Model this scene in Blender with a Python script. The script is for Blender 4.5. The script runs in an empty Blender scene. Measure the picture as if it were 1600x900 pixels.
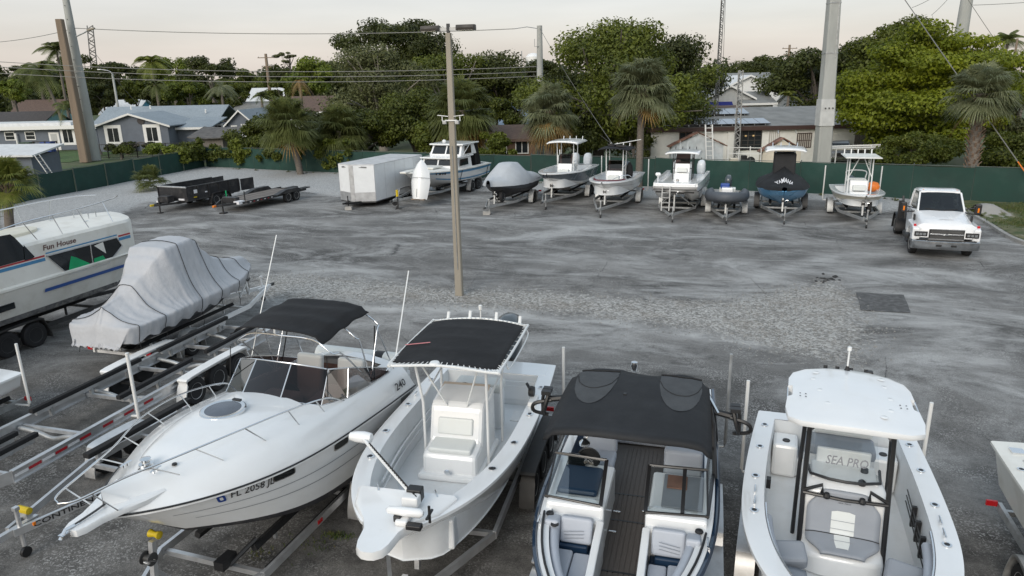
import bpy, math, random
import numpy as np
from mathutils import Vector, Matrix, noise as mnoise
PI = math.pi
rad = math.radians
SC = bpy.context.scene
COL = SC.collection

# ------------------------------------------------------------------ camera
CAM_H, FPX, PITCH, ROLL = 7.2, 1110.0, rad(16.2), rad(1.2)
_d = Vector((0, math.cos(PITCH), -math.sin(PITCH)))
_u = Vector((0, math.sin(PITCH), math.cos(PITCH)))
_r = Vector((1, 0, 0))
CR = _r * math.cos(ROLL) - _u * math.sin(ROLL)
CU = _r * math.sin(ROLL) + _u * math.cos(ROLL)
CD = _d
cam = bpy.data.objects.new('camera', bpy.data.cameras.new('camera'))
COL.objects.link(cam)
mw = Matrix.Identity(4)
for i in range(3):
    mw[i][0], mw[i][1], mw[i][2] = CR[i], CU[i], -CD[i]
mw[2][3] = CAM_H
cam.matrix_world = mw
cam.data.sensor_width = 36.0
cam.data.lens = 36.0 * FPX / 1600.0
cam.data.clip_start = 0.1
cam.data.clip_end = 3000.0
SC.camera = cam

# ------------------------------------------------------------------ sky, sun, exposure
SUN_EL, SUN_AZ = rad(30), rad(207)      # azimuth clockwise from +Y (behind the camera, a little left)
world = bpy.data.worlds.new('World'); SC.world = world; world.use_nodes = True
nt = world.node_tree; nt.nodes.clear()
def _n(t, x=0, y=0): n = nt.nodes.new(t); n.location = (x, y); return n
out = _n('ShaderNodeOutputWorld'); add = _n('ShaderNodeAddShader')
sky = _n('ShaderNodeTexSky'); sky.sky_type = 'NISHITA'; sky.sun_disc = False
sky.sun_elevation = SUN_EL; sky.sun_rotation = SUN_AZ; sky.air_density = 1.0; sky.dust_density = 3.0
bg1 = _n('ShaderNodeBackground'); bg1.inputs[1].default_value = 0.05
nt.links.new(sky.outputs[0], bg1.inputs[0])
# thin cloud layer: cream and faintly pink low down, grey-blue overhead
tc = _n('ShaderNodeTexCoord'); sep = _n('ShaderNodeSeparateXYZ')
nt.links.new(tc.outputs['Generated'], sep.inputs[0])
rmp = _n('ShaderNodeValToRGB'); rmp.color_ramp.interpolation = 'EASE'
el = rmp.color_ramp.elements
el[0].position = 0.0; el[0].color = (0.64, 0.56, 0.505, 1)
el[1].position = 1.0; el[1].color = (0.50, 0.60, 0.68, 1)
e = el.new(0.035); e.color = (0.66, 0.59, 0.545, 1)
e = el.new(0.10); e.color = (0.64, 0.60, 0.565, 1)
e = el.new(0.35); e.color = (0.53, 0.60, 0.645, 1)
nt.links.new(sep.outputs[2], rmp.inputs[0])
mp = _n('ShaderNodeMapping'); mp.inputs['Scale'].default_value = (1.6, 1.6, 11)
nz = _n('ShaderNodeTexNoise'); nz.inputs['Scale'].default_value = 1.7; nz.inputs['Detail'].default_value = 5
nt.links.new(tc.outputs['Generated'], mp.inputs[0]); nt.links.new(mp.outputs[0], nz.inputs[0])
mr = _n('ShaderNodeMapRange'); mr.inputs[1].default_value = 0.3; mr.inputs[2].default_value = 0.7
mr.inputs[3].default_value = 0.87; mr.inputs[4].default_value = 1.07
nt.links.new(nz.outputs[0], mr.inputs[0])
mul = _n('ShaderNodeMixRGB'); mul.blend_type = 'MULTIPLY'; mul.inputs[0].default_value = 1
nt.links.new(rmp.outputs[0], mul.inputs[1]); nt.links.new(mr.outputs[0], mul.inputs[2])
bg2 = _n('ShaderNodeBackground'); bg2.inputs[1].default_value = 0.84
nt.links.new(mul.outputs[0], bg2.inputs[0])
nt.links.new(bg1.outputs[0], add.inputs[0]); nt.links.new(bg2.outputs[0], add.inputs[1])
nt.links.new(add.outputs[0], out.inputs[0])
sl = bpy.data.lights.new('sun', 'SUN'); sl.energy = 1.4; sl.angle = rad(32); sl.color = (1.0, 0.95, 0.88)
sun = bpy.data.objects.new('sun', sl); COL.objects.link(sun)
sd = Vector((math.sin(SUN_AZ) * math.cos(SUN_EL), math.cos(SUN_AZ) * math.cos(SUN_EL), math.sin(SUN_EL)))
sun.rotation_euler = sd.to_track_quat('Z', 'Y').to_euler(); sun.location = sd * 60
SC.view_settings.view_transform = 'Standard'; SC.view_settings.look = 'None'
SC.view_settings.exposure = 0.22; SC.view_settings.gamma = 1.0; SC.view_settings.use_curve_mapping = False
SC.render.engine = 'CYCLES'
SC.cycles.max_bounces = 6; SC.cycles.diffuse_bounces = 3; SC.cycles.glossy_bounces = 3
SC.cycles.transparent_max_bounces = 10; SC.cycles.transmission_bounces = 4
SC.cycles.use_denoising = True
SC.cycles.sample_clamp_indirect = 6

# ------------------------------------------------------------------ placing: image ray to a real point
def ray(px, py): return CD * FPX + CR * (px - 800) - CU * (py - 450)
def G(px, py, z=0.0):
    v = ray(px, py); t = (z - CAM_H) / v.z
    return Vector((0, 0, CAM_H)) + v * t
def at(px, py, Y):
    v = ray(px, py); return Vector((0, 0, CAM_H)) + v * (Y / v.y)
def aft(psi): return Vector((math.sin(rad(psi)), math.cos(rad(psi)), 0))   # away from the camera along the rows

# ------------------------------------------------------------------ mesh helpers
def V(*a): return Vector(a)
class MB:
    def __init__(s): s.v = []; s.f = []
    def add(s, v, f):
        n = len(s.v); s.v += [tuple(p) for p in v]; s.f += [tuple(i + n for i in q) for q in f]; return s
    def box(s, c, d, rot=None, taper=1.0):
        x, y, z = d[0] / 2, d[1] / 2, d[2] / 2; k = taper
        vs = [V(-x, -y, -z), V(x, -y, -z), V(x, y, -z), V(-x, y, -z), V(-x*k, -y*k, z), V(x*k, -y*k, z), V(x*k, y*k, z), V(-x*k, y*k, z)]
        if rot is not None: vs = [rot @ p for p in vs]
        c = Vector(c)
        return s.add([p + c for p in vs], [(3, 2, 1, 0), (4, 5, 6, 7), (0, 1, 5, 4), (1, 2, 6, 5), (2, 3, 7, 6), (3, 0, 4, 7)])
    def b2(s, x0, x1, y0, y1, z0, z1):
        return s.box(((x0+x1)/2, (y0+y1)/2, (z0+z1)/2), (abs(x1-x0), abs(y1-y0), abs(z1-z0)))
    def bar(s, p, q, w, h=None, up=(0, 0, 1)):
        p, q = Vector(p), Vector(q); h = h or w
        d = (q - p); L = d.length; d.normalize(); u = Vector(up)
        if abs(d.dot(u)) > .98: u = Vector((1, 0, 0))
        y = u.cross(d).normalized(); z = d.cross(y)
        R = Matrix((d, y, z)).transposed()
        return s.box((p + q) / 2, (L, w, h), R)
    def tube(s, pts, r, n=6, close=False, cap=True):
        pts = [Vector(p) for p in pts]; m = len(pts)
        rs = r if isinstance(r, (list, tuple)) else [r] * m
        rings = []; prev = None
        for i in range(m):
            if close: d = pts[(i+1) % m] - pts[i-1]
            else: d = pts[min(i+1, m-1)] - pts[max(i-1, 0)]
            d.normalize()
            if prev is None:
                a = Vector((0, 0, 1)) if abs(d.z) < .9 else Vector((1, 0, 0))
                y = a.cross(d).normalized()
            else:
                y = (prev - d * prev.dot(d)).normalized()
            prev = y; z = d.cross(y)
            rings.append([pts[i] + (y * math.cos(2*PI*k/n) + z * math.sin(2*PI*k/n)) * rs[i] for k in range(n)])
        return s.loft(rings, True, cap and not close, cap and not close, close)
    def loft(s, rings, closed=True, cap0=True, cap1=True, loop=False):
        n = len(rings[0]); m = len(rings); vs = [p for r in rings for p in r]; fs = []
        for i in range(m if loop else m - 1):
            j = (i + 1) % m
            for k in range(n if closed else n - 1):
                l = (k + 1) % n
                fs.append((i*n+k, i*n+l, j*n+l, j*n+k))
        if cap0 and closed: fs.append(tuple(reversed(range(n))))
        if cap1 and closed: fs.append(tuple((m-1)*n + k for k in range(n)))
        return s.add(vs, fs)
    def prism(s, poly, a, b, ax='y'):
        def m3(p, t):
            if ax == 'y': return (p[0], t, p[1])
            if ax == 'x': return (t, p[0], p[1])
            return (p[0], p[1], t)
        return s.loft([[m3(p, a) for p in poly], [m3(p, b) for p in poly]])
    def lathe(s, prof, c=(0, 0, 0), ax='z', n=20):
        rings = []
        for (r, h) in prof:
            ring = []
            for k in range(n):
                a = 2*PI*k/n; x, y = r*math.cos(a), r*math.sin(a)
                ring.append((c[0]+x, c[1]+y, c[2]+h) if ax == 'z' else (c[0]+x, c[1]+h, c[2]+y) if ax == 'y' else (c[0]+h, c[1]+x, c[2]+y))
            rings.append(ring)
        return s.loft(rings)
    def grid(s, fn, nu, nv):
        vs = [fn(i/nu, j/nv) for i in range(nu+1) for j in range(nv+1)]; w = nv + 1
        return s.add(vs, [(i*w+j, (i+1)*w+j, (i+1)*w+j+1, i*w+j+1) for i in range(nu) for j in range(nv)])
    def mesh(s, name, m, smooth=None):
        me = bpy.data.meshes.new(name); me.from_pydata(s.v, [], s.f)
        if m is not None: me.materials.append(m)
        if smooth is not None:
            me.polygons.foreach_set('use_smooth', [True] * len(me.polygons))
            me.set_sharp_from_angle(angle=rad(smooth))
        me.update(); return me
    def build(s, name, m, par=None, smooth=None, bev=0, thick=0, sub=0):
        o = bpy.data.objects.new(name, s.mesh(name, m, smooth)); COL.objects.link(o)
        if par is not None: o.parent = par
        if thick:
            k = o.modifiers.new('s', 'SOLIDIFY'); k.thickness = thick; k.offset = -1
        if sub:
            k = o.modifiers.new('u', 'SUBSURF'); k.levels = k.render_levels = sub
        if bev:
            k = o.modifiers.new('b', 'BEVEL'); k.width = bev; k.segments = 2; k.limit_method = 'ANGLE'; k.angle_limit = rad(40)
        return o
def inst(name, me, par, loc=(0, 0, 0), rot=(0, 0, 0), sc=(1, 1, 1)):
    o = bpy.data.objects.new(name, me); COL.objects.link(o); o.parent = par
    o.location = loc; o.rotation_euler = rot; o.scale = sc; return o
def tag(o, label, cat, group=None, kind=None):
    if label: o['label'] = label
    if cat: o['category'] = cat
    if group: o['group'] = group
    if kind: o['kind'] = kind
    return o
def thing(name, label, cat, loc=(0, 0, 0), rz=0.0, group=None):
    o = bpy.data.objects.new(name, None); COL.objects.link(o); o.empty_display_size = .3
    o.location = loc; o.rotation_euler = (0, 0, rz); return tag(o, label, cat, group)
def lerp(a, b, t): return a + (b - a) * t
def sstep(a, b, x):
    t = min(1, max(0, (x - a) / (b - a))); return t*t*(3-2*t)
def curve_pts(pts, n=8):
    """Catmull-Rom through pts"""
    P = [Vector(p) for p in pts]; P = [P[0]*2 - P[1]] + P + [P[-1]*2 - P[-2]]; o = []
    for i in range(1, len(P) - 2):
        for k in range(n):
            t = k / n; a, b, c, d = P[i-1:i+3]
            o.append(.5*((2*b) + (c-a)*t + (2*a-5*b+4*c-d)*t*t + (3*b-a-3*c+d)*t*t*t))
    o.append(P[-2]); return o
_txt = {}
def text_mesh(body, shear=0.0, bold=0.0, space=1.0, res=2):
    """flat lettering as a mesh of unit cap height, left aligned"""
    cu = bpy.data.curves.new('t', 'FONT'); cu.body = body; cu.size = 1.0; cu.shear = shear; cu.offset = bold
    cu.space_character = space; cu.resolution_u = res; cu.fill_mode = 'FRONT'
    ob = bpy.data.objects.new('t', cu); COL.objects.link(ob)
    dg = bpy.context.evaluated_depsgraph_get(); dg.update()
    me = bpy.data.meshes.new_from_object(ob.evaluated_get(dg))
    vs = [tuple(v.co) for v in me.vertices]; fs = [tuple(p.vertices) for p in me.polygons]
    bpy.data.objects.remove(ob); bpy.data.curves.remove(cu); bpy.data.meshes.remove(me)
    w = max(v[0] for v in vs); 
    return vs, fs, w
def lettering(body, fn, m, par, height, shear=0.0, bold=0.0, name='lettering', space=1.0, width=None):
    """fn(u, v) -> point on the surface, u along the line in metres, v up in metres"""
    vs, fs, w = text_mesh(body, shear, bold, space)
    k = height / .7; kx = k if width is None else width / w
    mb = MB(); mb.add([fn(v[0]*kx, v[1]*k) for v in vs], fs)
    return mb.build(name, m, par)

# ------------------------------------------------------------------ materials
MATS = {}
def mat(name, col, rough=.5, metal=0.0, var=0.0, vscale=3.0, bump=0.0, bscale=60.0, coat=0.0, spec=.5, dirt=None, stretch=None, orand=0.0):
    m = bpy.data.materials.new(name); m.use_nodes = True; t = m.node_tree; b = t.nodes['Principled BSDF']
    b.inputs['Roughness'].default_value = rough; b.inputs['Metallic'].default_value = metal
    b.inputs['Coat Weight'].default_value = coat; b.inputs['Specular IOR Level'].default_value = spec
    b.inputs['Base Color'].default_value = (*col, 1)
    L = t.links.new; N = t.nodes.new
    co = None
    if var or bump or dirt:
        tcn = N('ShaderNodeTexCoord'); co = tcn.outputs['Object']
        if stretch:
            mpn = N('ShaderNodeMapping'); mpn.inputs['Scale'].default_value = stretch; L(co, mpn.inputs[0]); co = mpn.outputs[0]
    cur = None
    if var:
        n = N('ShaderNodeTexNoise'); n.inputs['Scale'].default_value = vscale; n.inputs['Detail'].default_value = 6; L(co, n.inputs[0])
        r = N('ShaderNodeMapRange'); r.inputs[1].default_value = .3; r.inputs[2].default_value = .7
        r.inputs[3].default_value = 1 - var; r.inputs[4].default_value = 1 + var; L(n.outputs[0], r.inputs[0])
        x = N('ShaderNodeMixRGB'); x.blend_type = 'MULTIPLY'; x.inputs[0].default_value = 1; x.inputs[1].default_value = (*col, 1)
        L(r.outputs[0], x.inputs[2]); cur = x.outputs[0]
        r2 = N('ShaderNodeMapRange'); r2.inputs[3].default_value = max(.03, rough - .12); r2.inputs[4].default_value = min(1, rough + .12)
        L(n.outputs[0], r2.inputs[0]); L(r2.outputs[0], b.inputs['Roughness'])
    if dirt:
        dc, amt, ds = dirt
        n = N('ShaderNodeTexNoise'); n.inputs['Scale'].default_value = ds; n.inputs['Detail'].default_value = 8; n.inputs['Roughness'].default_value = .65; L(co, n.inputs[0])
        r = N('ShaderNodeMapRange'); r.inputs[1].default_value = .48; r.inputs[2].default_value = .75; r.inputs[4].default_value = amt; L(n.outputs[0], r.inputs[0])
        x = N('ShaderNodeMixRGB'); L(r.outputs[0], x.inputs[0]); x.inputs[2].default_value = (*dc, 1)
        if cur: L(cur, x.inputs[1])
        else: x.inputs[1].default_value = (*col, 1)
        cur = x.outputs[0]
    if orand:
        oi = N('ShaderNodeObjectInfo'); r = N('ShaderNodeMapRange'); r.inputs[3].default_value = 1-orand; r.inputs[4].default_value = 1+orand; L(oi.outputs['Random'], r.inputs[0])
        x = N('ShaderNodeMixRGB'); x.blend_type = 'MULTIPLY'; x.inputs[0].default_value = 1; L(r.outputs[0], x.inputs[2])
        if cur: L(cur, x.inputs[1])
        else: x.inputs[1].default_value = (*col, 1)
        cur = x.outputs[0]
    if cur: L(cur, b.inputs['Base Color'])
    if bump:
        n = N('ShaderNodeTexNoise'); n.inputs['Scale'].default_value = bscale; n.inputs['Detail'].default_value = 4; L(co, n.inputs[0])
        k = N('ShaderNodeBump'); k.inputs['Strength'].default_value = bump; k.inputs['Distance'].default_value = .02; L(n.outputs[0], k.inputs['Height'])
        L(k.outputs[0], b.inputs['Normal'])
    MATS[name] = m; return m
def glass(name, tint, refl=.25, rough=.02):
    m = bpy.data.materials.new(name); m.use_nodes = True; t = m.node_tree; t.nodes.clear(); N = t.nodes.new; L = t.links.new
    o = N('ShaderNodeOutputMaterial'); mx = N('ShaderNodeMixShader'); tr = N('ShaderNodeBsdfTransparent'); gl = N('ShaderNodeBsdfGlossy')
    tr.inputs[0].default_value = (*tint, 1); gl.inputs['Roughness'].default_value = rough; gl.inputs[0].default_value = (.9, .93, .95, 1)
    fr = N('ShaderNodeFresnel'); fr.inputs[0].default_value = 1.5
    r = N('ShaderNodeMapRange'); r.inputs[3].default_value = refl*.25; r.inputs[4].default_value = min(1, refl*3.2); L(fr.outputs[0], r.inputs[0])
    L(r.outputs[0], mx.inputs[0]); L(tr.outputs[0], mx.inputs[1]); L(gl.outputs[0], mx.inputs[2]); L(mx.outputs[0], o.inputs[0])
    MATS[name] = m; return m
def leafmat(name, c1, c2, c3, scale=.9, trans=.25, rough=.55):
    """leaf colours: patches of c1/c2 across the crown, single leaves towards c3"""
    m = bpy.data.materials.new(name); m.use_nodes = True; t = m.node_tree; t.nodes.clear(); N = t.nodes.new; L = t.links.new
    o = N('ShaderNodeOutputMaterial'); tcn = N('ShaderNodeTexCoord')
    n = N('ShaderNodeTexNoise'); n.inputs['Scale'].default_value = scale; n.inputs['Detail'].default_value = 3; L(tcn.outputs['Object'], n.inputs[0])
    r = N('ShaderNodeValToRGB'); r.color_ramp.elements[0].position = .35; r.color_ramp.elements[1].position = .66
    r.color_ramp.elements[0].color = (*c1, 1); r.color_ramp.elements[1].color = (*c2, 1); L(n.outputs[0], r.inputs[0])
    n2 = N('ShaderNodeTexNoise'); n2.inputs['Scale'].default_value = 14; n2.inputs['Detail'].default_value = 1; L(tcn.outputs['Object'], n2.inputs[0])
    r2 = N('ShaderNodeMapRange'); r2.inputs[1].default_value = .52; r2.inputs[2].default_value = .72; L(n2.outputs[0], r2.inputs[0])
    x = N('ShaderNodeMixRGB'); L(r2.outputs[0], x.inputs[0]); L(r.outputs[0], x.inputs[1]); x.inputs[2].default_value = (*c3, 1)
    oi = N('ShaderNodeObjectInfo'); r3 = N('ShaderNodeMapRange'); r3.inputs[3].default_value = .8; r3.inputs[4].default_value = 1.2; L(oi.outputs['Random'], r3.inputs[0])
    y = N('ShaderNodeMixRGB'); y.blend_type = 'MULTIPLY'; y.inputs[0].default_value = 1; L(x.outputs[0], y.inputs[1]); L(r3.outputs[0], y.inputs[2])
    p = N('ShaderNodeBsdfPrincipled'); p.inputs['Roughness'].default_value = rough; p.inputs['Specular IOR Level'].default_value = .35; L(y.outputs[0], p.inputs['Base Color'])
    ts = N('ShaderNodeBsdfTranslucent'); L(y.outputs[0], ts.inputs[0])
    mx = N('ShaderNodeMixShader'); mx.inputs[0].default_value = trans; L(p.outputs[0], mx.inputs[1]); L(ts.outputs[0], mx.inputs[2]); L(mx.outputs[0], o.inputs[0])
    MATS[name] = m; return m

GEL = mat('gelcoat', (.78, .79, .79), .22, var=.02, vscale=1.5, coat=.6, dirt=((.58, .56, .50), .16, 2.2))
GEL_IN = mat('gelcoat_liner', (.73, .75, .76), .45, var=.03, vscale=2, bump=.04, bscale=180, dirt=((.5, .49, .45), .28, 3))
GEL_OLD = mat('gelcoat_old', (.72, .71, .66), .42, var=.05, vscale=1.2, dirt=((.42, .38, .3), .45, 1.6))
CREAMHULL = mat('cream_hull', (.68, .64, .52), .35, var=.04, dirt=((.4, .36, .28), .35, 2))
GREYHULL = mat('grey_hull', (.13, .155, .18), .25, coat=.4, var=.05)
NAVY = mat('navy_hull', (.012, .03, .06), .15, coat=.6)
BLUE_HULL = mat('light_blue_hull', (.13, .36, .62), .3, coat=.3, var=.08)
BLUE_STRIPE = mat('blue_stripe', (.06, .23, .42), .4, var=.1)
STRIPE_BLUE2 = mat('deep_blue_stripe', (.03, .09, .3), .4)
STRIPE_RED = mat('red_stripe', (.4, .03, .04), .4)
BOTTOM = mat('bottom_paint', (.03, .03, .035), .6, var=.2, dirt=((.2, .18, .15), .3, 3))
BLACK = mat('black_plastic', (.015, .015, .016), .45)
BLACKMET = mat('black_powdercoat', (.012, .012, .013), .35, coat=.2)
BLACKDIRTY = mat('black_worn_steel', (.018, .018, .02), .5, var=.35, vscale=3, dirt=((.13, .12, .11), .5, 2.5))
CANVAS = mat('black_canvas', (.011, .011, .012), .72, spec=.3, var=.18, vscale=2.5, bump=.55, bscale=6, dirt=((.05, .05, .052), .35, 1.3))
CANVAS2 = mat('charcoal_canvas', (.014, .015, .017), .7, spec=.32, var=.15, vscale=2, bump=.5, bscale=5, dirt=((.05, .052, .055), .3, 1.2))
MESHC = mat('grey_mesh_cloth', (.05, .053, .056), .75, var=.2, vscale=6, bump=.6, bscale=9)
TARP = mat('grey_tarp', (.44, .45, .47), .5, spec=.4, var=.07, vscale=1.5, bump=.9, bscale=6, dirt=((.29, .29, .29), .35, 1.4))
TARP_W = mat('white_cover', (.44, .46, .48), .65, var=.06, bump=.4, bscale=3)
STRAP = mat('black_strap', (.012, .012, .012), .7)
RUBBER = mat('tyre_rubber', (.016, .016, .017), .8, var=.2, vscale=8)
ALU = mat('aluminium', (.62, .63, .64), .42, metal=.75, var=.1, vscale=4, dirt=((.3, .29, .27), .4, 3))
GALV = mat('galvanised_steel', (.42, .43, .43), .5, metal=.6, var=.2, vscale=5, dirt=((.22, .2, .17), .45, 3))
STEELDK = mat('dark_steel', (.07, .07, .07), .55, metal=.4, var=.25)
CHROME = mat('stainless', (.75, .76, .77), .18, metal=1.0)
RIM = mat('wheel_rim', (.55, .56, .57), .4, metal=.7, var=.1)
RIMW = mat('white_wheel_rim', (.62, .61, .58), .5, dirt=((.25, .2, .15), .4, 6))
CARPET = mat('bunk_carpet', (.014, .014, .015), .95, bump=.6, bscale=90)
WHITEP = mat('white_paint', (.76, .76, .75), .4, var=.03, dirt=((.5, .47, .4), .25, 2))
WHITEPIPE = mat('white_pipe', (.72, .73, .72), .35)
PVC = mat('pvc_pipe', (.7, .7, .68), .4)
CUSH_G = mat('grey_vinyl', (.27, .29, .32), .5, var=.05, bump=.15, bscale=120)
CUSH_L = mat('light_grey_vinyl', (.42, .45, .50), .5, var=.04, bump=.12, bscale=120)
CUSH_W = mat('white_vinyl', (.68, .70, .68), .45, var=.04, dirt=((.5, .5, .45), .25, 3))
CUSH_N = mat('navy_vinyl', (.012, .035, .075), .45)
CUSH_R = mat('burgundy_vinyl', (.11, .012, .02), .5)
BEIGE = mat('faded_beige', (.55, .46, .37), .6, var=.06)
TAN = mat('tan_interior', (.25, .13, .09), .7, var=.2, vscale=4)
TEAKF = mat('grey_deck_foam', (.085, .075, .068), .75, var=.15, vscale=12, stretch=(1, 6, 1))
GLASS = glass('clear_glass', (.86, .9, .9), .3)
GLASS_DK = glass('smoked_glass', (.10, .058, .05), .10)
GLASS_BK = mat('dark_window', (.012, .015, .017), .08, spec=.6)
HATCHG = mat('smoked_hatch', (.055, .065, .085), .15, var=.5, vscale=2, coat=.3)
YELLOW = mat('yellow_paint', (.55, .40, .01), .5, var=.1)
ORANGE = mat('orange_plastic', (.7, .18, .02), .5)
AMBER = mat('amber_lens', (.75, .2, .01), .25)
REDL = mat('red_lens', (.5, .015, .02), .25)
GREENT = mat('green_tarp', (.0, .33, .12), .6, var=.15, bump=.4, bscale=6)
BLUEP = mat('blue_plastic', (.01, .05, .25), .45)
OUTB_G = mat('outboard_grey', (.06, .075, .085), .3, coat=.4)
RIBTUBE = mat('rib_tube_grey', (.075, .085, .10), .6, var=.08)
INK = mat('black_lettering', (.012, .012, .014), .5)
INK_W = mat('white_lettering', (.7, .7, .72), .5)
INK_G = mat('grey_lettering', (.2, .21, .23), .5)
CONC = mat('concrete_pole', (.37, .38, .36), .85, var=.14, vscale=1.2, bump=.3, bscale=20, dirt=((.2, .2, .19), .5, .8), stretch=(1, 1, .25))
CONC_T = mat('tan_concrete_pole', (.30, .27, .22), .85, var=.14, vscale=1.5, bump=.3, bscale=20, dirt=((.16, .14, .11), .5, 1), stretch=(1, 1, .2))
WOODP = mat('weathered_wood_pole', (.22, .17, .125), .9, var=.25, vscale=2, bump=.5, bscale=14, dirt=((.1, .08, .06), .5, 2), stretch=(1, 1, .1))
PLANK = mat('grey_deck_plank', (.17, .15, .135), .85, var=.25, vscale=3, orand=.2, stretch=(.3, 2, 1))
CBLOCK = mat('concrete_block', (.36, .35, .33), .9, var=.15, bump=.3)
WIRE = mat('power_wire', (.05, .05, .05), .6)
HEADL = glass('headlamp_glass', (.75, .78, .8), .5)
TAPE_R = mat('red_tape', (.42, .02, .03), .35)
TAPE_W = mat('white_tape', (.75, .75, .75), .35)
# ================================================================== ground
def ground_mat():
    m = bpy.data.materials.new('lot_surface'); m.use_nodes = True; t = m.node_tree; N = t.nodes.new; L = t.links.new
    b = t.nodes['Principled BSDF']; b.inputs['Roughness'].default_value = .88; b.inputs['Specular IOR Level'].default_value = .25
    tcn = N('ShaderNodeTexCoord'); rot = N('ShaderNodeMapping'); rot.inputs['Rotation'].default_value = (0, 0, rad(18)); L(tcn.outputs['Object'], rot.inputs[0])
    def noise(scale, stretch=(1, 1, 1), det=8, rough=.6, dist=0):
        mpn = N('ShaderNodeMapping'); mpn.inputs['Scale'].default_value = stretch; L(rot.outputs[0], mpn.inputs[0])
        n = N('ShaderNodeTexNoise'); n.inputs['Scale'].default_value = scale; n.inputs['Detail'].default_value = det; n.inputs['Roughness'].default_value = rough; n.inputs['Distortion'].default_value = dist
        L(mpn.outputs[0], n.inputs[0]); return n.outputs[0]
    def rng(s, a, b_, c=0., d=1.):
        r = N('ShaderNodeMapRange'); r.inputs[1].default_value = a; r.inputs[2].default_value = b_; r.inputs[3].default_value = c; r.inputs[4].default_value = d; L(s, r.inputs[0]); return r.outputs[0]
    def mix(f, a, c, bt='MIX'):
        x = N('ShaderNodeMixRGB'); x.blend_type = bt
        for i, s in ((0, f), (1, a), (2, c)):
            if isinstance(s, (int, float)): x.inputs[i].default_value = s
            elif isinstance(s, tuple): x.inputs[i].default_value = (*s, 1)
            else: L(s, x.inputs[i])
        return x.outputs[0]
    def attr(n):
        a = N('ShaderNodeAttribute'); a.attribute_name = n; return a.outputs['Fac']
    base = mix(rng(noise(.35, (.6, 1, 1), 8, .62, .6), .36, .64), (.078, .076, .073), (.185, .181, .174))
    base = mix(rng(noise(.26, (.55, 1.1, 1), 9, .72, 1.6), .47, .64, 0, .85), base, (.37, .37, .362))           # pale limestone dust dragged along the rows
    base = mix(rng(noise(1.0, (.28, 1.2, 1), 8, .75, 1.0), .54, .74, 0, .6), base, (.38, .38, .372))          # tyre-dragged streaks
    base = mix(rng(noise(1.7, (1, 1, 1), 6, .7), .56, .78, 0, .75), base, (.04, .04, .04))                   # oil and damp patches
    base = mix(rng(noise(.5, (.6, 1.2, 1), 5, .6, 1.), .60, .72, 0, .55), base, (.048, .049, .05))
    # cracks
    vo = N('ShaderNodeTexVoronoi'); vo.feature = 'DISTANCE_TO_EDGE'; vo.inputs['Scale'].default_value = .22
    wn = N('ShaderNodeTexNoise'); wn.inputs['Scale'].default_value = 1.3; wn.inputs['Detail'].default_value = 6; L(rot.outputs[0], wn.inputs[0])
    wv = mix(.18, rot.outputs[0], wn.outputs[1], 'ADD'); L(wv, vo.inputs[0])
    crack = rng(vo.outputs['Distance'], .0, .006, .85, 0)
    cm = N('ShaderNodeMath'); cm.operation = 'MULTIPLY'; L(crack, cm.inputs[0]); L(rng(noise(.3, det=3), .5, .6), cm.inputs[1])
    base = mix(cm.outputs[0], base, (.035, .035, .035))
    # front-row asphalt: darker by itself, with some boat shade put into the colour
    base = mix(attr('front_dark'), base, mix(rng(noise(2.2, (.8, 1, 1), 6, .7), .35, .7), (.056, .054, .051), (.17, .163, .153)))
    # fine aggregate
    sp = noise(55, det=2, rough=.8); base = mix(1., base, rng(sp, .25, .75, .48, 1.65), 'MULTIPLY')
    v2 = N('ShaderNodeTexVoronoi'); v2.inputs['Scale'].default_value = 42; L(rot.outputs[0], v2.inputs[0])
    sc_ = N('ShaderNodeSeparateColor'); L(v2.outputs['Color'], sc_.inputs[0])
    loose = N('ShaderNodeMath'); loose.operation = 'MULTIPLY'; L(rng(sc_.outputs[0], .74, .84), loose.inputs[0]); L(rng(noise(.9, det=5), .42, .62), loose.inputs[1])
    base = mix(loose.outputs[0], base, (.30, .295, .285))
    # gravel
    v3 = N('ShaderNodeTexVoronoi'); v3.inputs['Scale'].default_value = 17; L(rot.outputs[0], v3.inputs[0])
    s3 = N('ShaderNodeSeparateColor'); L(v3.outputs['Color'], s3.inputs[0])
    gcol = mix(s3.outputs[0], (.15, .145, .135), (.47, .462, .44))
    gcol = mix(rng(noise(.8, det=5), .5, .72, 0, .5), gcol, (.16, .135, .105))
    pale = mix(s3.outputs[1], (.27, .27, .264), (.45, .452, .448))
    gcol = mix(attr('pale'), gcol, pale)
    gm = N('ShaderNodeMath'); gm.operation = 'ADD'; L(attr('gravel'), gm.inputs[0]); L(rng(noise(3.5, det=6, rough=.75), .25, .75, -.45, .45), gm.inputs[1])
    gf = rng(gm.outputs[0], .38, .66)
    col = mix(gf, base, gcol)
    dm = N('ShaderNodeMath'); dm.operation = 'MULTIPLY'; L(attr('dust'), dm.inputs[0]); L(rng(noise(1.4, (.5, 1, 1), 7, .7, .6), .32, .62), dm.inputs[1])
    col = mix(dm.outputs[0], col, (.46, .46, .45)); L(col, b.inputs['Base Color'])
    bp = N('ShaderNodeBump'); bp.inputs['Strength'].default_value = .6; bp.inputs['Distance'].default_value = .02
    hh = mix(gf, mix(.5, sp, noise(9, det=4)), rng(v3.outputs['Distance'], 0, .6, 1, 0)); L(hh, bp.inputs['Height']); L(bp.outputs[0], b.inputs['Normal'])
    return m
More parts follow.
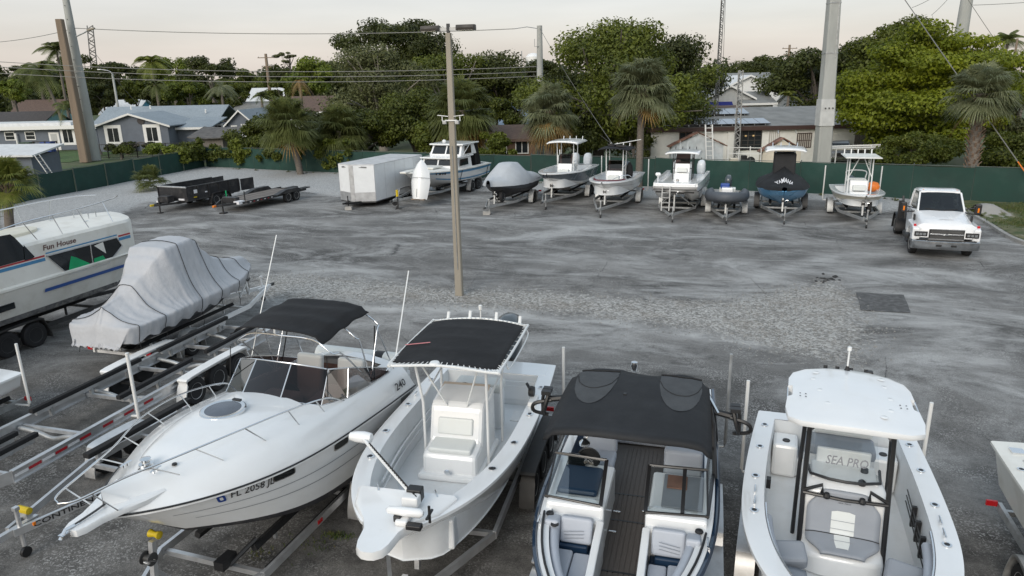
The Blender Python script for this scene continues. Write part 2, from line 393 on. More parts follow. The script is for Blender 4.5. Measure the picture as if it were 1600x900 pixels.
def poly_sdf(P, poly):
    """signed distance (inside positive) from points P (n,2) to a polygon"""
    poly = np.array(poly); n = len(poly); d = np.full(len(P), 1e9); ins = np.zeros(len(P), bool)
    for i in range(n):
        a, c = poly[i], poly[(i+1) % n]; e = c - a
        w = P - a; tt = np.clip((w @ e) / (e @ e), 0, 1); q = w - tt[:, None] * e; d = np.minimum(d, np.hypot(q[:, 0], q[:, 1]))
        cond = ((a[1] <= P[:, 1]) & (c[1] > P[:, 1])) | ((c[1] <= P[:, 1]) & (a[1] > P[:, 1]))
        xs = a[0] + (P[:, 1] - a[1]) / (e[1] if abs(e[1]) > 1e-9 else 1e-9) * e[0]
        ins ^= cond & (P[:, 0] < xs)
    return np.where(ins, d, -d)
def gpoly(px): return [(G(*p).x, G(*p).y) for p in px]
STRIP = gpoly([(385, 425), (560, 434), (700, 449), (850, 453), (1000, 466), (1130, 468), (1230, 448), (1300, 436), (1345, 462), (1365, 520), (1340, 575), (1200, 548), (1080, 516), (900, 494), (700, 480), (560, 470), (390, 472)])
FGRAV = gpoly([(0, 395), (0, 318), (60, 305), (320, 258), (525, 268), (1000, 288), (1430, 302), (1430, 322), (1380, 334), (1290, 314), (1100, 303), (1000, 308), (800, 300), (640, 296), (525, 308), (470, 300), (380, 300), (330, 320), (230, 316), (190, 334), (100, 352)])
FENCE_A = Vector((-28.5, 67.5, 0)); FENCE_C = Vector((28.4, 39.5, 0)); fdir = (FENCE_C - FENCE_A).normalized()
FENCE_D = FENCE_A + fdir * 92
FENCE_L0 = Vector((-38.2, 22.0, 0)); FENCE_L1 = Vector((-33.0, 46.0, 0))
# limestone dust washed out of the gravel
DUST = [([(400, 470), (560, 482), (720, 484), (900, 502), (1080, 524), (1180, 540)], .42, .85), ([(230, 420), (420, 418), (560, 424), (680, 440)], .55, .6), ([(1330, 430), (1440, 425), (1560, 440)], .8, .6), ([(1180, 440), (1290, 400), (1400, 396)], .6, .6), ([(1440, 470), (1530, 540), (1590, 620)], .9, .45), ([(760, 345), (900, 355), (1060, 352)], .8, .45), ([(300, 352), (420, 345), (520, 350)], .8, .5), ([(880, 400), (1000, 418), (1120, 414)], .7, .45), ([(1280, 620), (1400, 700), (1500, 760)], .7, .35)]
LOTM = ground_mat()
def make_lot():
    x0, x1, y0, y1, st = -46., 46., -14., 74., .25
    nx, ny = int((x1-x0)/st)+1, int((y1-y0)/st)+1
    X, Y = np.meshgrid(np.linspace(x0, x1, nx), np.linspace(y0, y1, ny), indexing='ij'); P = np.stack([X.ravel(), Y.ravel()], 1)
    g1, g2 = poly_sdf(P, STRIP), poly_sdf(P, FGRAV)
    grav = np.maximum(np.clip(.42 + g1 / 2.6, 0, .92), np.clip(.5 + g2 / 1.4, 0, 1))
    pale = np.clip(.5 + g2 / 1.0, 0, 1)
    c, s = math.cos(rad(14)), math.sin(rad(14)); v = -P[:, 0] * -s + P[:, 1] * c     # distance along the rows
    front_dark = np.clip((17.5 - v) / 6., 0, 1) * .9
    dust = np.zeros(len(P))
    for ln, wd, am in DUST:
        q = np.array([(G(*p).x, G(*p).y) for p in ln]); dd = np.full(len(P), 1e9)
        for i in range(len(q)-1):
            e = q[i+1]-q[i]; w = P-q[i]; tt = np.clip((w@e)/(e@e), 0, 1); r_ = w-tt[:, None]*e; dd = np.minimum(dd, np.hypot(r_[:, 0], r_[:, 1]))
        dust = np.maximum(dust, am*np.exp(-(dd/wd)**2))
    rng_ = np.random.default_rng(3)
    z = .03 * np.clip(g1 / 1.2, 0, 1) + .10 * np.clip(g2 / 1.5, 0, 1) + rng_.normal(0, .006, len(P)) * np.clip(grav * 2 - .6, 0, 1) + .012 * np.sin(P[:, 0] * .7 + 1.3 * np.sin(P[:, 1] * .5))
    co = np.column_stack([P, z + .004])
    idx = np.arange(nx * ny).reshape(nx, ny)
    q = np.stack([idx[:-1, :-1], idx[1:, :-1], idx[1:, 1:], idx[:-1, 1:]], -1).reshape(-1, 4)
    # keep only what lies inside the fences
    cen = co[q].mean(1)[:, :2]
    lim = poly_sdf(cen, [(FENCE_L0.x, -14), (FENCE_L0.x, 22), (FENCE_L1.x, FENCE_L1.y), (FENCE_A.x, FENCE_A.y), (FENCE_D.x, FENCE_D.y), (60, -14)])
    q = q[lim > -.3]
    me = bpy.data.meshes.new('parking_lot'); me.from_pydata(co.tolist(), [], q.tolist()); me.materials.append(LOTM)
    for nm, a in (('gravel', grav), ('pale', pale), ('front_dark', front_dark), ('dust', dust)):
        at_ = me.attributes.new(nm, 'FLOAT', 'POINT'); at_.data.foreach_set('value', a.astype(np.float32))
    me.polygons.foreach_set('use_smooth', [True] * len(me.polygons))
    o = bpy.data.objects.new('parking_lot', me); COL.objects.link(o); tag(o, None, None, kind='structure'); return o
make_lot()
GRASS = mat('yard_grass', (.06, .085, .03), .95, var=.35, vscale=.35, bump=.7, bscale=8, dirt=((.17, .14, .1), .75, .25))
GRASS2 = mat('lawn_grass', (.05, .10, .022), .95, var=.3, vscale=.8, bump=.8, bscale=14, dirt=((.12, .11, .06), .6, .7))
DIRT = mat('sandy_soil', (.33, .32, .30), .95, var=.25, vscale=.8, bump=.8, bscale=12, dirt=((.12, .1, .08), .5, 1.5))
mb = MB(); mb.add([(-1500, -300, -.06), (1500, -300, -.06), (1500, 2500, -.06), (-1500, 2500, -.06)], [(0, 1, 2, 3)])
tag(mb.build('ground', GRASS), None, None, kind='structure')

# loose stones over the gravel strip
def stones(name, poly, n, smin, smax, m, seed, zb):
    rg = np.random.default_rng(seed); po = np.array(poly); lo, hi = po.min(0), po.max(0)
    P = rg.uniform(lo, hi, (n*5, 2)); d = poly_sdf(P, poly) - .3 + rg.normal(0, .7, len(P)); P = P[d > 0][:n]; n = len(P)
    tet = np.array([[1, 0, -.3], [-.5, .87, -.3], [-.5, -.87, -.3], [.25, .35, .75], [-.35, -.3, .7]])
    fc = np.array([[0, 1, 3], [1, 4, 3], [1, 2, 4], [2, 0, 4], [0, 3, 4]])
    sz = rg.uniform(smin, smax, (n, 1, 1)) * rg.uniform(.6, 1.3, (n, 1, 3)); a = rg.uniform(0, 6.28, n)
    v = tet[None] * sz; c, s = np.cos(a)[:, None], np.sin(a)[:, None]
    x = v[..., 0]*c - v[..., 1]*s; y = v[..., 0]*s + v[..., 1]*c
    co = np.stack([x + P[:, 0:1], y + P[:, 1:2], v[..., 2]*.8 + zb], -1).reshape(-1, 3)
    f = (fc[None] + 5*np.arange(n)[:, None, None]).reshape(-1, 3)
    me = bpy.data.meshes.new(name); me.from_pydata(co.tolist(), [], f.tolist()); me.materials.append(m)
    o = bpy.data.objects.new(name, me); COL.objects.link(o); return o
STONE = mat('loose_stone', (.25, .247, .235), .9, var=.45, vscale=9)
tag(stones('loose_gravel', STRIP, 8000, .010, .030, STONE, 5, .03), 'loose grey gravel spread in a strip past the light pole', 'gravel', kind='stuff')

# asphalt patch
c4 = [G(1338, 458), G(1412, 462), G(1422, 490), G(1345, 486)]
def patch(u, v):
    p = c4[0].lerp(c4[1], u).lerp(c4[3].lerp(c4[2], u), v); e = .07*mnoise.noise((p.x*2, p.y*2, 0)); return (p.x+e, p.y+e*.6, .03 + .006*math.sin(9*u))
PATCHM = mat('fresh_asphalt', (.085, .085, .085), .9, var=.3, vscale=6, bump=.8, bscale=60, dirt=((.25, .25, .25), .35, 3))
tag(MB().grid(patch, 14, 8).build('asphalt_patch', PATCHM), None, None, kind='structure')
# broken asphalt lumps beside the patch
rg = random.Random(4)
LUMP = mat('broken_asphalt', (.03, .03, .03), .9, var=.3)
mb = MB()
for i in range(30):
    p = G(1292 + rg.gauss(0, 9), 436 + rg.gauss(0, 3.5)) if i < 32 else G(1342 + rg.gauss(0, 3), 462 + rg.gauss(0, 6))
    s = rg.uniform(.02, .07)
    mb.box((p.x, p.y, .03), (s*2.2, s*1.6, s*.7), Matrix.Rotation(rg.uniform(0, 6), 3, 'Z') @ Matrix.Rotation(rg.uniform(-.4, .4), 3, 'X'), .6)
tag(mb.build('asphalt_rubble', LUMP), 'crumbled black asphalt rubble beside the square patch', 'rubble', kind='stuff')

# kerb, verge and spoil heap on the right
KERBM = mat('kerb_concrete', (.30, .295, .28), .9, var=.2, bump=.4, bscale=25)
kp = curve_pts([(26.5, 42.5, 0), (24.6, 38.0, 0), (23.3, 34.0, 0), (22.3, 30.8, 0), (22.35, 29.2, 0), (23.6, 28.2, 0), (27.5, 27.2, 0), (40, 25.2, 0)], 6)
ring = []
for i, p in enumerate(kp):
    d = (kp[min(i+1, len(kp)-1)] - kp[max(i-1, 0)]).normalized(); n = Vector((-d.y, d.x, 0))
    ring.append([p + n*.09 + V(0, 0, -.05), p - n*.09 + V(0, 0, -.05), p - n*.08 + V(0, 0, .13), p + n*.07 + V(0, 0, .15)])
tag(MB().loft(ring).build('kerb', KERBM, smooth=40), None, None, kind='structure')
def verge_mesh():
    x0, x1, y0, y1, st = 21.5, 46, 24, 44, .2
    nx, ny = int((x1-x0)/st), int((y1-y0)/st)
    K = np.array([(p.x, p.y) for p in kp] + [(46, 25), (46, 42), (27, 42.6)])
    X, Y = np.meshgrid(np.linspace(x0, x1, nx), np.linspace(y0, y1, ny), indexing='ij'); P = np.stack([X.ravel(), Y.ravel()], 1)
    sd = poly_sdf(P, K)
    m1 = np.exp(-(((P[:, 0]-26.3)/1.9)**2 + ((P[:, 1]-31.2)/1.3)**2)) * .75 + np.exp(-(((P[:, 0]-24.6)/.9)**2 + ((P[:, 1]-36.3)/1.0)**2)) * .55
    nz_ = np.array([mnoise.noise((p[0]*1.1, p[1]*1.1, 2)) * .10 + mnoise.noise((p[0]*3.5, p[1]*3.5, 5)) * .05 for p in P])
    z = .10 + nz_ * (.35 + 1.2*np.clip(m1, 0, 1)) + m1
    co = np.column_stack([P, z]); idx = np.arange(nx*ny).reshape(nx, ny)
    q = np.stack([idx[:-1, :-1], idx[1:, :-1], idx[1:, 1:], idx[:-1, 1:]], -1).reshape(-1, 4); q = q[sd[q].min(1) > .0]
    me = bpy.data.meshes.new('verge'); me.from_pydata(co.tolist(), [], q.tolist())
    a = me.attributes.new('soil', 'FLOAT', 'POINT'); a.data.foreach_set('value', np.clip(m1*2.6, 0, 1).astype(np.float32))
    m = bpy.data.materials.new('verge_turf'); m.use_nodes = True; t = m.node_tree; N = t.nodes.new; L = t.links.new; b = t.nodes['Principled BSDF']; b.inputs['Roughness'].default_value = .95
    tcn = N('ShaderNodeTexCoord'); n = N('ShaderNodeTexNoise'); n.inputs['Scale'].default_value = 1.6; n.inputs['Detail'].default_value = 8; L(tcn.outputs['Object'], n.inputs[0])
    r = N('ShaderNodeValToRGB'); r.color_ramp.elements[0].position = .38; r.color_ramp.elements[1].position = .66; r.color_ramp.elements[0].color = (.045, .07, .022, 1); r.color_ramp.elements[1].color = (.15, .14, .075, 1); L(n.outputs[0], r.inputs[0])
    at_ = N('ShaderNodeAttribute'); at_.attribute_name = 'soil'; ad = N('ShaderNodeMath'); ad.operation = 'ADD'; L(at_.outputs['Fac'], ad.inputs[0])
    n2 = N('ShaderNodeTexNoise'); n2.inputs['Scale'].default_value = 3.; n2.inputs['Detail'].default_value = 6; L(tcn.outputs['Object'], n2.inputs[0])
    k = N('ShaderNodeMapRange'); k.inputs[1].default_value = .3; k.inputs[2].default_value = .7; k.inputs[3].default_value = -.4; k.inputs[4].default_value = .4; L(n2.outputs[0], k.inputs[0]); L(k.outputs[0], ad.inputs[1])
    k2 = N('ShaderNodeMapRange'); k2.inputs[1].default_value = .35; k2.inputs[2].default_value = .6; L(ad.outputs[0], k2.inputs[0])
    x = N('ShaderNodeMixRGB'); L(k2.outputs[0], x.inputs[0]); L(r.outputs[0], x.inputs[1]); x.inputs[2].default_value = (.30, .29, .27, 1); L(x.outputs[0], b.inputs['Base Color'])
    bp = N('ShaderNodeBump'); bp.inputs['Strength'].default_value = .8; bp.inputs['Distance'].default_value = .04; n3 = N('ShaderNodeTexNoise'); n3.inputs['Scale'].default_value = 18; L(tcn.outputs['Object'], n3.inputs[0]); L(n3.outputs[0], bp.inputs['Height']); L(bp.outputs[0], b.inputs['Normal'])
    me.materials.append(m); me.polygons.foreach_set('use_smooth', [True]*len(me.polygons))
    o = bpy.data.objects.new('terrain', me); COL.objects.link(o); tag(o, None, None, kind='structure')
verge_mesh()

# grass blades (verge, fence foot, cracks by the front boats)
def grass(name, pts, n, h, m, seed, label=None):
    rg = np.random.default_rng(seed); c = np.array([pts[i] for i in rg.integers(0, len(pts), n)]); P = c[:, :3] + np.column_stack([rg.normal(0, 1, (n, 2)) * c[:, 3:4], np.zeros(n)])
    a = rg.uniform(0, 6.28, n); w = rg.uniform(.008, .02, n); hh = h * rg.uniform(.4, 1.2, n); lx, ly = rg.normal(0, .4, n)*hh, rg.normal(0, .4, n)*hh
    dx, dy = np.cos(a)*w, np.sin(a)*w; z0 = P[:, 2]
    co = np.stack([np.stack([P[:, 0]-dx, P[:, 1]-dy, z0-.02], 1), np.stack([P[:, 0]+dx, P[:, 1]+dy, z0-.02], 1), np.stack([P[:, 0]+lx, P[:, 1]+ly, z0+hh], 1)], 1).reshape(-1, 3)
    me = bpy.data.meshes.new(name); me.from_pydata(co.tolist(), [], np.arange(3*n).reshape(-1, 3).tolist()); me.materials.append(m)
    o = bpy.data.objects.new(name, me); COL.objects.link(o); return tag(o, label, 'grass', kind='stuff')
BLADE = leafmat('grass_blade', (.05, .09, .02), (.10, .12, .035), (.16, .14, .06), 1.5)
rg = random.Random(9)
pts = []
for i in range(400):
    x, y = rg.uniform(24, 40), rg.uniform(29, 39)
    if (x-26.3)**2/3.6 + (y-31.2)**2/1.7 < 1.3: continue
    pts.append((x, y, .12, .35))
grass('verge_grass', pts, 26000, .12, BLADE, 2, 'short patchy grass on the verge behind the kerb')
pts = [(*G(530 + rg.uniform(-18, 18), 838 + rg.uniform(-4, 4)), .05) for i in range(8)] + [(*G(405, 868), .10)] * 3 + [(*G(470+rg.uniform(-30, 30), 850 + rg.uniform(-9, 9)), .12) for i in range(5)]
grass('crack_weeds', pts, 380, .07, BLADE, 3, 'low weeds growing from the asphalt between the front trailers')

# ================================================================== fence
FPAN = mat('green_windscreen', (.007, .038, .029), .75, var=.14, vscale=1.2, bump=.4, bscale=2.5, orand=.12, dirt=((.03, .075, .06), .5, .7))
FPOST = mat('fence_post', (.10, .12, .11), .6, metal=.3)
def fence(label, A, B, h, n, ph):
    root = thing('screened_fence', label, 'fence', A, 0, 'green screened chain link fence')
    d = B - A; L = d.length; d.normalize(); nrm = Vector((-d.y, d.x, 0)); w = L / n
    for i in range(n):
        def fn(u, v, i=i):
            s = (i + .004 + u*.992) * w; sag = .03*math.sin(PI*u) if v > .99 else 0
            off = .035*math.sin(PI*u)*math.sin(PI*v)*math.sin(i*1.7+ph) + .012*math.sin(14*u+i)*math.sin(PI*v)
            return d*s + nrm*off + V(0, 0, .06 + (h-.1)*v - sag + .03*math.sin(i*2.1+ph)*v)
        MB().grid(fn, 10, 5).build('screen_panel', FPAN, root, smooth=60)
    pm = MB().lathe([(.03, 0), (.03, h+.06), (.036, h+.07), (.02, h+.1)], n=8).mesh('post', FPOST, 40)
    for i in range(n+1): inst('post', pm, root, d*(i*w) - nrm*.055*(1 if label.find('left') >= 0 else -1))
    MB().tube([V(0, 0, h-.005) + nrm*.0, d*L + V(0, 0, h-.005)], .022, 6).build('top_rail', FPOST, root)
    return root
fence('dark green screened fence along the back behind the boats', FENCE_A, FENCE_A + fdir*33.5, 1.95, 11, 0)
fence('dark green screened fence behind the skiffs and white truck', FENCE_A + fdir*33.56, FENCE_D, 2.05, 19, 1.1)
fence('dark green screened fence on the left beside the grey houses', FENCE_L1, FENCE_A + V(-.1, -.06, 0), 1.8, 7, 2.3)
fence('dark green screened fence running off past the left edge', FENCE_L0, FENCE_L1 + V(-.02, -.06, 0), 1.8, 8, .7)
# ================================================================== boats and trailers
class Hull:
    def __init__(s, L, B, zk, s0, s1, tr=.92, t0=.4, p=2.3, q=.9, tk=.5, kr=.72, ch=.84, cz=.3, cz1=.74, rake=.1, sp=1.8, fl=1.0):
        s.__dict__.update(locals())
    def b(s, t):
        if t < s.t0: return s.B/2*(s.tr + (1-s.tr)*math.sin(PI/2*t/s.t0))
        u = min(1, (t-s.t0)/(1-s.t0)); return s.B/2*max(0, 1-u**s.p)**s.q
    def sh(s, t): return s.s0 + (s.s1-s.s0)*max(0, t)**s.sp
    def kz(s, t): return s.zk + (s.s1-s.zk)*s.kr*max(0, (t-s.tk)/(1-s.tk))**2.4
    def cz_(s, t): return max(s.kz(t)+.01, s.zk + s.cz*(1-t) + (s.s1-s.zk)*s.cz1*t**2.2)
    def cb(s, t): return s.b(t)*s.ch*(1-.35*t**3)
    def X(s, t, l): return s.L*t - s.rake*s.L*(1-l)*sstep(.45, 1, t)
    def side(s, t, l, sg=1):
        """l: 0 chine, 1 gunwale"""
        y = lerp(s.cb(t), s.b(t), l**s.fl); z = lerp(s.cz_(t), s.sh(t), l)
        return V(s.X(t, .35+.65*l), sg*y, z)
    def keel(s, t): return V(s.X(t, 0), 0, s.kz(t))
    def ts(s, n): return [1-(1-i/n)**1.5 if i < n else .9995 for i in range(n+1)]
    def shell(s, par, m, mb_=None, n=30, split=0.0, name='hull'):
        def ring(t, l0, l1, k, bottom):
            r = [s.side(t, lerp(l1, l0, i/k)) for i in range(k+1)]
            if bottom:
                c, kk = s.side(t, 0), s.keel(t)
                half = r + [c.lerp(kk, .5), kk]
                return half + [V(p.x, -p.y, p.z) for p in reversed(half[:-1])]
            return r
        T = s.ts(n); o = MB()
        if mb_ is None or split <= 0:
            rings = [ring(t, 0, 1, 5, True) for t in T]; o.loft(rings, False)
            r0 = rings[0]; o.add(r0, [tuple(range(len(r0)))])
            h = o.build(name, m, par, smooth=50)
        else:
            for sg in (1, -1):
                o.loft([[V(p.x, sg*p.y, p.z) for p in ring(t, split, 1, 4, False)] for t in T], False)
            r0 = [s.side(0, l) for l in (1, split)]; o.add([r0[0], r0[1], V(r0[1].x, -r0[1].y, r0[1].z), V(r0[0].x, -r0[0].y, r0[0].z)], [(0, 1, 2, 3)])
            h = o.build(name, m, par, smooth=50)
            o = MB(); rings = []
            for t in T:
                r = [s.side(t, split*(1-i/2)) for i in range(3)]; kk = s.keel(t); half = r + [r[-1].lerp(kk, .5), kk]
                rings.append(half + [V(p.x, -p.y, p.z) for p in reversed(half[:-1])])
            o.loft(rings, False); o.add(rings[0], [tuple(range(len(rings[0])))]); o.build('hull_bottom', mb_, par, smooth=50)
        return h
    def rail(s, par, m, r=.022, l=1.0, off=.012, name='rub_rail', t1=1.0, t0=0.):
        for sg in (1, -1):
            pts = []
            for i in range(31):
                t = lerp(t0, t1, 1-(1-i/30)**1.4); p = s.side(min(t, .9995), l, sg); p.y += sg*off; pts.append(p)
            MB().tube(pts, r, 5).build(name, m, par, smooth=60)
    def band(s, par, m, l0, l1, t0=0., t1=1., name='stripe', off=.006, sides=(1, -1), n=24):
        for sg in sides:
            rings = []
            for i in range(n+1):
                t = min(lerp(t0, t1, i/n), .9995); a, c = s.side(t, l0, sg), s.side(t, l1, sg); a.y += sg*off; c.y += sg*off; rings.append([a, c])
            MB().loft(rings, False).build(name, m, par, smooth=60)
    def on_side(s, t0, l0, sg=1, off=.012, rev=True):
        """surface frame for lettering: u metres along the hull, v metres up"""
        def fn(u, v):
            t = t0 + (-u if rev else u)/s.L; h = s.sh(t)-s.cz_(t); p = s.side(t, l0 + v/h, sg); p.y += sg*off; return p
        return fn
def deck_open(h, par, mdeck, mliner, mfloor, w=.22, ta=.08, tf=.86, e=.2, zf=.9, cam=.03, lip=.05, wb=None, n=44, up=0.0, inn=0.0):
    """side decks and gunwales round an open cockpit, its liner walls and its floor"""
    def bi(t):
        b = max(0, h.b(t)-w-(0 if wb is None else wb*sstep(.5, 1, t)))
        if t > tf-e: b = min(b, max(h.b(tf-e)-w, .1)*math.sqrt(max(0, 1-((t-tf+e)/e)**2)))
        return b
    T = [(t, 0) for t in np.linspace(0, ta, 4)] + [(ta, None)] + [(t, None) for t in np.linspace(ta, tf, n)][1:-1] + [(t, 0) for t in np.linspace(tf, .9995, 12)]
    rings = []
    for t, f in T:
        b, z = h.b(t)+lip*(1 if t < .97 else .6), h.sh(t); i = 0 if f == 0 else bi(t); up_ = up*(1-.6*sstep(.6, 1, t)); ins = inn*min(1, b/.4)
        bt = max(b-ins, .002); i = min(i, bt*.98)
        dz = lambda y: z + up_ + cam*(1-(y/max(bt, .05))**2)
        half = [V(h.X(t, 1), b, z-.045), V(h.X(t, 1), b, z)] + ([V(h.X(t, 1), lerp(b, bt, .8), z+up_*.75)] if up else []) + [V(h.X(t, 1), max(bt-.025, i), dz(bt)+.008)] + [V(h.X(t, 1), lerp(bt-.03, i, k) if bt-.03 > i else i, dz(lerp(bt, i, k))+.01) for k in (.35, .7, 1)]
        rings.append(half)
    for sg in (1, -1):
        pass
    o = MB()
    for sg in (1, -1): o.loft([[V(p.x, sg*p.y, p.z) for p in r] for r in rings], False)
    r0 = rings[0]; o.add(r0 + [V(p.x, -p.y, p.z) for p in reversed(r0)], [tuple(range(2*len(r0)))])
    o.build('deck', mdeck, par, smooth=45)
    To = [t for t, f in T if f is None] + [tf]
    lin = MB()
    for sg in (1, -1):
        lin.loft([[V(h.X(t, 1), sg*bi(t), h.sh(t)+up*(1-.6*sstep(.6, 1, t))+cam*.5+.012), V(h.X(t, 1), sg*max(bi(t)-.01, 0), h.sh(t)-.10), V(h.X(t, 1), sg*bi(t)*.985, (h.sh(t)+zf)/2), V(h.X(t, 1)-.02, sg*bi(t)*.96, zf)] for t in To], False)
    b0 = bi(ta); z0 = h.sh(ta)+up+.01; x0 = h.X(ta, 1)
    lin.add([(x0, b0, z0), (x0, -b0, z0), (x0, -b0*.96, zf), (x0, b0*.96, zf)], [(0, 1, 2, 3)]); lin.build('liner', mliner, par, smooth=40)
    f = MB(); f.loft([[V(h.X(t, 1), bi(t)*.985, zf+.003), V(h.X(t, 1), 0, zf+.003), V(h.X(t, 1), -bi(t)*.985, zf+.003)] for t in To], False); f.build('cockpit_floor', mfloor, par)
    return bi
_wh = {}
def wheel(par, loc, r=.33, w=.22, rim=None, left=True, spoked=False):
    key = (round(r, 3), round(w, 3), rim.name if rim else '', spoked)
    if key not in _wh:
        ty = MB().lathe([(r*.58, -w*.42), (r*.75, -w*.5), (r*.93, -w*.47), (r, -w*.34), (r, w*.34), (r*.93, w*.47), (r*.75, w*.5), (r*.58, w*.42)], ax='y', n=28).mesh('wheel', RUBBER, 35)
        rm = MB().lathe([(.001, w*.30), (r*.16, w*.32), (r*.18, w*.26), (r*.48, w*.2), (r*.52, w*.38), (r*.6, w*.44), (r*.6, -w*.4), (.001, -w*.3)], ax='y', n=20)
        if spoked:
            for k in range(6):
                a = k*PI/3; rm.box((math.cos(a)*r*.34, w*.3, math.sin(a)*r*.34), (r*.34, w*.14, r*.12), Matrix.Rotation(-a, 3, 'Y'))
        for k in range(5):
            a = 2*PI*k/5; rm.box((math.cos(a)*r*.24, w*.27, math.sin(a)*r*.24), (.02, .02, .02))
        _wh[key] = (ty, rm.mesh('rim', rim or RIM, 35))
    ty, rm = _wh[key]
    o = inst('wheel', ty, par, loc, (0, 0, 0 if left else PI)); inst('rim', rm, o); return o
def fender(par, m, x0, x1, y, z, w, r, name='fender'):
    """curved mudguard over one or two wheels, running along x"""
    pts = [(x0-r-.05, z-.22), (x0-r-.02, z-.02), (x0-r*.75, z+r*.72), (x0-r*.35, z+r+.02), (x1+r*.35, z+r+.02), (x1+r*.75, z+r*.72), (x1+r+.02, z-.02), (x1+r+.05, z-.22)]
    c = curve_pts([(p[0], 0, p[1]) for p in pts], 4)
    MB().loft([[V(p.x, y-w/2, p.z-.05), V(p.x, y-w/2, p.z), V(p.x, y+w/2, p.z), V(p.x, y+w/2, p.z-.05)] for p in c], False).build(name, m, par, smooth=35, thick=.012)
def boat_trailer(label, loc, rz, front, rear, W=1.75, zr=.5, tongue=1.7, axles=2, mf=None, mfen=None, r=.33, keelz=None, bunk=True, guides=0, winch=True, group='boat trailers', rw=.06, rh=.13, rim=None, ax0=0., jackwheel=True, bunkz=.14, wincht=.75, guidem=None, gh=1.5, spare=False, extra_bunk=None):
    """origin on the ground between the axles; tongue towards +x"""
    mf = mf or GALV; mfen = mfen or mf; root = thing('boat_trailer', label, 'trailer', loc, rz, group)
    rm = MB().box((0, 0, 0), (front-rear, rw, rh)).mesh('rail', mf)
    for sg in (1, -1): inst('rail', rm, root, ((front+rear)/2, sg*W/2, zr))
    xt = front+tongue
    for sg in (1, -1): MB().bar((front-.02, sg*W/2, zr), (xt-.25, sg*.07, zr-.005), rw, rh*.96).build('tongue_rail', mf, root)
    MB().bar((xt-.7, 0, zr-.01), (xt, 0, zr-.01), .085, .1).build('coupler_tube', mf, root)
    MB().box((xt+.08, 0, zr), (.22, .09, .1)).build('coupler', STEELDK, root, bev=.02)
    n = max(3, int((front-rear)/1.3)); cm = MB().box((0, 0, 0), (.07, W-.04, .08)).mesh('crossmember', mf)
    for i in range(n): inst('crossmember', cm, root, (lerp(rear+.1, front-.1, i/(n-1)), 0, zr-.05))
    yw = W/2+.22
    for a in range(axles):
        xa = ax0 + (a-(axles-1)/2)*(2*r+.14)
        for sg in (1, -1): wheel(root, (xa, sg*yw, r), r, .21, rim or RIM, sg > 0, True)
        MB().bar((xa, -yw+.1, r), (xa, yw-.1, r), .06).build('axle', STEELDK, root)
    hx = (axles-1)/2*(2*r+.14)
    for sg in (1, -1): fender(root, mfen, ax0-hx, ax0+hx, sg*(yw+.005), r, .25, r+.07)
    for sg in (1, -1): MB().box((rear+.02, sg*(W/2+.12), zr+.05), (.04, .16, .09)).build('tail_light', REDL, root)
    if bunk:
        bl = front-rear-.5; bm = MB().box((0, 0, 0), (bl, .09, .1)).mesh('bunk', CARPET)
        for sg in (1, -1):
            inst('bunk', bm, root, (rear+.15+bl/2, sg*W*.28, zr+bunkz), (sg*.35, 0, 0))
            for k in (.12, .5, .88): MB().bar((rear+.15+bl*k, sg*W*.28, zr-.02), (rear+.15+bl*k, sg*W*.28, zr+bunkz-.03), .05).build('bunk_bracket', mf, root)
    if winch:
        xp = front+tongue*.42; MB().bar((xp+.12, 0, zr), (xp, 0, zr+wincht), .07, .07, (0, 1, 0)).bar((xp-.35, 0, zr+.03), (xp+.02, 0, zr+wincht*.55), .05).build('winch_post', mf, root)
        w_ = MB().lathe([(.09, -.07), (.09, -.06), (.045, -.055), (.045, .055), (.09, .06), (.09, .07)], (xp+.1, 0, zr+wincht*.8), 'y', 14).build('winch', STEELDK, root, smooth=30)
        MB().tube([(xp+.1, .09, zr+wincht*.8), (xp+.1, .13, zr+wincht*.8), (xp+.28, .13, zr+wincht*.9), (xp+.28, .22, zr+wincht*.9)], .012, 5).build('crank_handle', CHROME, w_)
        MB().lathe([(.02, -.09), (.055, -.08), (.035, 0), (.055, .08), (.02, .09)], (xp-.06, 0, zr+wincht+.06), 'y', 12).build('bow_roller', YELLOW if group == 'front row boat trailers' else BLACK, root, smooth=40)
    xj = xt-.35; j = MB().tube([(xj, .09, zr-.3), (xj, .09, zr+.35)], .035, 8).box((xj, .09, zr+.38), (.08, .08, .06)).build('jack', mf, root, smooth=40)
    if jackwheel: MB().lathe([(.02, -.03), (.085, -.03), (.09, 0), (.085, .03), (.02, .03)], (xj, .09, .09), 'y', 14).tube([(xj, .09, .09), (xj, .09, zr-.25)], .025, 6).build('jack_wheel', BLACK, j, smooth=30)
    else: MB().box((xj, .09, .03), (.16, .16, .04)).tube([(xj, .09, .04), (xj, .09, zr-.25)], .025, 6).build('jack_foot', STEELDK, j)
    for k in range(guides):
        sg = 1 if k == 0 else -1
        MB().tube([(rear+.25, sg*(W/2+.02), zr), (rear+.25, sg*(W/2+.42), zr+.02), (rear+.25, sg*(W/2+.44), zr+.1)], .022, 6).tube([(rear+.25, sg*(W/2+.44), zr+.08), (rear+.25, sg*(W/2+.44), zr+gh)], .03, 8).build('guide_post', guidem or PVC, root, smooth=40)
    if spare: wheel(root, (front+tongue*.3, .3, zr+.35), .3, .18, rim or RIM)
    return root
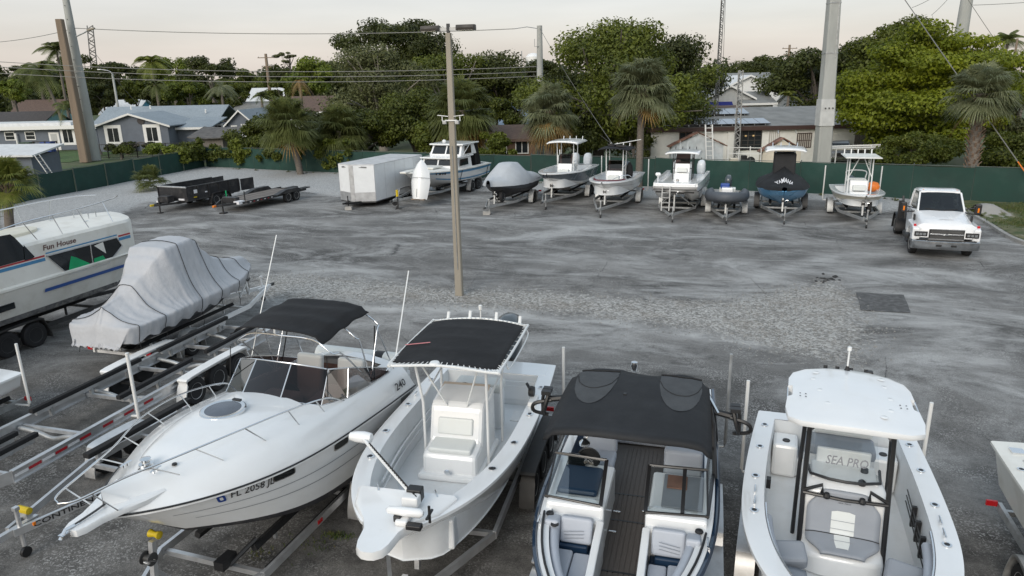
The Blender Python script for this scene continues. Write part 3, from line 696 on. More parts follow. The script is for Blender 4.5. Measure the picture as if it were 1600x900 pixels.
def outboard(par, loc, s=1.0, m=None, tilt=0.0):
    m = m or OUTB_G; e = bpy.data.objects.new('outboard_motor', None); COL.objects.link(e); e.parent = par; e.location = loc; e.rotation_euler = (0, tilt, 0); e.scale = (s, s, s)
    rings = []
    for z, sx, sy, ox in ((.0, .26, .17, 0), (.08, .32, .21, -.01), (.3, .36, .23, -.03), (.52, .34, .22, -.04), (.68, .26, .17, -.05), (.74, .12, .08, -.05)):
        rings.append([V(ox-.28+sx*math.copysign(abs(math.cos(a))**.7, math.cos(a)), sy*math.copysign(abs(math.sin(a))**.7, math.sin(a)), z) for a in [2*PI*k/18 for k in range(18)]])
    MB().loft(rings).build('cowl', m, e, smooth=50)
    MB().box((-.28, 0, -.35), (.22, .15, .72), None, 1.25).box((-.33, 0, -.72), (.5, .26, .02)).lathe([(.01, .3), (.06, .22), (.07, 0), (.05, -.25), (.01, -.28)], (-.3, 0, -.9), 'x', 10).box((-.26, 0, -1.0), (.18, .03, .2)).build('lower_unit', m, e, smooth=40, bev=.01)
    p = MB()
    for k in range(3):
        a = 2*PI*k/3; p.box((-.62, math.cos(a)*.1, -.9+math.sin(a)*.1), (.02, .16, .09), Matrix.Rotation(a, 3, 'X'))
    p.build('propeller', CHROME, e)
    MB().box((-.03, 0, -.15), (.12, .26, .4)).build('clamp_bracket', BLACK, e); return e
def cushion(name, x0, x1, y0, y1, z0, z1, m, par, r=.04, rot=None):
    b = MB().b2(x0, x1, y0, y1, z0, z1) if rot is None else MB().box(((x0+x1)/2, (y0+y1)/2, (z0+z1)/2), (abs(x1-x0), abs(y1-y0), abs(z1-z0)), rot)
    o = b.build(name, m, par, bev=r); o.modifiers['b'].segments = 3; return o
def polyprism(poly, z0, z1): return MB().prism(poly, z0, z1, 'z')
def rodholder(par, x, y, z, me=[]):
    if not me: me.append(MB().lathe([(.055, 0), (.055, .008), (.034, .01), (.03, -.02)], n=14).mesh('rod_holder', CHROME, 30)); me.append(MB().lathe([(.033, .011), (.001, .012)], n=12).mesh('bore', BLACK))
    o = inst('rod_holder', me[0], par, (x, y, z)); inst('bore', me[1], o); return o
def cleat(par, x, y, z, rz=0, me=[]):
    if not me: me.append(MB().tube([(-.09, 0, .045), (-.05, 0, .05), (.05, 0, .05), (.09, 0, .045)], .012, 6).box((-.03, 0, .022), (.02, .02, .045)).box((.03, 0, .022), (.02, .02, .045)).mesh('cleat', CHROME, 40))
    return inst('cleat', me[0], par, (x, y, z), (0, 0, rz))
def wrinkled(P, amp, seed, f=1.6):
    return V(P.x, P.y, P.z + amp*mnoise.noise((P.x*f+seed, P.y*f, seed)) + amp*.4*mnoise.noise((P.x*f*3, P.y*f*3+seed, 1)))
def face_cam(psi): return rad(270-psi)

FRONT = 'boats parked in the front row'
# ------------------------------------------------------------------ Century style cuddy cruiser
def cuddy():
    psi = 19; o = G(640, 587, 1.9); l = V(math.cos(rad(psi)), -math.sin(rad(psi)), 0); o = o - l*1.25 + aft(psi)*.12; o.z = 0
    root = thing('cuddy_boat', 'white cabin cruiser lettered CENTURY 240 with black bimini and bow rails', 'boat', o, face_cam(psi), FRONT)
    h = Hull(5.75, 2.66, .62, 1.66, 2.24, tr=.95, t0=.38, p=2.9, q=.84, tk=.45, kr=.76, ch=.95, cz=.30, cz1=.64, rake=.13, sp=1.0, fl=.8)
    h.shell(root, GEL, BOTTOM, split=.10)
    h.rail(root, BLACK, .014, 1.0, .035)
    h.band(root, INK_G, .64, .652, .0, .93, 'pin_stripe'); h.band(root, INK_G, .44, .452, .0, .90, 'pin_stripe')
    UP = .34
    deck_open(h, root, GEL, TAN, TAN, w=.52, ta=.05, tf=.52, e=.10, zf=1.3, cam=.20, lip=.03, up=UP, inn=.22)
    dz = lambda t, y: h.sh(t)+UP*(1-.6*sstep(.6, 1, t))+.20*(1-min(1, (y/max(h.b(t)-.2, .1))**2))+.012
    # raised cabin top panel
    def trunk(u, v):
        t = lerp(.47, .90, u); w = (h.b(t)-.42)*(1-.15*u); y = w*(2*v-1); e_ = min(1, 6*v, 6*(1-v))*min(1, 5*(1-u)); return V(h.L*t, y, dz(t, y)-.03+.07*e_)
    MB().grid(trunk, 20, 14).build('cabin_top', GEL, root, smooth=60)
    # bow pulpit
    pl = [(5.2, .40), (5.45, .34), (5.7, .23), (5.92, .155), (6.12, .135), (6.21, .09), (6.23, 0)]; pl = pl + [(x, -y) for x, y in reversed(pl[:-1])]
    zb = h.sh(.97)+.14
    MB().loft([[V(x, y, zb-.085) for x, y in pl], [V(x, y*1.04, zb-.025) for x, y in pl], [V(x, y*.96, zb) for x, y in pl]]).build('bow_pulpit', GEL, root, smooth=40)
    MB().tube([(6.1, 0, zb+.01), (6.27, 0, zb+.03), (6.35, 0, zb-.05)], .02, 6).box((6.27, 0, zb-.03), (.14, .08, .05)).build('anchor_roller', CHROME, root)
    MB().tube(curve_pts([(5.1, .02, dz(.88, 0)+.03), (5.5, -.03, zb+.06), (5.8, .02, zb+.04), (6.2, 0, zb+.02)], 6), .014, 5).build('anchor_chain', STEELDK, root)
    MB().lathe([(.09, 0), (.09, .05), (.05, .06), (.05, .1), (.07, .11), (.02, .13)], (5.1, .05, dz(.885, 0)), n=12).build('windlass', CHROME, root, smooth=40)
    for x, y in ((5.15, .24), (5.15, -.24), (.5, 1.0), (.5, -1.0)): cleat(root, x, y, dz(x/6, y)+.005)
    MB().lathe([(.035, 0), (.03, .02), (.001, .025)], (4.9, .3, dz(.85, .3)), n=10).build('deck_fill', BLACK, root)
    # round hatch
    MB().lathe([(.33, 0), (.33, .03), (.31, .042), (.295, .036)], (3.55, -.05, dz(.60, 0)+.04), n=32).build('hatch_ring', CHROME, root, smooth=30)
    MB().lathe([(.298, 0), (.298, .034), (.001, .05)], (3.55, -.05, dz(.60, 0)+.04), n=32).build('deck_hatch', HATCHG, root, smooth=30)
    MB().box((3.24, -.05, dz(.60, 0)+.08), (.05, .14, .03)).build('hatch_hinge', BLACK, root)
    # windscreen
    base = [(0.45, 1.02), (1.2, 1.06), (1.95, 1.05), (2.50, .92), (2.78, .36)]; base += [(x, -y) for x, y in reversed(base)]
    B_ = [V(x, y, dz(x/6, y)+.01) for x, y in base]
    hs = [.06, .30, .44, .46, .46, .46, .46, .44, .30, .06]; bk = [.02, .06, .22, .38, .42, .42, .38, .22, .06, .02]
    T_ = [V(p.x-bk[i], p.y*.93, p.z+hs[i]) for i, p in enumerate(B_)]
    for i in range(9):
        q = MB()
        for k in range(1): q.add([B_[i], B_[i+1], T_[i+1], T_[i]], [(0, 1, 2, 3)])
        q.build('windscreen_pane', GLASS_DK, root)
    MB().tube(B_, .012, 6).build('windscreen_frame', CHROME, root, smooth=60); MB().tube(T_, .012, 6).build('windscreen_frame', CHROME, root, smooth=60)
    for i in (2, 3, 4, 5, 6, 7): MB().tube([B_[i], T_[i]], .010, 6).build('windscreen_post', CHROME, root)
    # cockpit
    MB().b2(1.55, 2.35, -.78, -.10, 1.25, 2.05).build('helm_console', GEL_IN, root, bev=.06)
    MB().b2(1.9, 2.4, .15, .78, 1.25, 1.85).build('cabin_bulkhead', GEL_IN, root, bev=.05)
    MB().lathe([(.17, -.015), (.19, 0), (.17, .015), (.15, 0)], (1.42, -.45, 1.9), 'x', 20).build('steering_wheel', BLACK, root)
    for y in (-.45, .42):
        s = cushion('helm_seat', .85, 1.3, y-.26, y+.26, 1.62, 1.8, CUSH_W, root, .06)
        cushion('seat_back', .74, .88, y-.27, y+.27, 1.72, 2.42, CUSH_W, s, .06, Matrix.Rotation(-.18, 3, 'Y'))
        MB().tube([(1.05, y, 1.25), (1.05, y, 1.62)], .07, 8).build('pedestal', GEL_IN, s)
    cushion('bench_seat', .32, .72, -.75, .75, 1.4, 1.62, CUSH_W, root, .06)
    cushion('lounge_seat', 1.25, 2.0, .25, .80, 1.75, 2.12, GEL_IN, root, .06)
    # stern pad with black band
    for y0, y1, m in ((-.95, .35, CUSH_W), (.35, .55, BLACK), (.55, .98, CUSH_W)):
        MB().tube([(-.25, y0, 1.98), (-.25, y1, 1.98)], .19, 14).build('stern_pad', m, root, smooth=40)
    MB().b2(-.62, .02, -1.0, 1.0, 1.15, 1.25).build('swim_platform', GEL, root, bev=.04)
    MB().b2(-.45, -.05, -.98, 1.0, 1.25, 1.8).build('engine_hatch', GEL, root, bev=.08)
    # bow rails
    zr = lambda t: h.sh(t)+UP*(1-.6*sstep(.6, 1, t))
    for sg in (1, -1):
        top = [V(2.05, sg*1.05, zr(.34)+.03), V(2.5, sg*1.02, zr(.42)+.30), V(3.4, sg*.98, zr(.56)+.42), V(4.3, sg*.80, zr(.72)+.45), V(5.05, sg*.50, zr(.87)+.46), V(5.65, sg*.30, zr(.98)+.46), V(6.16, sg*.16, zr(1)+.44), V(6.28, 0, zr(1)+.43)]
        MB().tube(curve_pts([p-V(0, 0, .07) if i else p for i, p in enumerate(top)], 6), .013, 6).build('bow_rail', CHROME, root, smooth=60)
        for tx, ty, bx, by in ((2.75, 1.01, 2.6, 1.04), (3.4, .98, 3.2, 1.0), (4.1, .84, 3.85, .90), (4.8, .64, 4.5, .72), (5.4, .38, 5.0, .46), (6.0, .2, 5.75, .22)):
            c = min(curve_pts(top, 6), key=lambda p: abs(p.x-tx)); MB().tube([(bx, sg*by, dz(bx/6, by)-.02 if bx < 5.3 else zb), c-V(0, 0, .07)], .010, 6).build('stanchion', CHROME, root)
    # port lights, vents, lettering
    def slot(t, l, L_, H_, m, nm, off=.008, sg=1):
        ring = []
        for k in range(20):
            a = 2*PI*k/20; u = L_/2*math.copysign(abs(math.cos(a))**.45, math.cos(a)); v = H_/2*math.copysign(abs(math.sin(a))**.45, math.sin(a)); ring.append(h.on_side(t, l, sg, off)(u, v))
        MB().add(ring, [tuple(range(20))]).build(nm, m, root)
    for sg in (1, -1):
        for t, l in ((.68, .87), (.46, .87)): slot(t, l, .40, .14, CHROME, 'portlight_frame', .008, sg); slot(t, l, .36, .105, GLASS_BK, 'portlight', .012, sg)
        for k in range(9): slot(.10-.008*k, .86, .022, .15, INK, 'louvre', .01, sg)
        slot(.045, .62, .09, .15, INK, 'badge', .01, sg)
        slot(.30, .5, .05, .05, INK, 'drain', .01, sg)
    lettering('FL 2058 JL', h.on_side(.82, .79, 1, .012), INK, root, .12, .25, .008, 'registration_lettering', width=.62)
    slot(.837, .83, .10, .13, BLUEP, 'registration_sticker', .011); slot(.837, .83, .04, .06, INK_W, 'sticker_print', .013)
    lettering('CENTURY', h.on_side(.23, .50, 1, .012), INK, root, .13, .3, .0, 'maker_lettering', width=.78)
    def on_coam(u, v):
        x = .70-u; t = x/6; return V(x, lerp(h.b(t)+.03, h.b(t)-.19, .25+v*2.2)+.012, h.sh(t)+UP*(.28+v*2.3)+.02)
    lettering('240', on_coam, INK, root, .14, .2, .015, 'model_lettering', width=.42)
    # bimini
    zc = 3.42
    def can(u, v):
        x = lerp(.58, 2.05, u); y = lerp(-1.08, .76, v); arch = 1-abs(2*v-1)**3.2
        z = zc-.09 + .10*arch + .04*math.sin(PI*u) - .07*u - .025*(math.sin(3*PI*u)**2)
        if v < .04 or v > .96: z -= .06
        return wrinkled(V(x, y, z), .02, 3)
    MB().grid(can, 28, 26).build('bimini_canopy', CANVAS, root, smooth=60, thick=.012)
    for x0, x1 in ((2.09, 1.1), (1.35, 1.1), (.60, 1.1)):
        pts = [V(x1, -1.0, 2.15), V(lerp(x1, x0, .75), -.97, 2.95), V(x0, -.93, 3.06), V(x0, -.6, zc-.16), V(x0, 0, zc-.14), V(x0, .6, zc-.16), V(x0, .93, 3.06), V(lerp(x1, x0, .75), .97, 2.95), V(x1, 1.0, 2.15)]
        MB().tube(curve_pts(pts, 5), .014, 6).build('bimini_bow', CHROME, root, smooth=60)
    for sg in (1, -1):
        MB().tube([(2.24, sg*.93, 3.05), (2.35, sg*.95, 2.4)], .008, 5).build('bimini_strap', STRAP, root); MB().tube([(.66, sg*.93, 3.05), (.2, sg*.98, 2.0)], .013, 5).build('bimini_brace', CHROME, root); MB().tube([(.66, sg*.90, 3.05), (.95, sg*.98, 2.15)], .012, 5).build('bimini_strap', STRAP, root)
    MB().tube([(1.9, -.98, 2.3), (.6, -1.02, 4.6)], .011, 5).build('radio_antenna', WHITEPIPE, root)
    bt = boat_trailer('galvanised trailer with yellow bow roller under the CENTURY cruiser', o + V(0, 0, 0), face_cam(psi), 4.3, -.3, W=1.85, zr=.5, tongue=2.1, axles=2, mf=ALU, mfen=ALU, r=.34, group='front row boat trailers', ax0=1.35, wincht=1.0)
    for sg in (1,): MB().box((2.9, sg*.96, .5), (.12, .01, .06)).build('marker_light', REDL, bt)
    MB().b2(2.0, 4.2, .88, .905, .545, .57).build('step_strip', CARPET, bt)
    MB().tube([(4.3, .35, .55), (3.9, .55, .78)], .035, 6).box((4.3, .3, .62), (.3, .16, .14)).build('ratchet_strap', BLACK, bt)
cuddy()

# ------------------------------------------------------------------ T-top (round pipe frame)
def pipe_frame(par, m, feet, tops, r=.024, name='top_leg'):
    for f, t in zip(feet, tops): MB().tube([f, t], r, 8).build(name, m, par, smooth=40)
def centre_console_black():
    psi = 13; o = G(872, 562, 1.8); l = V(math.cos(rad(psi)), -math.sin(rad(psi)), 0); o = o - l*1.24 + aft(psi)*.12; o.z = 0
    root = thing('center_console_boat', 'white open boat with black canvas T-top and bow trolling motor', 'boat', o, face_cam(psi), FRONT)
    h = Hull(6.28, 2.44, .56, 1.62, 1.86, tr=.93, t0=.38, p=2.8, q=.70, tk=.48, kr=.72, ch=.82, cz=.32, cz1=.72, rake=.1, fl=.75)
    h.shell(root, GEL); h.rail(root, BLACK, .013, .97, .03)
    bi = deck_open(h, root, GEL, GEL_IN, GEL_IN, w=.24, ta=.10, tf=.90, e=.16, zf=.98, cam=.02, lip=.04)
    sh = lambda x: h.sh(x/6.15)+.025
    # bow platform and pulpit
    pl = [(5.35, .7), (5.75, .58), (6.05, .34), (6.25, .24), (6.5, .21), (6.62, .17), (6.69, .08), (6.70, 0)]; pl += [(x, -y) for x, y in reversed(pl[:-1])]
    MB().loft([[V(x, y, sh(6)-.1) for x, y in pl], [V(x, y*1.02, sh(6)-.03) for x, y in pl], [V(x, y*.95, sh(6)+.012) for x, y in pl]]).build('bow_pulpit', GEL, root, smooth=45)
    MB().b2(4.75, 5.3, -.62, .62, .985, 1.45).build('bow_step', GEL_IN, root, bev=.03)
    # transom deck boxes
    MB().b2(.05, .62, -1.08, 1.08, 1.50, 1.645).build('transom_deck', GEL, root, bev=.03); MB().b2(.30, .64, -.2, .98, 1.0, 1.5).build('transom_locker', GEL_IN, root, bev=.02)
    MB().b2(.64, .655, .15, .75, 1.1, 1.4).build('locker_door', GEL, root, bev=.01)
    # console with forward seat
    pr = [(2.25, .98), (3.58, .98), (3.55, 1.42), (3.18, 1.46), (3.02, 2.02), (2.92, 2.08), (2.40, 2.16), (2.25, 2.1)]
    MB().prism(pr, -.46, .46).build('console', GEL, root, bev=.07)
    MB().b2(2.22, 3.66, -.52, .52, .985, 1.10).build('console_base', GEL, root, bev=.04)
    MB().grid(lambda u, v: V(lerp(2.36, 2.92, u), lerp(-.42, .42, v), 2.168-.14*u+.004), 6, 6).build('console_top_pad', BEIGE, root)
    cushion('console_seat', 3.14, 3.52, -.36, .36, 1.42, 1.52, CUSH_W, root, .035, Matrix.Rotation(.06, 3, 'Y'))
    cushion('console_backrest', 3.08, 3.15, -.30, .30, 1.58, 1.86, CUSH_W, root, .03, Matrix.Rotation(-.26, 3, 'Y'))
    MB().lathe([(.05, 0), (.04, .012), (.001, .015)], (3.67, 0, 1.18), 'x', 14).build('console_vent', CHROME, root); 
    for y, z in ((.49, 1.7), (.49, 1.6)): MB().lathe([(.022, 0), (.02, .012), (.001, .013)], (2.85, .462, z), 'y', 8).build('switch', BLACK, root)
    MB().lathe([(.17, -.015), (.19, 0), (.17, .015), (.15, 0)], (2.16, -.1, 1.9), 'x', 20).build('steering_wheel', BLACK, root)
    cushion('leaning_post', 1.35, 1.75, -.45, .45, 1.72, 1.88, CUSH_W, root, .05); MB().b2(1.38, 1.72, -.42, .42, .98, 1.72).build('leaning_post_base', GEL_IN, root, bev=.03)
    MB().b2(.95, 1.35, .50, .88, .985, 1.0).build('floor_hatch', GEL, root, bev=.005)
    # T-top
    zt = 2.96; xf, xr, w = 3.66, 1.46, .90
    def edge(s_):
        c = [(xf, -w*.92), (xf+.04, 0), (xf, w*.92), (xf-.18, w), (xr+.15, w), (xr-.02, w*.9), (xr-.06, 0), (xr-.02, -w*.9), (xr+.15, -w), (xf-.18, -w)]; return c
    zz = lambda x, y: zt + .09*(1-(y/w)**2) + .05*math.sin(PI*(x-xr)/(xf-xr))
    def can(u, v):
        y = lerp(-w, w, v)*.965; x = lerp(xr+.03+.05*(abs(2*v-1)**6), xf-.02-.12*(abs(2*v-1)**6), u); z = zz(x, y)-.02*abs(math.sin(4*PI*u))*math.sin(PI*v)
        return wrinkled(V(x, y, z), .012, 8)
    MB().grid(can, 28, 20).build('top_canvas', CANVAS, root, smooth=60, thick=.01)
    ring = curve_pts([(x, y, zz(x, y)-.01) for x, y in edge(0)] + [(xf, -w*.92, zz(xf, w)-.01)], 5)
    MB().tube(ring, .022, 7).build('top_frame', WHITEPIPE, root, smooth=50)
    lace = MB()
    for i in range(0, len(ring)-1):
        for k in (0, .5):
            p = ring[i].lerp(ring[i+1], k); q = V(2.56, 0, p.z); d = (q-p); d.z = 0; d.normalize(); lace.bar(p+V(0, 0, .024), p+d*.075+V(0, 0, .03), .012, .006)
    lace.build('canvas_lacing', WHITEPIPE, root)['kind'] = 'stuff'
    for sg in (1, -1):
        for fx, fz, tx in ((3.12, 1.0, 3.3), (2.15, 1.0, 1.95)): MB().tube([(fx, sg*.55, fz), (fx-.02, sg*.55, 2.1), (tx, sg*.60, zz(tx, .6)-.02)], .024, 8).build('top_leg', WHITEPIPE, root, smooth=40)
        MB().tube([(2.98, sg*.16, 2.0), (3.35, sg*.52, zz(3.35, .5)-.05)], .016, 6).build('top_brace', WHITEPIPE, root); MB().tube([(3.13, sg*.55, 2.15), (2.1, sg*.55, 2.32)], .017, 6).build('top_brace', WHITEPIPE, root)
        MB().tube(curve_pts([(xf-.5, sg*w*1.0, zt-.02), (xf-.55, sg*w*1.06, zt-.12), (xr+.3, sg*w*1.06, zt-.1), (xr+.15, sg*w, zt-.0)], 4), .014, 6).build('side_grab_rail', WHITEPIPE, root)
    for y in (-.62, -.2, .3, .74): MB().tube([(xr-.07, y, zz(xr, y)-.03), (xr-.14, y, zz(xr, y)+.10)], .032, 8).build('rocket_rod_holder', WHITEPIPE, root, smooth=40)
    MB().tube([(xr, .03, zt+.1), (xr, .03, zt+.26)], .012, 6).lathe([(.02, .0), (.035, .01), (.035, .09), (.01, .1)], (xr, .03, zt+.26), n=10).build('anchor_light', WHITEPIPE, root, smooth=40)
    MB().lathe([(.07, 0), (.09, .02), (.07, .05), (.001, .06)], (xf-.02, -.12, zt+.06), n=14).build('gps_dome', WHITEPIPE, root, smooth=40)
    MB().tube([(xf-.35, -w-.02, zt-.1), (2.2, -w-.12, zt+1.15)], .012, 5).build('radio_antenna', WHITEPIPE, root)
    MB().tube([(xf-.75, -w+.02, zt+.07), (xf-.78, -w+.45, zt+.13)], .008, 5).build('rope_end', mat('pink_rope', (.5, .2, .22), .8), root)
    # gunwale fittings
    for x in (1.2, 2.4, 3.5, 4.4):
        for sg in (1, -1): rodholder(root, x, sg*(h.b(x/6.15)-.11), sh(x))
    for sg in (1, -1): cleat(root, 2.0, sg*(h.b(.33)-.1), sh(2)); cleat(root, 5.35, sg*.42, sh(5.4)+.005, .5)
    for x, y in ((5.72, -.3), (5.6, .05), (5.55, .1)): MB().lathe([(.04, 0), (.035, .025), (.001, .03)], (x, y, sh(5.6)+.005), n=10).build('deck_fitting', BLACK, root)
    for sg in (1, -1):
        for k in (0, 1): MB().tube(curve_pts([(1.4+k*.3, sg*(bi(.3)-.03), 1.15+.14*k), (3.2, sg*(bi(.52)-.04), 1.18+.14*k), (4.5, sg*(bi(.73)-.05), 1.28+.14*k)], 6), .02, 6).build('liner_moulding', GEL, root, smooth=60)
    MB().b2(1.7, 2.05, 1.0, 1.14, 1.62, 1.74).build('downrigger_base', WHITEP, root, bev=.02); MB().lathe([(.09, -.05), (.1, 0), (.09, .05)], (1.75, 1.02, 1.82), 'y', 12).tube([(1.75, 1.02, 1.8), (1.6, .9, 1.9)], .03, 6).build('downrigger_reel', BLACK, root)
    # bow trolling motor
    tm = bpy.data.objects.new('trolling_motor', None); COL.objects.link(tm); tm.parent = root
    zb = sh(6)+.03; a, b = V(5.75, .26, zb+.16), V(4.62, -.95, zb+.30)
    MB().tube([a, b], .026, 8).build('shaft', WHITEPIPE, tm, smooth=40)
    coil = [a.lerp(b, .02+.9*i/160) + V(.06, .07, .01) + V(.02*math.cos(i*.9), .02*math.cos(i*.9), .026*math.sin(i*.9)) for i in range(160)]
    MB().tube(coil, .012, 4).build('coiled_cable', STRAP, tm)
    hd = [(b + (V(-.5, 0, 0)-V(0, .2, 0))*0)]; d = V(-.05, -.24, .02)
    MB().lathe([(.01, -.2), (.06, -.18), (.085, -.08), (.09, .05), (.07, .15), (.01, .18)], (0, 0, 0), 'y', 14).build('head', GEL, tm, smooth=50).location = b+V(-.02, -.02, .0)
    MB().lathe([(.01, -.3), (.05, -.26), (.06, -.1), (.06, .16), (.03, .2)], (6.02, .28, zb+.12), 'y', 14).build('motor_pod', GEL, tm, smooth=50)
    MB().box((6.02, .56, zb+.12), (.02, .03, .24)).box((6.02, .56, zb+.12), (.22, .03, .02)).build('propeller', BLACK, tm)
    MB().b2(5.65, 6.15, .14, .30, zb-.015, zb+.06).b2(5.7, 5.85, .12, .34, zb+.06, zb+.2).build('mount', WHITEP, tm, bev=.02); MB().b2(5.58, 5.72, .14, .34, zb+.06, zb+.24).build('latch', BLACK, tm, bev=.015); MB().b2(6.1, 6.2, .3, .5, zb-.02, zb+.05).build('foot', BLACK, tm, bev=.015); MB().b2(6.02, 6.1, .1, .2, zb, zb+.09).build('pin', BLACK, tm, bev=.015)
    outboard(root, (-.05, .1, 1.62), 1.2, OUTB_G)
    bt = boat_trailer('tandem aluminium trailer under the boat with the trolling motor', o, face_cam(psi), 4.2, -.2, W=1.8, zr=.5, tongue=2.0, axles=3, mf=ALU, mfen=STEELDK, r=.33, group='front row boat trailers', ax0=1.6, wincht=.95, guides=1, gh=1.55)
centre_console_black()

# ------------------------------------------------------------------ wake boat
def wake_boat():
    psi = 15.5; o = V(2.65, 12.6, 0)
    root = thing('wake_boat', 'navy hulled bowrider with charcoal tower canopy and grey bow cushions', 'boat', o, face_cam(psi), FRONT)
    h = Hull(7.0, 2.42, .55, 1.55, 1.72, tr=.95, t0=.45, p=3.2, q=.75, tk=.6, kr=.68, ch=.86, cz=.3, cz1=.7, rake=.08, fl=.7)
    h.shell(root, NAVY, None); h.rail(root, NAVY, .035, .985, -.01)
    bi = deck_open(h, root, GEL, CUSH_N, TEAKF, w=.20, ta=.12, tf=.93, e=.12, zf=1.0, cam=.02, lip=-.05)
    sh = lambda x: h.sh(x/7)+.03
    # deck foam boards in the walkway
    for k in range(9):
        y = -.30+k*.07; MB().b2(1.6, 6.25, y, y+.055, 1.003, 1.012).build('deck_board', TEAKF, root)
    for x in (3.05, 3.75, 4.9): MB().b2(x, x+.03, -.34, .36, 1.004, 1.016).build('deck_seam', BLACK, root)
    for x, y in ((3.55, -.22), (4.05, -.22), (3.45, .2)): MB().b2(x, x+.03, y-.05, y+.06, 1.012, 1.03).build('deck_latch', CHROME, root, bev=.008)
    # consoles forming the walk-through
    for sg in (-1, 1):
        MB().b2(3.25, 4.72, sg*.28, sg*1.05, 1.0, 1.60).build('console', GEL, root, bev=.05)
        MB().prism([(4.4, 1.0), (4.75, 1.0), (4.62, 1.74), (4.4, 1.74)], sg*.27, sg*1.06).build('dash_top', GEL, root, bev=.04)
        MB().prism([(4.72, 1.0), (6.1, 1.0), (6.1, 1.25), (5.9, 1.42), (4.72, 1.62)], sg*.25, sg*.35).build('walkway_side', GEL, root, bev=.02)
    MB().b2(3.35, 4.2, .45, 1.0, 1.60, 1.63).build('dash_pad', CUSH_G, root, bev=.02); MB().b2(3.4, 3.75, .5, .78, 1.63, 1.65).build('cup_tray', TAN, root, bev=.01)
    MB().b2(3.5, 4.2, -1.0, -.42, 1.60, 1.70).build('helm_binnacle', CUSH_N, root, bev=.05)
    MB().lathe([(.16, -.015), (.18, 0), (.16, .015), (.14, 0)], (3.32, -.68, 1.72), 'x', 20).build('steering_wheel', BLACK, root); MB().b2(3.36, 3.42, -.98, -.72, 1.62, 1.8).build('gauge_screen', GLASS_BK, root, bev=.01)
    # bow seats
    for sg in (-1, 1):
        y0, y1 = sg*.42, sg*.98
        MB().b2(4.76, 6.15, sg*.36, sg*.93, 1.0, 1.24).build('seat_base', CUSH_N, root, bev=.02)
        cushion('bow_seat_cushion', 5.02, 6.2, sg*.60, sg*.90, 1.24, 1.34, CUSH_L, root, .035); cushion('bow_seat_edge', 5.05, 6.2, sg*.36, sg*.59, 1.24, 1.33, CUSH_L, root, .03)
        cushion('seat_back', 4.78, 4.93, sg*.38, sg*.80, 1.36, 1.70, CUSH_L, root, .04, Matrix.Rotation(-.35, 3, 'Y')); cushion('back_wing', 4.80, 5.06, sg*.80, sg*.99, 1.34, 1.70, CUSH_L, root, .04, Matrix.Rotation(-.25, 3, 'Y'))
        MB().b2(4.84, 4.99, sg*.43, sg*.97, 1.24, 1.37).build('navy_insert', CUSH_N, root, bev=.02)
        for k in range(4): MB().bar((4.965+k*.0, sg*(.48), 1.44+.05*k), (4.965, sg*.74, 1.40+.05*k), .006).build('stitch_line', CUSH_G, root)
        pts = [V(h.L*t, sg*(h.b(t)-.26), 1.52+.1*t) for t in np.linspace(.68, .9, 8)]; MB().tube(pts, .065, 8).build('coaming_bolster', CUSH_L, root, smooth=50)
        pts = [V(h.L*t, sg*(h.b(t)-.11), sh(h.L*t)+.012) for t in np.linspace(.68, .9, 8)]; MB().tube(pts, .016, 6).build('gunwale_grab_rail', BLACK, root, smooth=50)
        for x in ((4.9, 5.12) if sg < 0 else (4.85,)): MB().lathe([(.055, 0), (.05, .02), (.001, .012)], (x-.1, sg*(.85 if x > 5 else .96)-(.0), sh(4.9)+.005), n=14).build('cup_holder', BLACK, root)
        cleat(root, 5.0, sg*(h.b(.71)-.06), sh(5))
    # aft lounge
    cushion('aft_lounge', .9, 1.5, -.95, .95, 1.02, 1.40, CUSH_L, root, .06); cushion('side_lounge', 1.5, 3.1, .5, 1.0, 1.02, 1.42, CUSH_L, root, .06); cushion('helm_seat', 2.5, 3.0, -.9, -.35, 1.3, 1.45, CUSH_L, root, .05); cushion('helm_seat_back', 2.42, 2.55, -.9, -.35, 1.4, 1.95, CUSH_L, root, .05)
    cushion('lounge_back', 3.0, 3.2, .42, .98, 1.4, 1.92, CUSH_L, root, .05)
    cushion('sun_pad', .1, .85, -1.0, 1.0, 1.35, 1.62, CUSH_L, root, .06)
    # windscreen: two framed screens and a walk-through gap
    for sg, ya, yb in ((-1, -.32, -1.08), (1, .27, 1.06)):
        b0, b1 = V(4.58, ya, 1.74), V(4.50, yb, 1.74); b2_ = V(3.2, sg*1.14, 1.66); t0, t1, t2 = V(4.02, ya, 2.12), V(3.98, yb*.97, 2.12), V(3.0, sg*1.08, 2.0)
        MB().add([b0, b1, t1, t0], [(0, 1, 2, 3)]).build('windscreen_pane', GLASS, root); MB().add([b1, b2_, t2, t1], [(0, 1, 2, 3)]).build('windscreen_pane', GLASS, root)
        MB().tube([b0, b1, b2_], .025, 6).build('windscreen_frame', BLACKMET, root); MB().tube([t0, t1, t2], .022, 6).build('windscreen_frame', BLACKMET, root)
        MB().bar(b0, t0, .05, .03).build('windscreen_post', BLACKMET, root); MB().bar(b1, t1, .025, .02).build('windscreen_post', BLACKMET, root)
    g0, g1, g2, g3 = V(4.55, .30, 1.72), V(4.5, .74, 1.76), V(4.0, .74, 2.12), V(4.02, .36, 2.12)
    MB().bar(g1+V(.02, 0, 0), g2+V(.02, 0, 0), .05, .03).build('windscreen_gate_post', BLACKMET, root)
    # tower
    zt = 2.72
    for sg in (-1, 1):
        MB().tube([(3.3, sg*1.16, 1.62), (3.0, sg*1.1, 2.3), (2.75, sg*.98, zt)], .036, 8).build('tower_leg', BLACKMET, root, smooth=40); MB().tube([(2.1, sg*1.18, 1.6), (2.4, sg*1.1, 2.3), (2.75, sg*.98, zt)], .036, 8).build('tower_leg', BLACKMET, root, smooth=40)
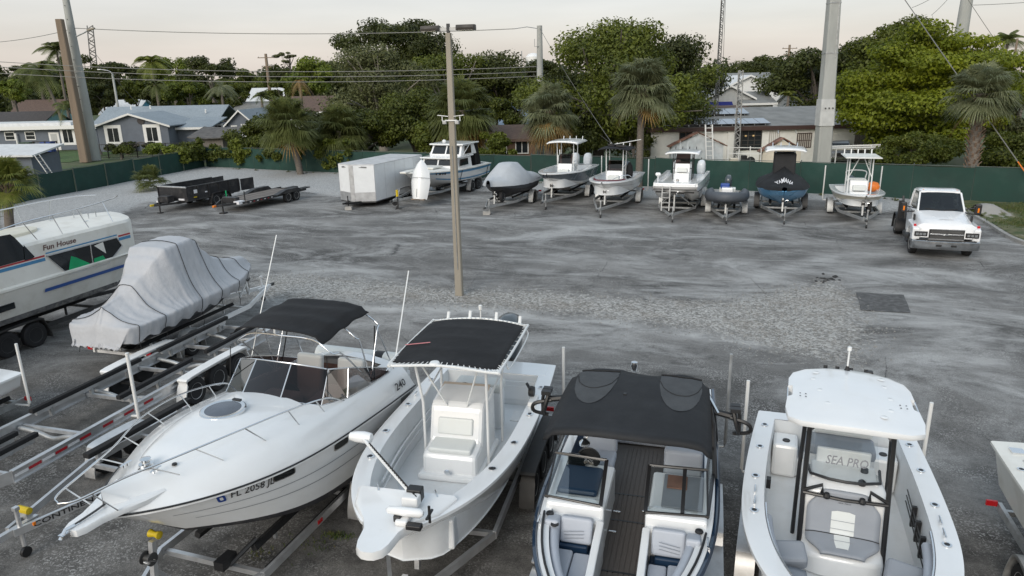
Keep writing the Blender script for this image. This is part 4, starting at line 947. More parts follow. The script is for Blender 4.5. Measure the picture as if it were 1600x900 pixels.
    MB().tube([(2.75, -.98, zt), (2.75, 0, zt+.05), (2.75, .98, zt)], .036, 8).build('tower_bar', BLACKMET, root)
    MB().lathe([(.001, 0), (.07, .01), (.08, .05), (.03, .1)], (4.1, -.62, 2.35), n=12).tube([(4.05, -.6, 2.4), (3.9, -.6, 2.65)], .02, 6).build('rear_view_mirror', CHROME, root)
    def sil(u, v):
        y = lerp(-1.06, 1.06, v)*(1-.05*(1-u)); xa = lerp(2.48, 4.76, u)+(.10*math.cos(PI*(2*v-1)*1.6) if u < .02 else 0); return xa, y
    def can(u, v):
        x, y = sil(u, v); a = abs(2*v-1)
        z = 2.93 - .07*a**6 - .02*sstep(.7, 1, u) - .13*sstep(.2, 0, u)*(1-.35*math.exp(-((v-.38)/.1)**2)) - (.06 if u > .975 else 0) + .035*math.sin(PI*min(1, u*1.1))
        if v < .03 or v > .97: z -= .05
        return wrinkled(V(x, y, z), .016, 12, 1.3)
    MB().grid(can, 36, 36).build('tower_canopy', CANVAS2, root, smooth=60, thick=.014)
    for vc, vw in ((.21, .145), (.80, .145)):
        def pk(u, v, vc=vc, vw=vw):
            a = 2*v-1; L0 = .40*math.sqrt(max(0, 1-a*a*.97)); uu = lerp(.13, .13+.14+L0, u); p = can(uu, vc+vw*a); p.z += .007 + .006*mnoise.noise((uu*14, a*2, vc*9)); return p
        MB().grid(pk, 14, 14).build('mesh_pocket', MESHC, root, smooth=60)
        f = MB(); P = [pk(0, i/10) + V(-.01, 0, .012) for i in range(11)]; f.tube(P, .013, 6); f.build('pocket_roll', CANVAS, root, smooth=50)
        P = [pk(.62, i/10) + V(0, 0, .004) for i in range(11)]; MB().tube(P, .006, 4).build('pocket_seam', STRAP, root)
    MB().lathe([(.02, 0), (.05, .02), (.06, .1), (.05, .16), (.001, .18)], (2.46, -.12, 2.82), n=12).build('all_round_light', CHROME, root, smooth=40)
    MB().b2(3.62, 3.68, -.15, -.11, 2.965, 2.985).build('canopy_button', BLACK, root)
    # board racks on the tower
    for sg in (1, -1):
        k = MB(); c = V(3.0, sg*1.34, 2.45)
        k.tube([c+V(-.05, -sg*.22, .05), c+V(-.02, 0, .02)], .05, 8)
        for s2 in (-1, 1):
            k.tube(curve_pts([c+V(s2*.05, sg*.02, .14), c+V(s2*.10, sg*.06, -.02), c+V(s2*.09, sg*.10, -.16), c+V(0, sg*.11, -.24)], 5), .028, 6); k.tube(curve_pts([c+V(s2*.04, sg*.10, .12), c+V(s2*.02, sg*.12, 0), c+V(s2*.01, sg*.12, -.2)], 5), .024, 6)
            k.box(c+V(s2*.06, sg*.05, .16), (.10, .14, .06))
        k.tube(curve_pts([c+V(.02, -sg*.02, .02), c+V(.05, sg*.24, -.05), c+V(0, sg*.26, -.2), c+V(-.04, sg*.04, -.26)], 5), .03, 6)
        k.build('board_rack', BLACK, root, smooth=40)
        MB().tube([(2.75, sg*.98, 2.7), (3.0, sg*1.15, 2.5)], .03, 6).build('rack_arm', CHROME, root)
    fb = h.on_side(.90, .55, -1, .02, False); MB().add([fb(0, 0), fb(.10, 0), fb(.12, .16), fb(.02, .16)], [(0, 1, 2, 3)]).build('white_badge', INK_W, root)
    bt = boat_trailer('tandem trailer with diamond plate fenders under the navy bowrider', o, face_cam(psi), 5.3, -.1, W=1.95, zr=.45, tongue=2.0, axles=2, mf=BLACKMET, mfen=ALU, r=.33, group='front row boat trailers', ax0=2.6, bunkz=.1, guides=1, gh=1.9, guidem=GALV)
    for sg in (1, -1): MB().b2(3.2, 4.35, sg*1.06, sg*1.34, .50, .53).build('step_plate', ALU, bt); MB().b2(4.35, 4.6, sg*1.08, sg*1.32, .42, .45).build('step_plate', ALU, bt)
wake_boat()

# ------------------------------------------------------------------ white hardtop centre console
def centre_console_white():
    psi = 21.2; o = V(5.25, 10.62, 0)
    root = thing('center_console_boat', 'white open boat with white hardtop on black legs and grey console seat', 'boat', o, face_cam(psi), FRONT)
    h = Hull(5.45, 2.46, .56, 1.72, 1.95, tr=.92, t0=.44, p=2.7, q=.66, tk=.5, kr=.7, ch=.82, cz=.32, cz1=.72, rake=.1, fl=.75)
    h.shell(root, GEL); h.rail(root, GEL, .02, .96, .025)
    bi = deck_open(h, root, GEL, GEL_IN, GEL_IN, w=.25, ta=.05, tf=.93, e=.16, zf=.98, cam=.015, lip=.03)
    sh = lambda x: h.sh(x/h.L)+.02
    MB().b2(.34, .72, -.86, .86, .99, 1.30).build('aft_bench', GEL, root, bev=.03); cushion('aft_bench_pad', .36, .70, -.5, .5, 1.30, 1.36, CUSH_G, root, .02)
    for sg in (1, -1): MB().b2(.32, .80, sg*.52, sg*.90, .99, 1.55).build('aft_locker', GEL, root, bev=.05); MB().lathe([(.06, 0), (.055, .015), (.001, .012)], (.62, sg*.7, 1.55), n=14).build('cup_holder', BLACK, root)
    MB().b2(.325, .335, -.80, -.78, 1.2, 1.35).build('latch', BLACK, root)
    # console
    pr = [(1.85, .98), (3.18, .98), (3.20, 1.30), (2.82, 1.40), (2.70, 1.98), (2.55, 2.06), (2.05, 2.0), (1.85, 1.9)]
    rings = []
    for k in range(9):
        y = lerp(-.50, .50, k/8); e_ = abs(2*k/8-1)**4; rings.append([V(lerp(x, 2.4, .07*e_ + (.10*e_ if x > 2.9 else 0)), y, z-(.06*e_ if z > 1.2 else 0)) for x, z in pr])
    MB().loft(rings).build('console', GEL, root, bev=.04, smooth=35)
    # shaped grey seat with white centre
    def seat(u, v, off=0.0, y0=-.44, y1=.44):
        P = [(2.70, 1.98), (2.74, 1.78), (2.80, 1.55), (2.84, 1.44), (3.0, 1.40), (3.18, 1.36)]; f = u*(len(P)-1); i = min(int(f), len(P)-2); x, z = lerp(P[i][0], P[i+1][0], f-i), lerp(P[i][1], P[i+1][1], f-i)
        w = (.28+.16*sstep(0, .25, u)) - .18*sstep(.72, 1, u); y = lerp(y0, y1, v)*w/.44; return V(x+.045+off, y, z+.035+off*.6-.02*abs(2*v-1)**6)
    MB().grid(seat, 20, 12).build('console_seat', CUSH_G, root, smooth=60, thick=.03)
    MB().grid(lambda u, v: seat(lerp(.25, .88, u), v, .008, -.14, .14), 14, 4).build('seat_insert', CUSH_W, root, smooth=60)
    MB().tube([seat(.62, i/10, .006) for i in range(11)], .007, 4).build('seat_seam', STRAP, root)
    for k in (.36, .50, .74): MB().tube([seat(k, lerp(.34, .66, i/6), .012) for i in range(7)], .004, 4).build('seat_seam', CUSH_G, root)
    lettering('SEA PRO', lambda u, v: seat(.16-v*.6, .40+u*1.0, .01), INK, root, .022, .2, 0, 'seat_lettering', width=.2)
    MB().lathe([(.035, 0), (.03, .01), (.001, .012)], (3.17, 0, 1.12), 'x', 12).build('console_drain', CHROME, root)
    # windscreen with lettering
    wb = [V(2.05, -.46, 2.02), V(2.5, -.42, 2.08), V(2.62, -.2, 2.10), V(2.64, 0, 2.10), V(2.62, .2, 2.10), V(2.5, .42, 2.08), V(2.05, .46, 2.02)]; wt = [V(p.x-.36, p.y*.9, p.z+.40) for p in wb]
    PG = glass('tinted_glass', (.88, .9, .9), .12)
    for i in range(6): MB().add([wb[i], wb[i+1], wt[i+1], wt[i]], [(0, 1, 2, 3)]).build('windscreen_pane', PG, root)
    MB().tube(wb, .02, 6).build('windscreen_trim', BLACK, root, smooth=50); MB().b2(2.05, 2.5, -.4, .4, 2.02, 2.05).build('dash', GEL_IN, root, bev=.02)
    MB().b2(2.02, 2.08, -.34, .34, 2.0, 2.26).build('instrument_panel', GEL_IN, root, bev=.02)
    lettering('SEA PRO', lambda u, v: V(2.52-.9*v, -.26+u, 2.27+v), INK_G, root, .085, .25, .012, 'windscreen_lettering', width=.52)
    for x, y in ((2.2, .26), (2.55, .2)): MB().lathe([(.05, 0), (.045, .05), (.02, .07)], (x, y, 2.05), n=12).build('compass', BLACK, root, smooth=40)
    cushion('leaning_post', .95, 1.4, -.5, .5, 1.78, 1.95, CUSH_G, root, .05); MB().b2(1.0, 1.36, -.46, .46, .98, 1.78).build('leaning_post_base', GEL, root, bev=.05); MB().b2(.93, 1.02, -.48, .48, 1.95, 2.3).build('seat_back', CUSH_W, root, bev=.04)
    # hard top
    def outl(s=1.0, dz=0, n=1):
        c = [(1.36, -.55), (1.32, -.0), (1.36, .55), (1.50, .74), (1.75, .80), (2.02, .80), (2.05, .735), (2.40, .745), (2.43, .815), (2.75, .83), (3.02, .80), (3.17, .62), (3.22, 0)]
        return None
    zt = 3.0
    half = [(1.30, 0), (1.32, .30), (1.37, .56), (1.50, .73), (1.72, .785), (2.02, .79), (2.05, .72), (2.36, .72), (2.39, .80), (2.72, .82), (3.0, .78), (3.14, .62), (3.22, .32), (3.24, 0)]
    half = [(x-.16, y) for x, y in half]
    out_ = half + [(x, -y) for x, y in reversed(half[1:-1])]
    cz = lambda x, y: zt + .10*(1-(y/.85)**2) + .03*math.sin(PI*(x-1.14)/1.95)
    out_s = [(x, math.copysign(.79, y) if abs(abs(y)-.72) < .01 else y) for x, y in out_]
    def ringat(s, dz): return [V(2.11+(x-2.11)*s, y*s, cz(x, y)*1.0+dz) for x, y in (out_ if s > .96 else out_s)]
    rings = [ringat(.93, -.10), ringat(.985, -.085), ringat(1.0, -.05), ringat(.99, -.012), ringat(.92, .006), ringat(.8, .012)]
    for s in (.6, .4, .2, .02): rings.append([V(2.11+(x-2.11)*s, y*s, cz(2.11+(x-2.11)*s, y*s)+.014) for x, y in out_s])
    MB().loft(rings).build('hardtop', GEL, root, smooth=40)
    for x, y in [(1.42, -.42), (1.42, .42), (1.7, -.45), (1.72, .42), (2.1, -.38), (2.12, .45), (2.5, -.30), (2.48, .42), (2.7, .33)]:
        MB().lathe([(.05, 0), (.04, .005), (.001, .006)], (x, y, cz(x, y)+.010), n=12).build('top_boss', GEL, root, smooth=40)
    for x, y in ((2.26, -.60), (2.26, .60)):
        for dx in (-.045, .045):
            for dy in (-.035, .035): MB().lathe([(.012, 0), (.001, .008)], (x+dx, y+dy, cz(x, y)+.010), n=8).build('bolt_hole', BLACK, root)
    for sg in (1, -1): MB().tube([(1.87, sg*.785, zt-.0), (2.22, sg*.79, zt-.0)], .014, 6).build('grab_bar', CHROME, root)
    MB().tube([(1.22, 0, zt+.1), (1.22, 0, zt+.40)], .013, 6).lathe([(.02, 0), (.032, .01), (.03, .06), (.01, .07)], (1.22, 0, zt+.40), n=10).build('anchor_light', WHITEPIPE, root, smooth=40); MB().lathe([(.05, 0), (.03, .03), (.02, .08)], (1.22, 0, zt+.09), n=10).build('light_base', BLACK, root)
    for y in (-.28, -.12, .06, .26): MB().tube([(1.14, y, zt+.0), (1.10, y, zt+.1)], .028, 8).build('rocket_rod_holder', BLACK, root, smooth=40)
    MB().box((1.14, .30, zt+.06), (.1, .1, .08)).build('spreader_light', BLACK, root, bev=.02)
    # black frame
    for sg in (1, -1):
        MB().tube([(2.98, sg*.50, .98), (2.72, sg*.50, 2.0), (2.55, sg*.49, 2.95)], .032, 8).build('top_leg', BLACKMET, root, smooth=40); MB().tube([(2.30, sg*.56, .98), (2.2, sg*.55, 2.0), (2.15, sg*.52, 2.95)], .028, 8).build('top_leg', BLACKMET, root, smooth=40)
        MB().tube([(2.74, sg*.50, 1.95), (2.80, sg*.28, 2.10), (2.80, sg*.28, 1.98)], .024, 8).build('top_brace', BLACKMET, root, smooth=40); MB().tube([(2.56, sg*.49, 2.72), (2.4, sg*.25, 2.95)], .02, 6).build('top_brace', BLACKMET, root); MB().lathe([(.055, 0), (.045, .02)], (2.98, sg*.5, .985), n=12).build('leg_foot', BLACK, root)
    MB().tube([(2.76, -.50, 1.93), (2.79, 0, 1.92), (2.76, .50, 1.93)], .024, 8).build('top_crossbar', BLACKMET, root)
    for y in (-.22, .2): MB().lathe([(.04, -.03), (.045, 0), (.03, .04)], (2.80, y, 1.95), n=10).build('bar_light', BLACK, root)
    # bow lounge cushions
    for sg in (1, -1):
        def bow(u, v, sg=sg):
            x = lerp(3.35, 4.72, u); yo = bi(x/h.L)-.05; yi = max(.05, yo-lerp(.42, .34, u)); return V(x, sg*lerp(yi, yo, v), 1.32+.02*math.sin(PI*v))
        MB().grid(lambda u, v: bow(lerp(.26, 1, u), v), 14, 6).build('bow_cushion', CUSH_G, root, smooth=50, thick=.09)
        MB().grid(lambda u, v: bow(lerp(.36, 1, u), lerp(.25, .55, v)) + V(0, 0, .006), 10, 3).build('cushion_insert', CUSH_W, root)
        b_ = MB(); b_.loft([[bow(u, 0)+V(0, 0, -.34), bow(u, 0)+V(0, 0, -.09), bow(u, 1)+V(0, 0, -.09), bow(u, 1)+V(0, 0, -.34)] for u in np.linspace(0, 1, 10)]); b_.build('bow_seat_base', GEL, root, smooth=40)
        c = bow(.12, .45); cushion('bow_backrest', c.x-.16, c.x+.16, c.y-.22, c.y+.22, 1.36, 1.56, CUSH_G, root, .06, Matrix.Rotation(.35, 3, 'Y') @ Matrix.Rotation(-sg*.2, 3, 'Z'))
        MB().tube(curve_pts([V(x, sg*(bi(x/h.L)-.02), sh(x)-.06+.05) for x in np.linspace(3.0, 4.75, 9)], 3), .016, 6).build('bow_grab_rail', CHROME, root, smooth=60)
        MB().tube(curve_pts([V(x, sg*(bi(x/h.L)-.05), sh(x)-.16) for x in np.linspace(3.1, 4.75, 9)], 3), .06, 8).build('coaming_bolster', CUSH_L, root, smooth=60)
        for x in (.55, 1.35, 2.3, 3.25): rodholder(root, x, sg*(h.b(x/h.L)-.12), sh(x))
        for x in (2.75, 3.05): cleat(root, x, sg*(h.b(x/h.L)-.13), sh(x))
        pts = [V(h.L*t, sg*(h.b(t)-.05), sh(h.L*t)+.002) for t in np.linspace(.1, .42, 8)]
    # rod rack on the port liner, latch gear
    for k in range(3): MB().box((2.1+.35*k, bi(.4)-.05, 1.45), (.05, .06, .3)).build('rod_rack', BLACK, root)
    for k in range(3): MB().tube([(1.6, bi(.3)-.06, 1.38+.09*k), (3.1, bi(.45)-.06, 1.34+.09*k)], .009, 5).build('stowed_rod', STEELDK, root)
    MB().box((2.1, -bi(.3)+.04, 1.6), (.1, .06, .14)).build('washdown_fitting', BLACK, root)
    outboard(root, (-.05, 0, 1.42), 1.0, GEL)
    boat_trailer('aluminium trailer with white guide posts under the white hardtop boat', o, face_cam(psi), 3.9, -.25, W=1.85, zr=.5, tongue=2.0, axles=2, mf=ALU, mfen=ALU, r=.33, group='front row boat trailers', ax0=1.9, guides=2, gh=1.75)
centre_console_white()
# ------------------------------------------------------------------ empty aluminium trailers on the left
def empty_trailer_a():
    psi = 16.5; root = boat_trailer('long empty aluminium trailer with red and white tape along its rail', V(-8.42, 16.6, 0), face_cam(psi), 5.2, -3.0, W=1.78, zr=.56, tongue=2.0, axles=3, mf=ALU, mfen=WHITEP, r=.33, group='empty boat trailers', winch=True, bunk=False, rw=.02, rh=.24, guides=0)
    for sg in (1, -1):
        for z in (.445, .675): MB().b2(-3.0, 5.2, sg*.89-.05, sg*.89+.05, z-.008, z+.008).build('rail_flange', ALU, root)
    # reflective tape, alternating blocks on the port rail
    for k in range(22):
        x = 4.9-k*.28
        if k % 7 == 6: continue
        MB().b2(x, x+.26, .9005, .9045, .53, .585).build('reflective_tape', TAPE_R if k % 2 else TAPE_W, root)
    for y, x0, x1, z in ((-.72, .4, 3.4, .80), (-.72, -2.9, -.2, .80), (.55, .1, 2.4, .80), (.55, -2.8, -.4, .80), (-.42, 4.0, 5.3, .66), (-.02, 3.9, 5.1, .64)):
        MB().b2(x0, x1, y-.055, y+.055, z-.05, z+.05).build('bunk', CARPET, root, bev=.015)
        MB().b2(x0+.1, x1-.1, y-.03, y+.03, z-.13, z-.05).build('bunk_beam', ALU, root)
        for k in (.15, .5, .85): MB().b2(lerp(x0, x1, k)-.03, lerp(x0, x1, k)+.03, y-.04, y+.04, .5, z-.1).build('bunk_bracket', GALV, root)
    for x in (3.6, 1.7, -.3, -2.2):
        MB().tube(curve_pts([(x, -.86, .52), (x, -.4, .47), (x, 0, .38), (x, .4, .47), (x, .86, .52)], 5), .05, 8).build('curved_crossmember', GALV, root, smooth=50)
    MB().tube([(2.55, 1.0, .5), (2.55, 1.18, .52)], .03, 6).tube([(2.55, 1.18, .2), (2.50, 1.12, 1.9)], .037, 10).lathe([(.04, 0), (.04, .03), (.001, .035)], (2.50, 1.12, 1.9), n=10).build('guide_post', PVC, root, smooth=40)
    MB().tube([(-2.6, 1.05, .5), (-2.6, 1.10, 1.15)], .035, 10).build('guide_post', PVC, root, smooth=40)
    for k in range(2): MB().box((-2.95, .89, .6-.0*k), (.03, .10, .06)).build('side_marker', REDL, root)
empty_trailer_a()
def empty_trailer_b():
    psi = 20; ap = G(-8, 846, .5); ax = aft(psi); o = ap + ax*3.15; o.z = 0
    root = boat_trailer('small empty trailer lettered CONTINENTAL with yellow winch roller at its tongue', o, face_cam(psi), .95, -1.6, W=1.35, zr=.5, tongue=2.2, axles=2, mf=ALU, mfen=ALU, r=.29, group='empty boat trailers', winch=False, bunk=False, rw=.06, rh=.13)
    for y in (-.52, .5): MB().b2(-1.5, 1.05, y-.08, y+.08, .70, .80).build('bunk', CARPET, root, bev=.02)
    for y in (-.52, .5):
        for x in (-1.2, .8): MB().b2(x-.04, x+.04, y-.04, y+.04, .5, .72).build('bunk_bracket', ALU, root)
    MB().lathe([(.02, -.13), (.06, -.12), (.06, .12), (.02, .13)], (2.55, -.12, .66), 'y', 12).build('roller', YELLOW, root, smooth=30); MB().box((2.55, -.12, .58), (.1, .2, .1)).build('roller_bracket', GALV, root)
    MB().b2(2.62, 2.66, .16, .20, .5, .55).build('side_marker', AMBER, root)
    # lettering along the outside of the port tongue rail
    A, B = V(.93, .675+.034, .465), V(2.9, .07+.034, .465); d = (B-A).normalized(); n = V(-d.y, d.x, 0)
    lettering('CONTINENTAL', lambda u, v: B - d*(.25+1.25) + d*0 + (d*(-0) + (A-B).normalized()*0) + (B-A).normalized()*0 + V(0, 0, v) + (d*(1.25-u)) + n*.004, INK, root, .085, 0, .012, 'maker_lettering', width=1.25)
empty_trailer_b()

# ------------------------------------------------------------------ tarped boat
def tarped_boat():
    psi = 17; o = V(-10.52, 17.5, 0)
    root = thing('tarped_boat', 'boat under a wrinkled grey tarp strapped down with black webbing', 'boat', o, rad(90-psi), FRONT)
    h = Hull(5.6, 2.15, .62, 1.32, 1.55, t0=.4, p=2.2, q=.85, ch=.84)
    h.shell(root, OUTB_G, BOTTOM, split=.3); h.rail(root, ALU, .02, .98, .01)
    prof = [(-.42, 1.02, .22, .72), (-.30, 1.5, .10, .92), (-.05, 1.86, .05, 1.05), (.45, 1.98, .10, 1.12), (1.0, 2.38, .28, 1.16), (1.45, 2.80, .46, 1.15), (1.72, 3.04, .58, 1.14), (2.2, 3.10, .60, 1.14), (2.75, 3.12, .56, 1.13), (3.0, 3.0, .48, 1.12), (3.35, 2.62, .40, 1.1), (3.8, 2.28, .38, 1.03), (4.4, 2.06, .34, .87), (5.0, 1.95, .25, .62), (5.45, 1.9, .14, .34), (5.75, 1.72, .04, .10)]
    def at_(x):
        for i in range(len(prof)-1):
            if prof[i][0] <= x <= prof[i+1][0]:
                k = (x-prof[i][0])/(prof[i+1][0]-prof[i][0]); k = k*k*(3-2*k)*.6+k*.4; return [lerp(prof[i][j], prof[i+1][j], k) for j in range(4)]
        return prof[-1]
    def fn(u, v):
        x = lerp(-.42, 5.75, u); _, zr, wt, wg = at_(x); a = 2*v-1; s = abs(a); sg = math.copysign(1, a)
        zg = 1.42+.12*u; zs = .98+.30*u+.05*math.sin(11*x+sg)
        if x < 0: zs = max(.85, .98+.05*math.sin(11*x)); zg = min(zg, zr-.1)
        if s < .3: y, z = wt*s/.3, zr - .05*(s/.3)**2
        elif s < .8:
            k = (s-.3)/.5; y, z = lerp(wt, wg+.03, k), lerp(zr-.05, zg, k) - .16*math.sin(PI*k)*(zr-zg)
        else:
            k = (s-.8)/.2; y, z = wg+.03-.10*k*k, lerp(zg, zs, k)
        xs = x+(.55-s)*.35*math.sin(x*1.7)
        fold = sstep(.24, .62, s)*(.05*mnoise.noise((x*3.0, sg*3, 0)) + .045*(.35-abs(mnoise.noise((xs*4.2, sg*5+s*.5, 2)))) + .028*(.3-abs(mnoise.noise((xs*9.5, sg*7, s*1.2))))) + .05*sstep(.74, 1, s)*mnoise.noise((x*6.5, sg*2, 4))
        tw = .035*mnoise.noise((x*1.4, y*1.4, z)) + .012*abs(mnoise.noise((x*5, y*5, 3)))
        return V(x+.02*math.sin(7*y), sg*(y+fold+tw*.6), z + fold*.5 + tw)
    MB().grid(fn, 190, 96).build('tarp', TARP, root, smooth=70)
    # stern closes down to the skirt
    rg_ = [fn(0, k/96) for k in range(97)]; MB().loft([rg_, [V(p.x-.10*(.4+.6*math.sin(k*1.1)**2)*(1.6-p.z), p.y*.985, max(.90, p.z-.22)) for k, p in enumerate(rg_)], [V(p.x-.04, p.y*.96, .88+.03*math.sin(k*.7)) for k, p in enumerate(rg_)]], False).build('tarp_end', TARP, root, smooth=70)
    for u in (.055, .19, .56, .72, .86, .42):
        pts = [fn(u+.012*math.sin(6*k/64)*0, k/64) for k in range(1, 64)]; pts = [p + V(0, (.012 if p.y > 0 else -.012)*min(1, abs(p.y)), .016) for p in pts]
        MB().tube(pts, .010, 4).build('webbing_strap', STRAP, root, smooth=60)
        for e_ in (pts[0], pts[-1]): MB().tube([e_, e_+V(.03, 0, -.35), e_+V(-.02, 0, -.5)], .01, 4).build('strap_tail', STRAP, root)
    boat_trailer('white single-rail trailer under the grey tarped boat', o, rad(90-psi), 4.6, .2, W=1.7, zr=.5, tongue=2.3, axles=1, mf=WHITEP, mfen=GALV, r=.33, group='front row boat trailers', ax0=1.6, wincht=.7)
tarped_boat()

# ------------------------------------------------------------------ large old cruiser on the left edge
def fun_house():
    psi = 16; P0 = G(205, 366, 2.6); right = V(math.cos(rad(psi)), -math.sin(rad(psi)), 0); ax = aft(psi); o = P0 - right*1.4; o.z = 0
    root = thing('cabin_cruiser', 'big cream cruiser named Fun House with red and blue stripes and slanted windows', 'boat', o, rad(90-psi), FRONT)
    def sp(px, py, y=-1.4):
        """where the sight line meets the starboard cabin side: local x, z"""
        q = o + right*(-y); v = ray(px, py); c = Vector((0, 0, CAM_H)); t = (q-c).dot(right)/v.dot(right); w = c+v*t; return ((w-o).dot(ax), w.z)
    def w(x): return 1 - .55*max(0, (x+.15)/.85)**2
    X = [-9.5, -8, -6, -4.5, -3.2, -2.2, -1.2, -.6, -.15, .1, .3, .5, .7]
    def ring(x, pts): 
        half = [V(x + (kx*sstep(-1, .7, x)), y*w(x)*(1.0 if z > 2 else lerp(1, .75, sstep(-1, .7, x))), z) for y, z, kx in pts]; return half + [V(p.x, -p.y, p.z) for p in reversed(half)]
    lo = [(0.001, .72, -.9), (.65, .82, -.8), (1.18, 1.02, -.6), (1.30, 1.5, -.2), (1.44, 1.93, .0)]
    MB().loft([ring(x, lo) for x in X]).build('hull', GEL_OLD, root, smooth=35)
    MB().loft([ring(x, [(1.44, 1.93, 0), (1.47, 1.96, 0), (1.47, 2.02, 0), (1.40, 2.06, 0)]) for x in X]).build('rub_rail', GEL_OLD, root, smooth=35)
    up = [(1.40, 2.06, 0), (1.40, 3.02, .0), (1.34, 3.10, 0), (.9, 3.16, 0), (.001, 3.2, 0)]
    MB().loft([ring(x, up) for x in X]).build('cabin_side', GEL_OLD, root, smooth=35)
    MB().loft([ring(x, [(.001, .715, -.9), (.655, .812, -.8), (1.19, 1.01, -.6), (1.215, 1.16, -.55)]) for x in X], True).build('hull_bottom', mat('dirty_waterline', (.10, .10, .10), .8, var=.5, vscale=5, dirt=((.3, .29, .26), .8, 7)), root, smooth=35)
    # pilothouse
    PH = [(-9.5, 3.1), (-4.1, 3.1), (-4.35, 3.36), (-5.1, 3.75), (-9.5, 3.78)]
    MB().prism(PH, -1.395, 1.395).build('pilothouse', GEL_OLD, root, bev=.05); MB().b2(-9.5, -4.75, -1.42, 1.42, 3.78, 3.92).build('pilothouse_roof', GEL_OLD, root, bev=.05)
    MB().lathe([(.09, 0), (.1, .06), (.05, .12), (.001, .13)], (-4.9, -1.2, 3.92), n=12).build('searchlight', GEL_OLD, root, smooth=40)
    def panel(name, px, m, y=-1.4, th=.012, off=.004, par=root):
        pl = [sp(*p) for p in px]; mb = MB(); mb.loft([[V(x, y-off, z) for x, z in pl], [V(x, y-off-th, z) for x, z in pl]]); return mb.build(name, m, par)
    # side window with two panes, frame and what shows inside
    win = [(72, 400), (181, 371), (190, 384), (169, 411), (106, 429)]
    panel('window_recess', win, GLASS_BK)
    panel('window_glass', [(75, 401), (139, 383), (144, 417), (107, 427)], GLASS_BK, off=.017, th=.004); panel('window_glass', [(141, 382.5), (180, 373), (188, 384), (168, 410), (146, 416)], GLASS_BK, off=.017, th=.004)
    panel('green_tarp_inside', [(106, 426), (110, 400), (118, 402), (143, 413), (144, 416)], GREENT, off=.022, th=.003); panel('green_tarp_inside', [(146, 404), (160, 399), (168, 410), (147, 416)], GREENT, off=.022, th=.003)
    panel('cream_panel_inside', [(146, 384), (160, 378), (165, 396)], GEL_OLD, off=.022, th=.003)
    fr = [V(sp(*p)[0], -1.42, sp(*p)[1]) for p in win]; MB().tube(fr, .022, 5, True).build('window_frame', ALU, root); 
    a, b = sp(140, 382), sp(145, 416); MB().tube([V(a[0], -1.425, a[1]), V(b[0], -1.425, b[1])], .014, 5).build('window_mullion', ALU, root)
    panel('pilothouse_window', [(-60, 380), (15, 366), (22, 371), (52, 402), (-60, 432)], GLASS_BK); panel('pilothouse_window', [(36, 383), (53, 401), (49, 404), (38, 407)], GLASS_BK, off=.02)
    def stripe(name, p0, p1, z0, z1, m, y=-1.4): MB().b2(p0, p1, y-.006, y-.002, z0, z1).build(name, m, root)
    xe = -.55; x_ws, x_we = sp(72, 400)[0], sp(183, 371)[0]
    for x0, x1 in ((-9.4, x_ws-.05), (x_we+.05, xe+.5)):
        stripe('red_stripe', x0, x1, 2.62, 2.67, STRIPE_RED); stripe('blue_stripe', x0, x1, 2.50, 2.59, BLUE_STRIPE)
    stripe('blue_stripe', x_ws, x_we, 2.68, 2.72, BLUE_STRIPE)
    q0, q1 = sp(73, 470, -1.38), sp(150, 446, -1.38); MB().loft([[V(q0[0], -1.375, 1.60), V(q0[0]+.03, -1.39, 1.70)], [V(-.4, -1.375, 1.60), V(-.4, -1.39, 1.70)]], False).build('blue_stripe', STRIPE_BLUE2, root)
    a = sp(66, 388); lettering('Fun House', lambda u, v: V(a[0]+u, -1.408, 2.80+v), mat('brown_lettering', (.13, .07, .06), .6), root, .15, .15, .025, 'name_lettering', width=1.15)
    for px in ((20, 498),): x, z = sp(0, 490, -1.33); MB().b2(x-.4, x+.45, -1.365, -1.345, 1.42, 1.60).build('portlight', GLASS_BK, root, bev=.03)
    # foredeck: raised hatch, rails, cleats
    pl = [(-3.9+1.3*math.cos(a_)*.9+.5, .62*math.sin(a_)) for a_ in [2*PI*k/24 for k in range(24)]]
    MB().loft([[V(x, y, 3.17) for x, y in pl], [V(x, y*.97, 3.25) for x, y in pl], [V(-3.4+(x+3.4)*.9, y*.88, 3.28) for x, y in pl]]).build('deck_pad', CREAMHULL, root, smooth=40)
    for sg in (1, -1):
        top = [V(-4.6, sg*1.2, 3.55), V(-3.6, sg*1.26, 3.68), V(-2.0, sg*1.22, 3.72), V(-.8, sg*1.1, 3.76), V(.2, sg*.8, 3.78), V(.65, sg*.45, 3.76)]
        MB().tube(curve_pts(top, 5), .018, 6).build('bow_rail', CHROME, root, smooth=60)
        for k, bx in ((3.6, -3.3), (2.7, -2.45), (1.7, -1.5), (.6, -.55)):
            c = min(curve_pts(top, 5), key=lambda p: abs(p.x+k)); MB().tube([V(bx, sg*min(1.3*w(bx), 1.3), 3.12), c], .014, 5).build('stanchion', CHROME, root)
        for k in (-.5, -.2): MB().tube([V(k, sg*.3, 3.15), V(k, sg*.3, 3.36)], .02, 6).build('bollard', CHROME, root)
        cleat(root, -1.0, sg*.7, 3.16)
    tr = boat_trailer('heavy dark steel trailer under the Fun House cruiser', o + ax*-4.2, rad(90-psi), 3.2, -3.6, W=1.5, zr=.42, tongue=2.2, axles=2, mf=STEELDK, mfen=STEELDK, r=.37, rim=STEELDK, group='front row boat trailers', winch=False, bunkz=.28, wincht=.5)
fun_house()

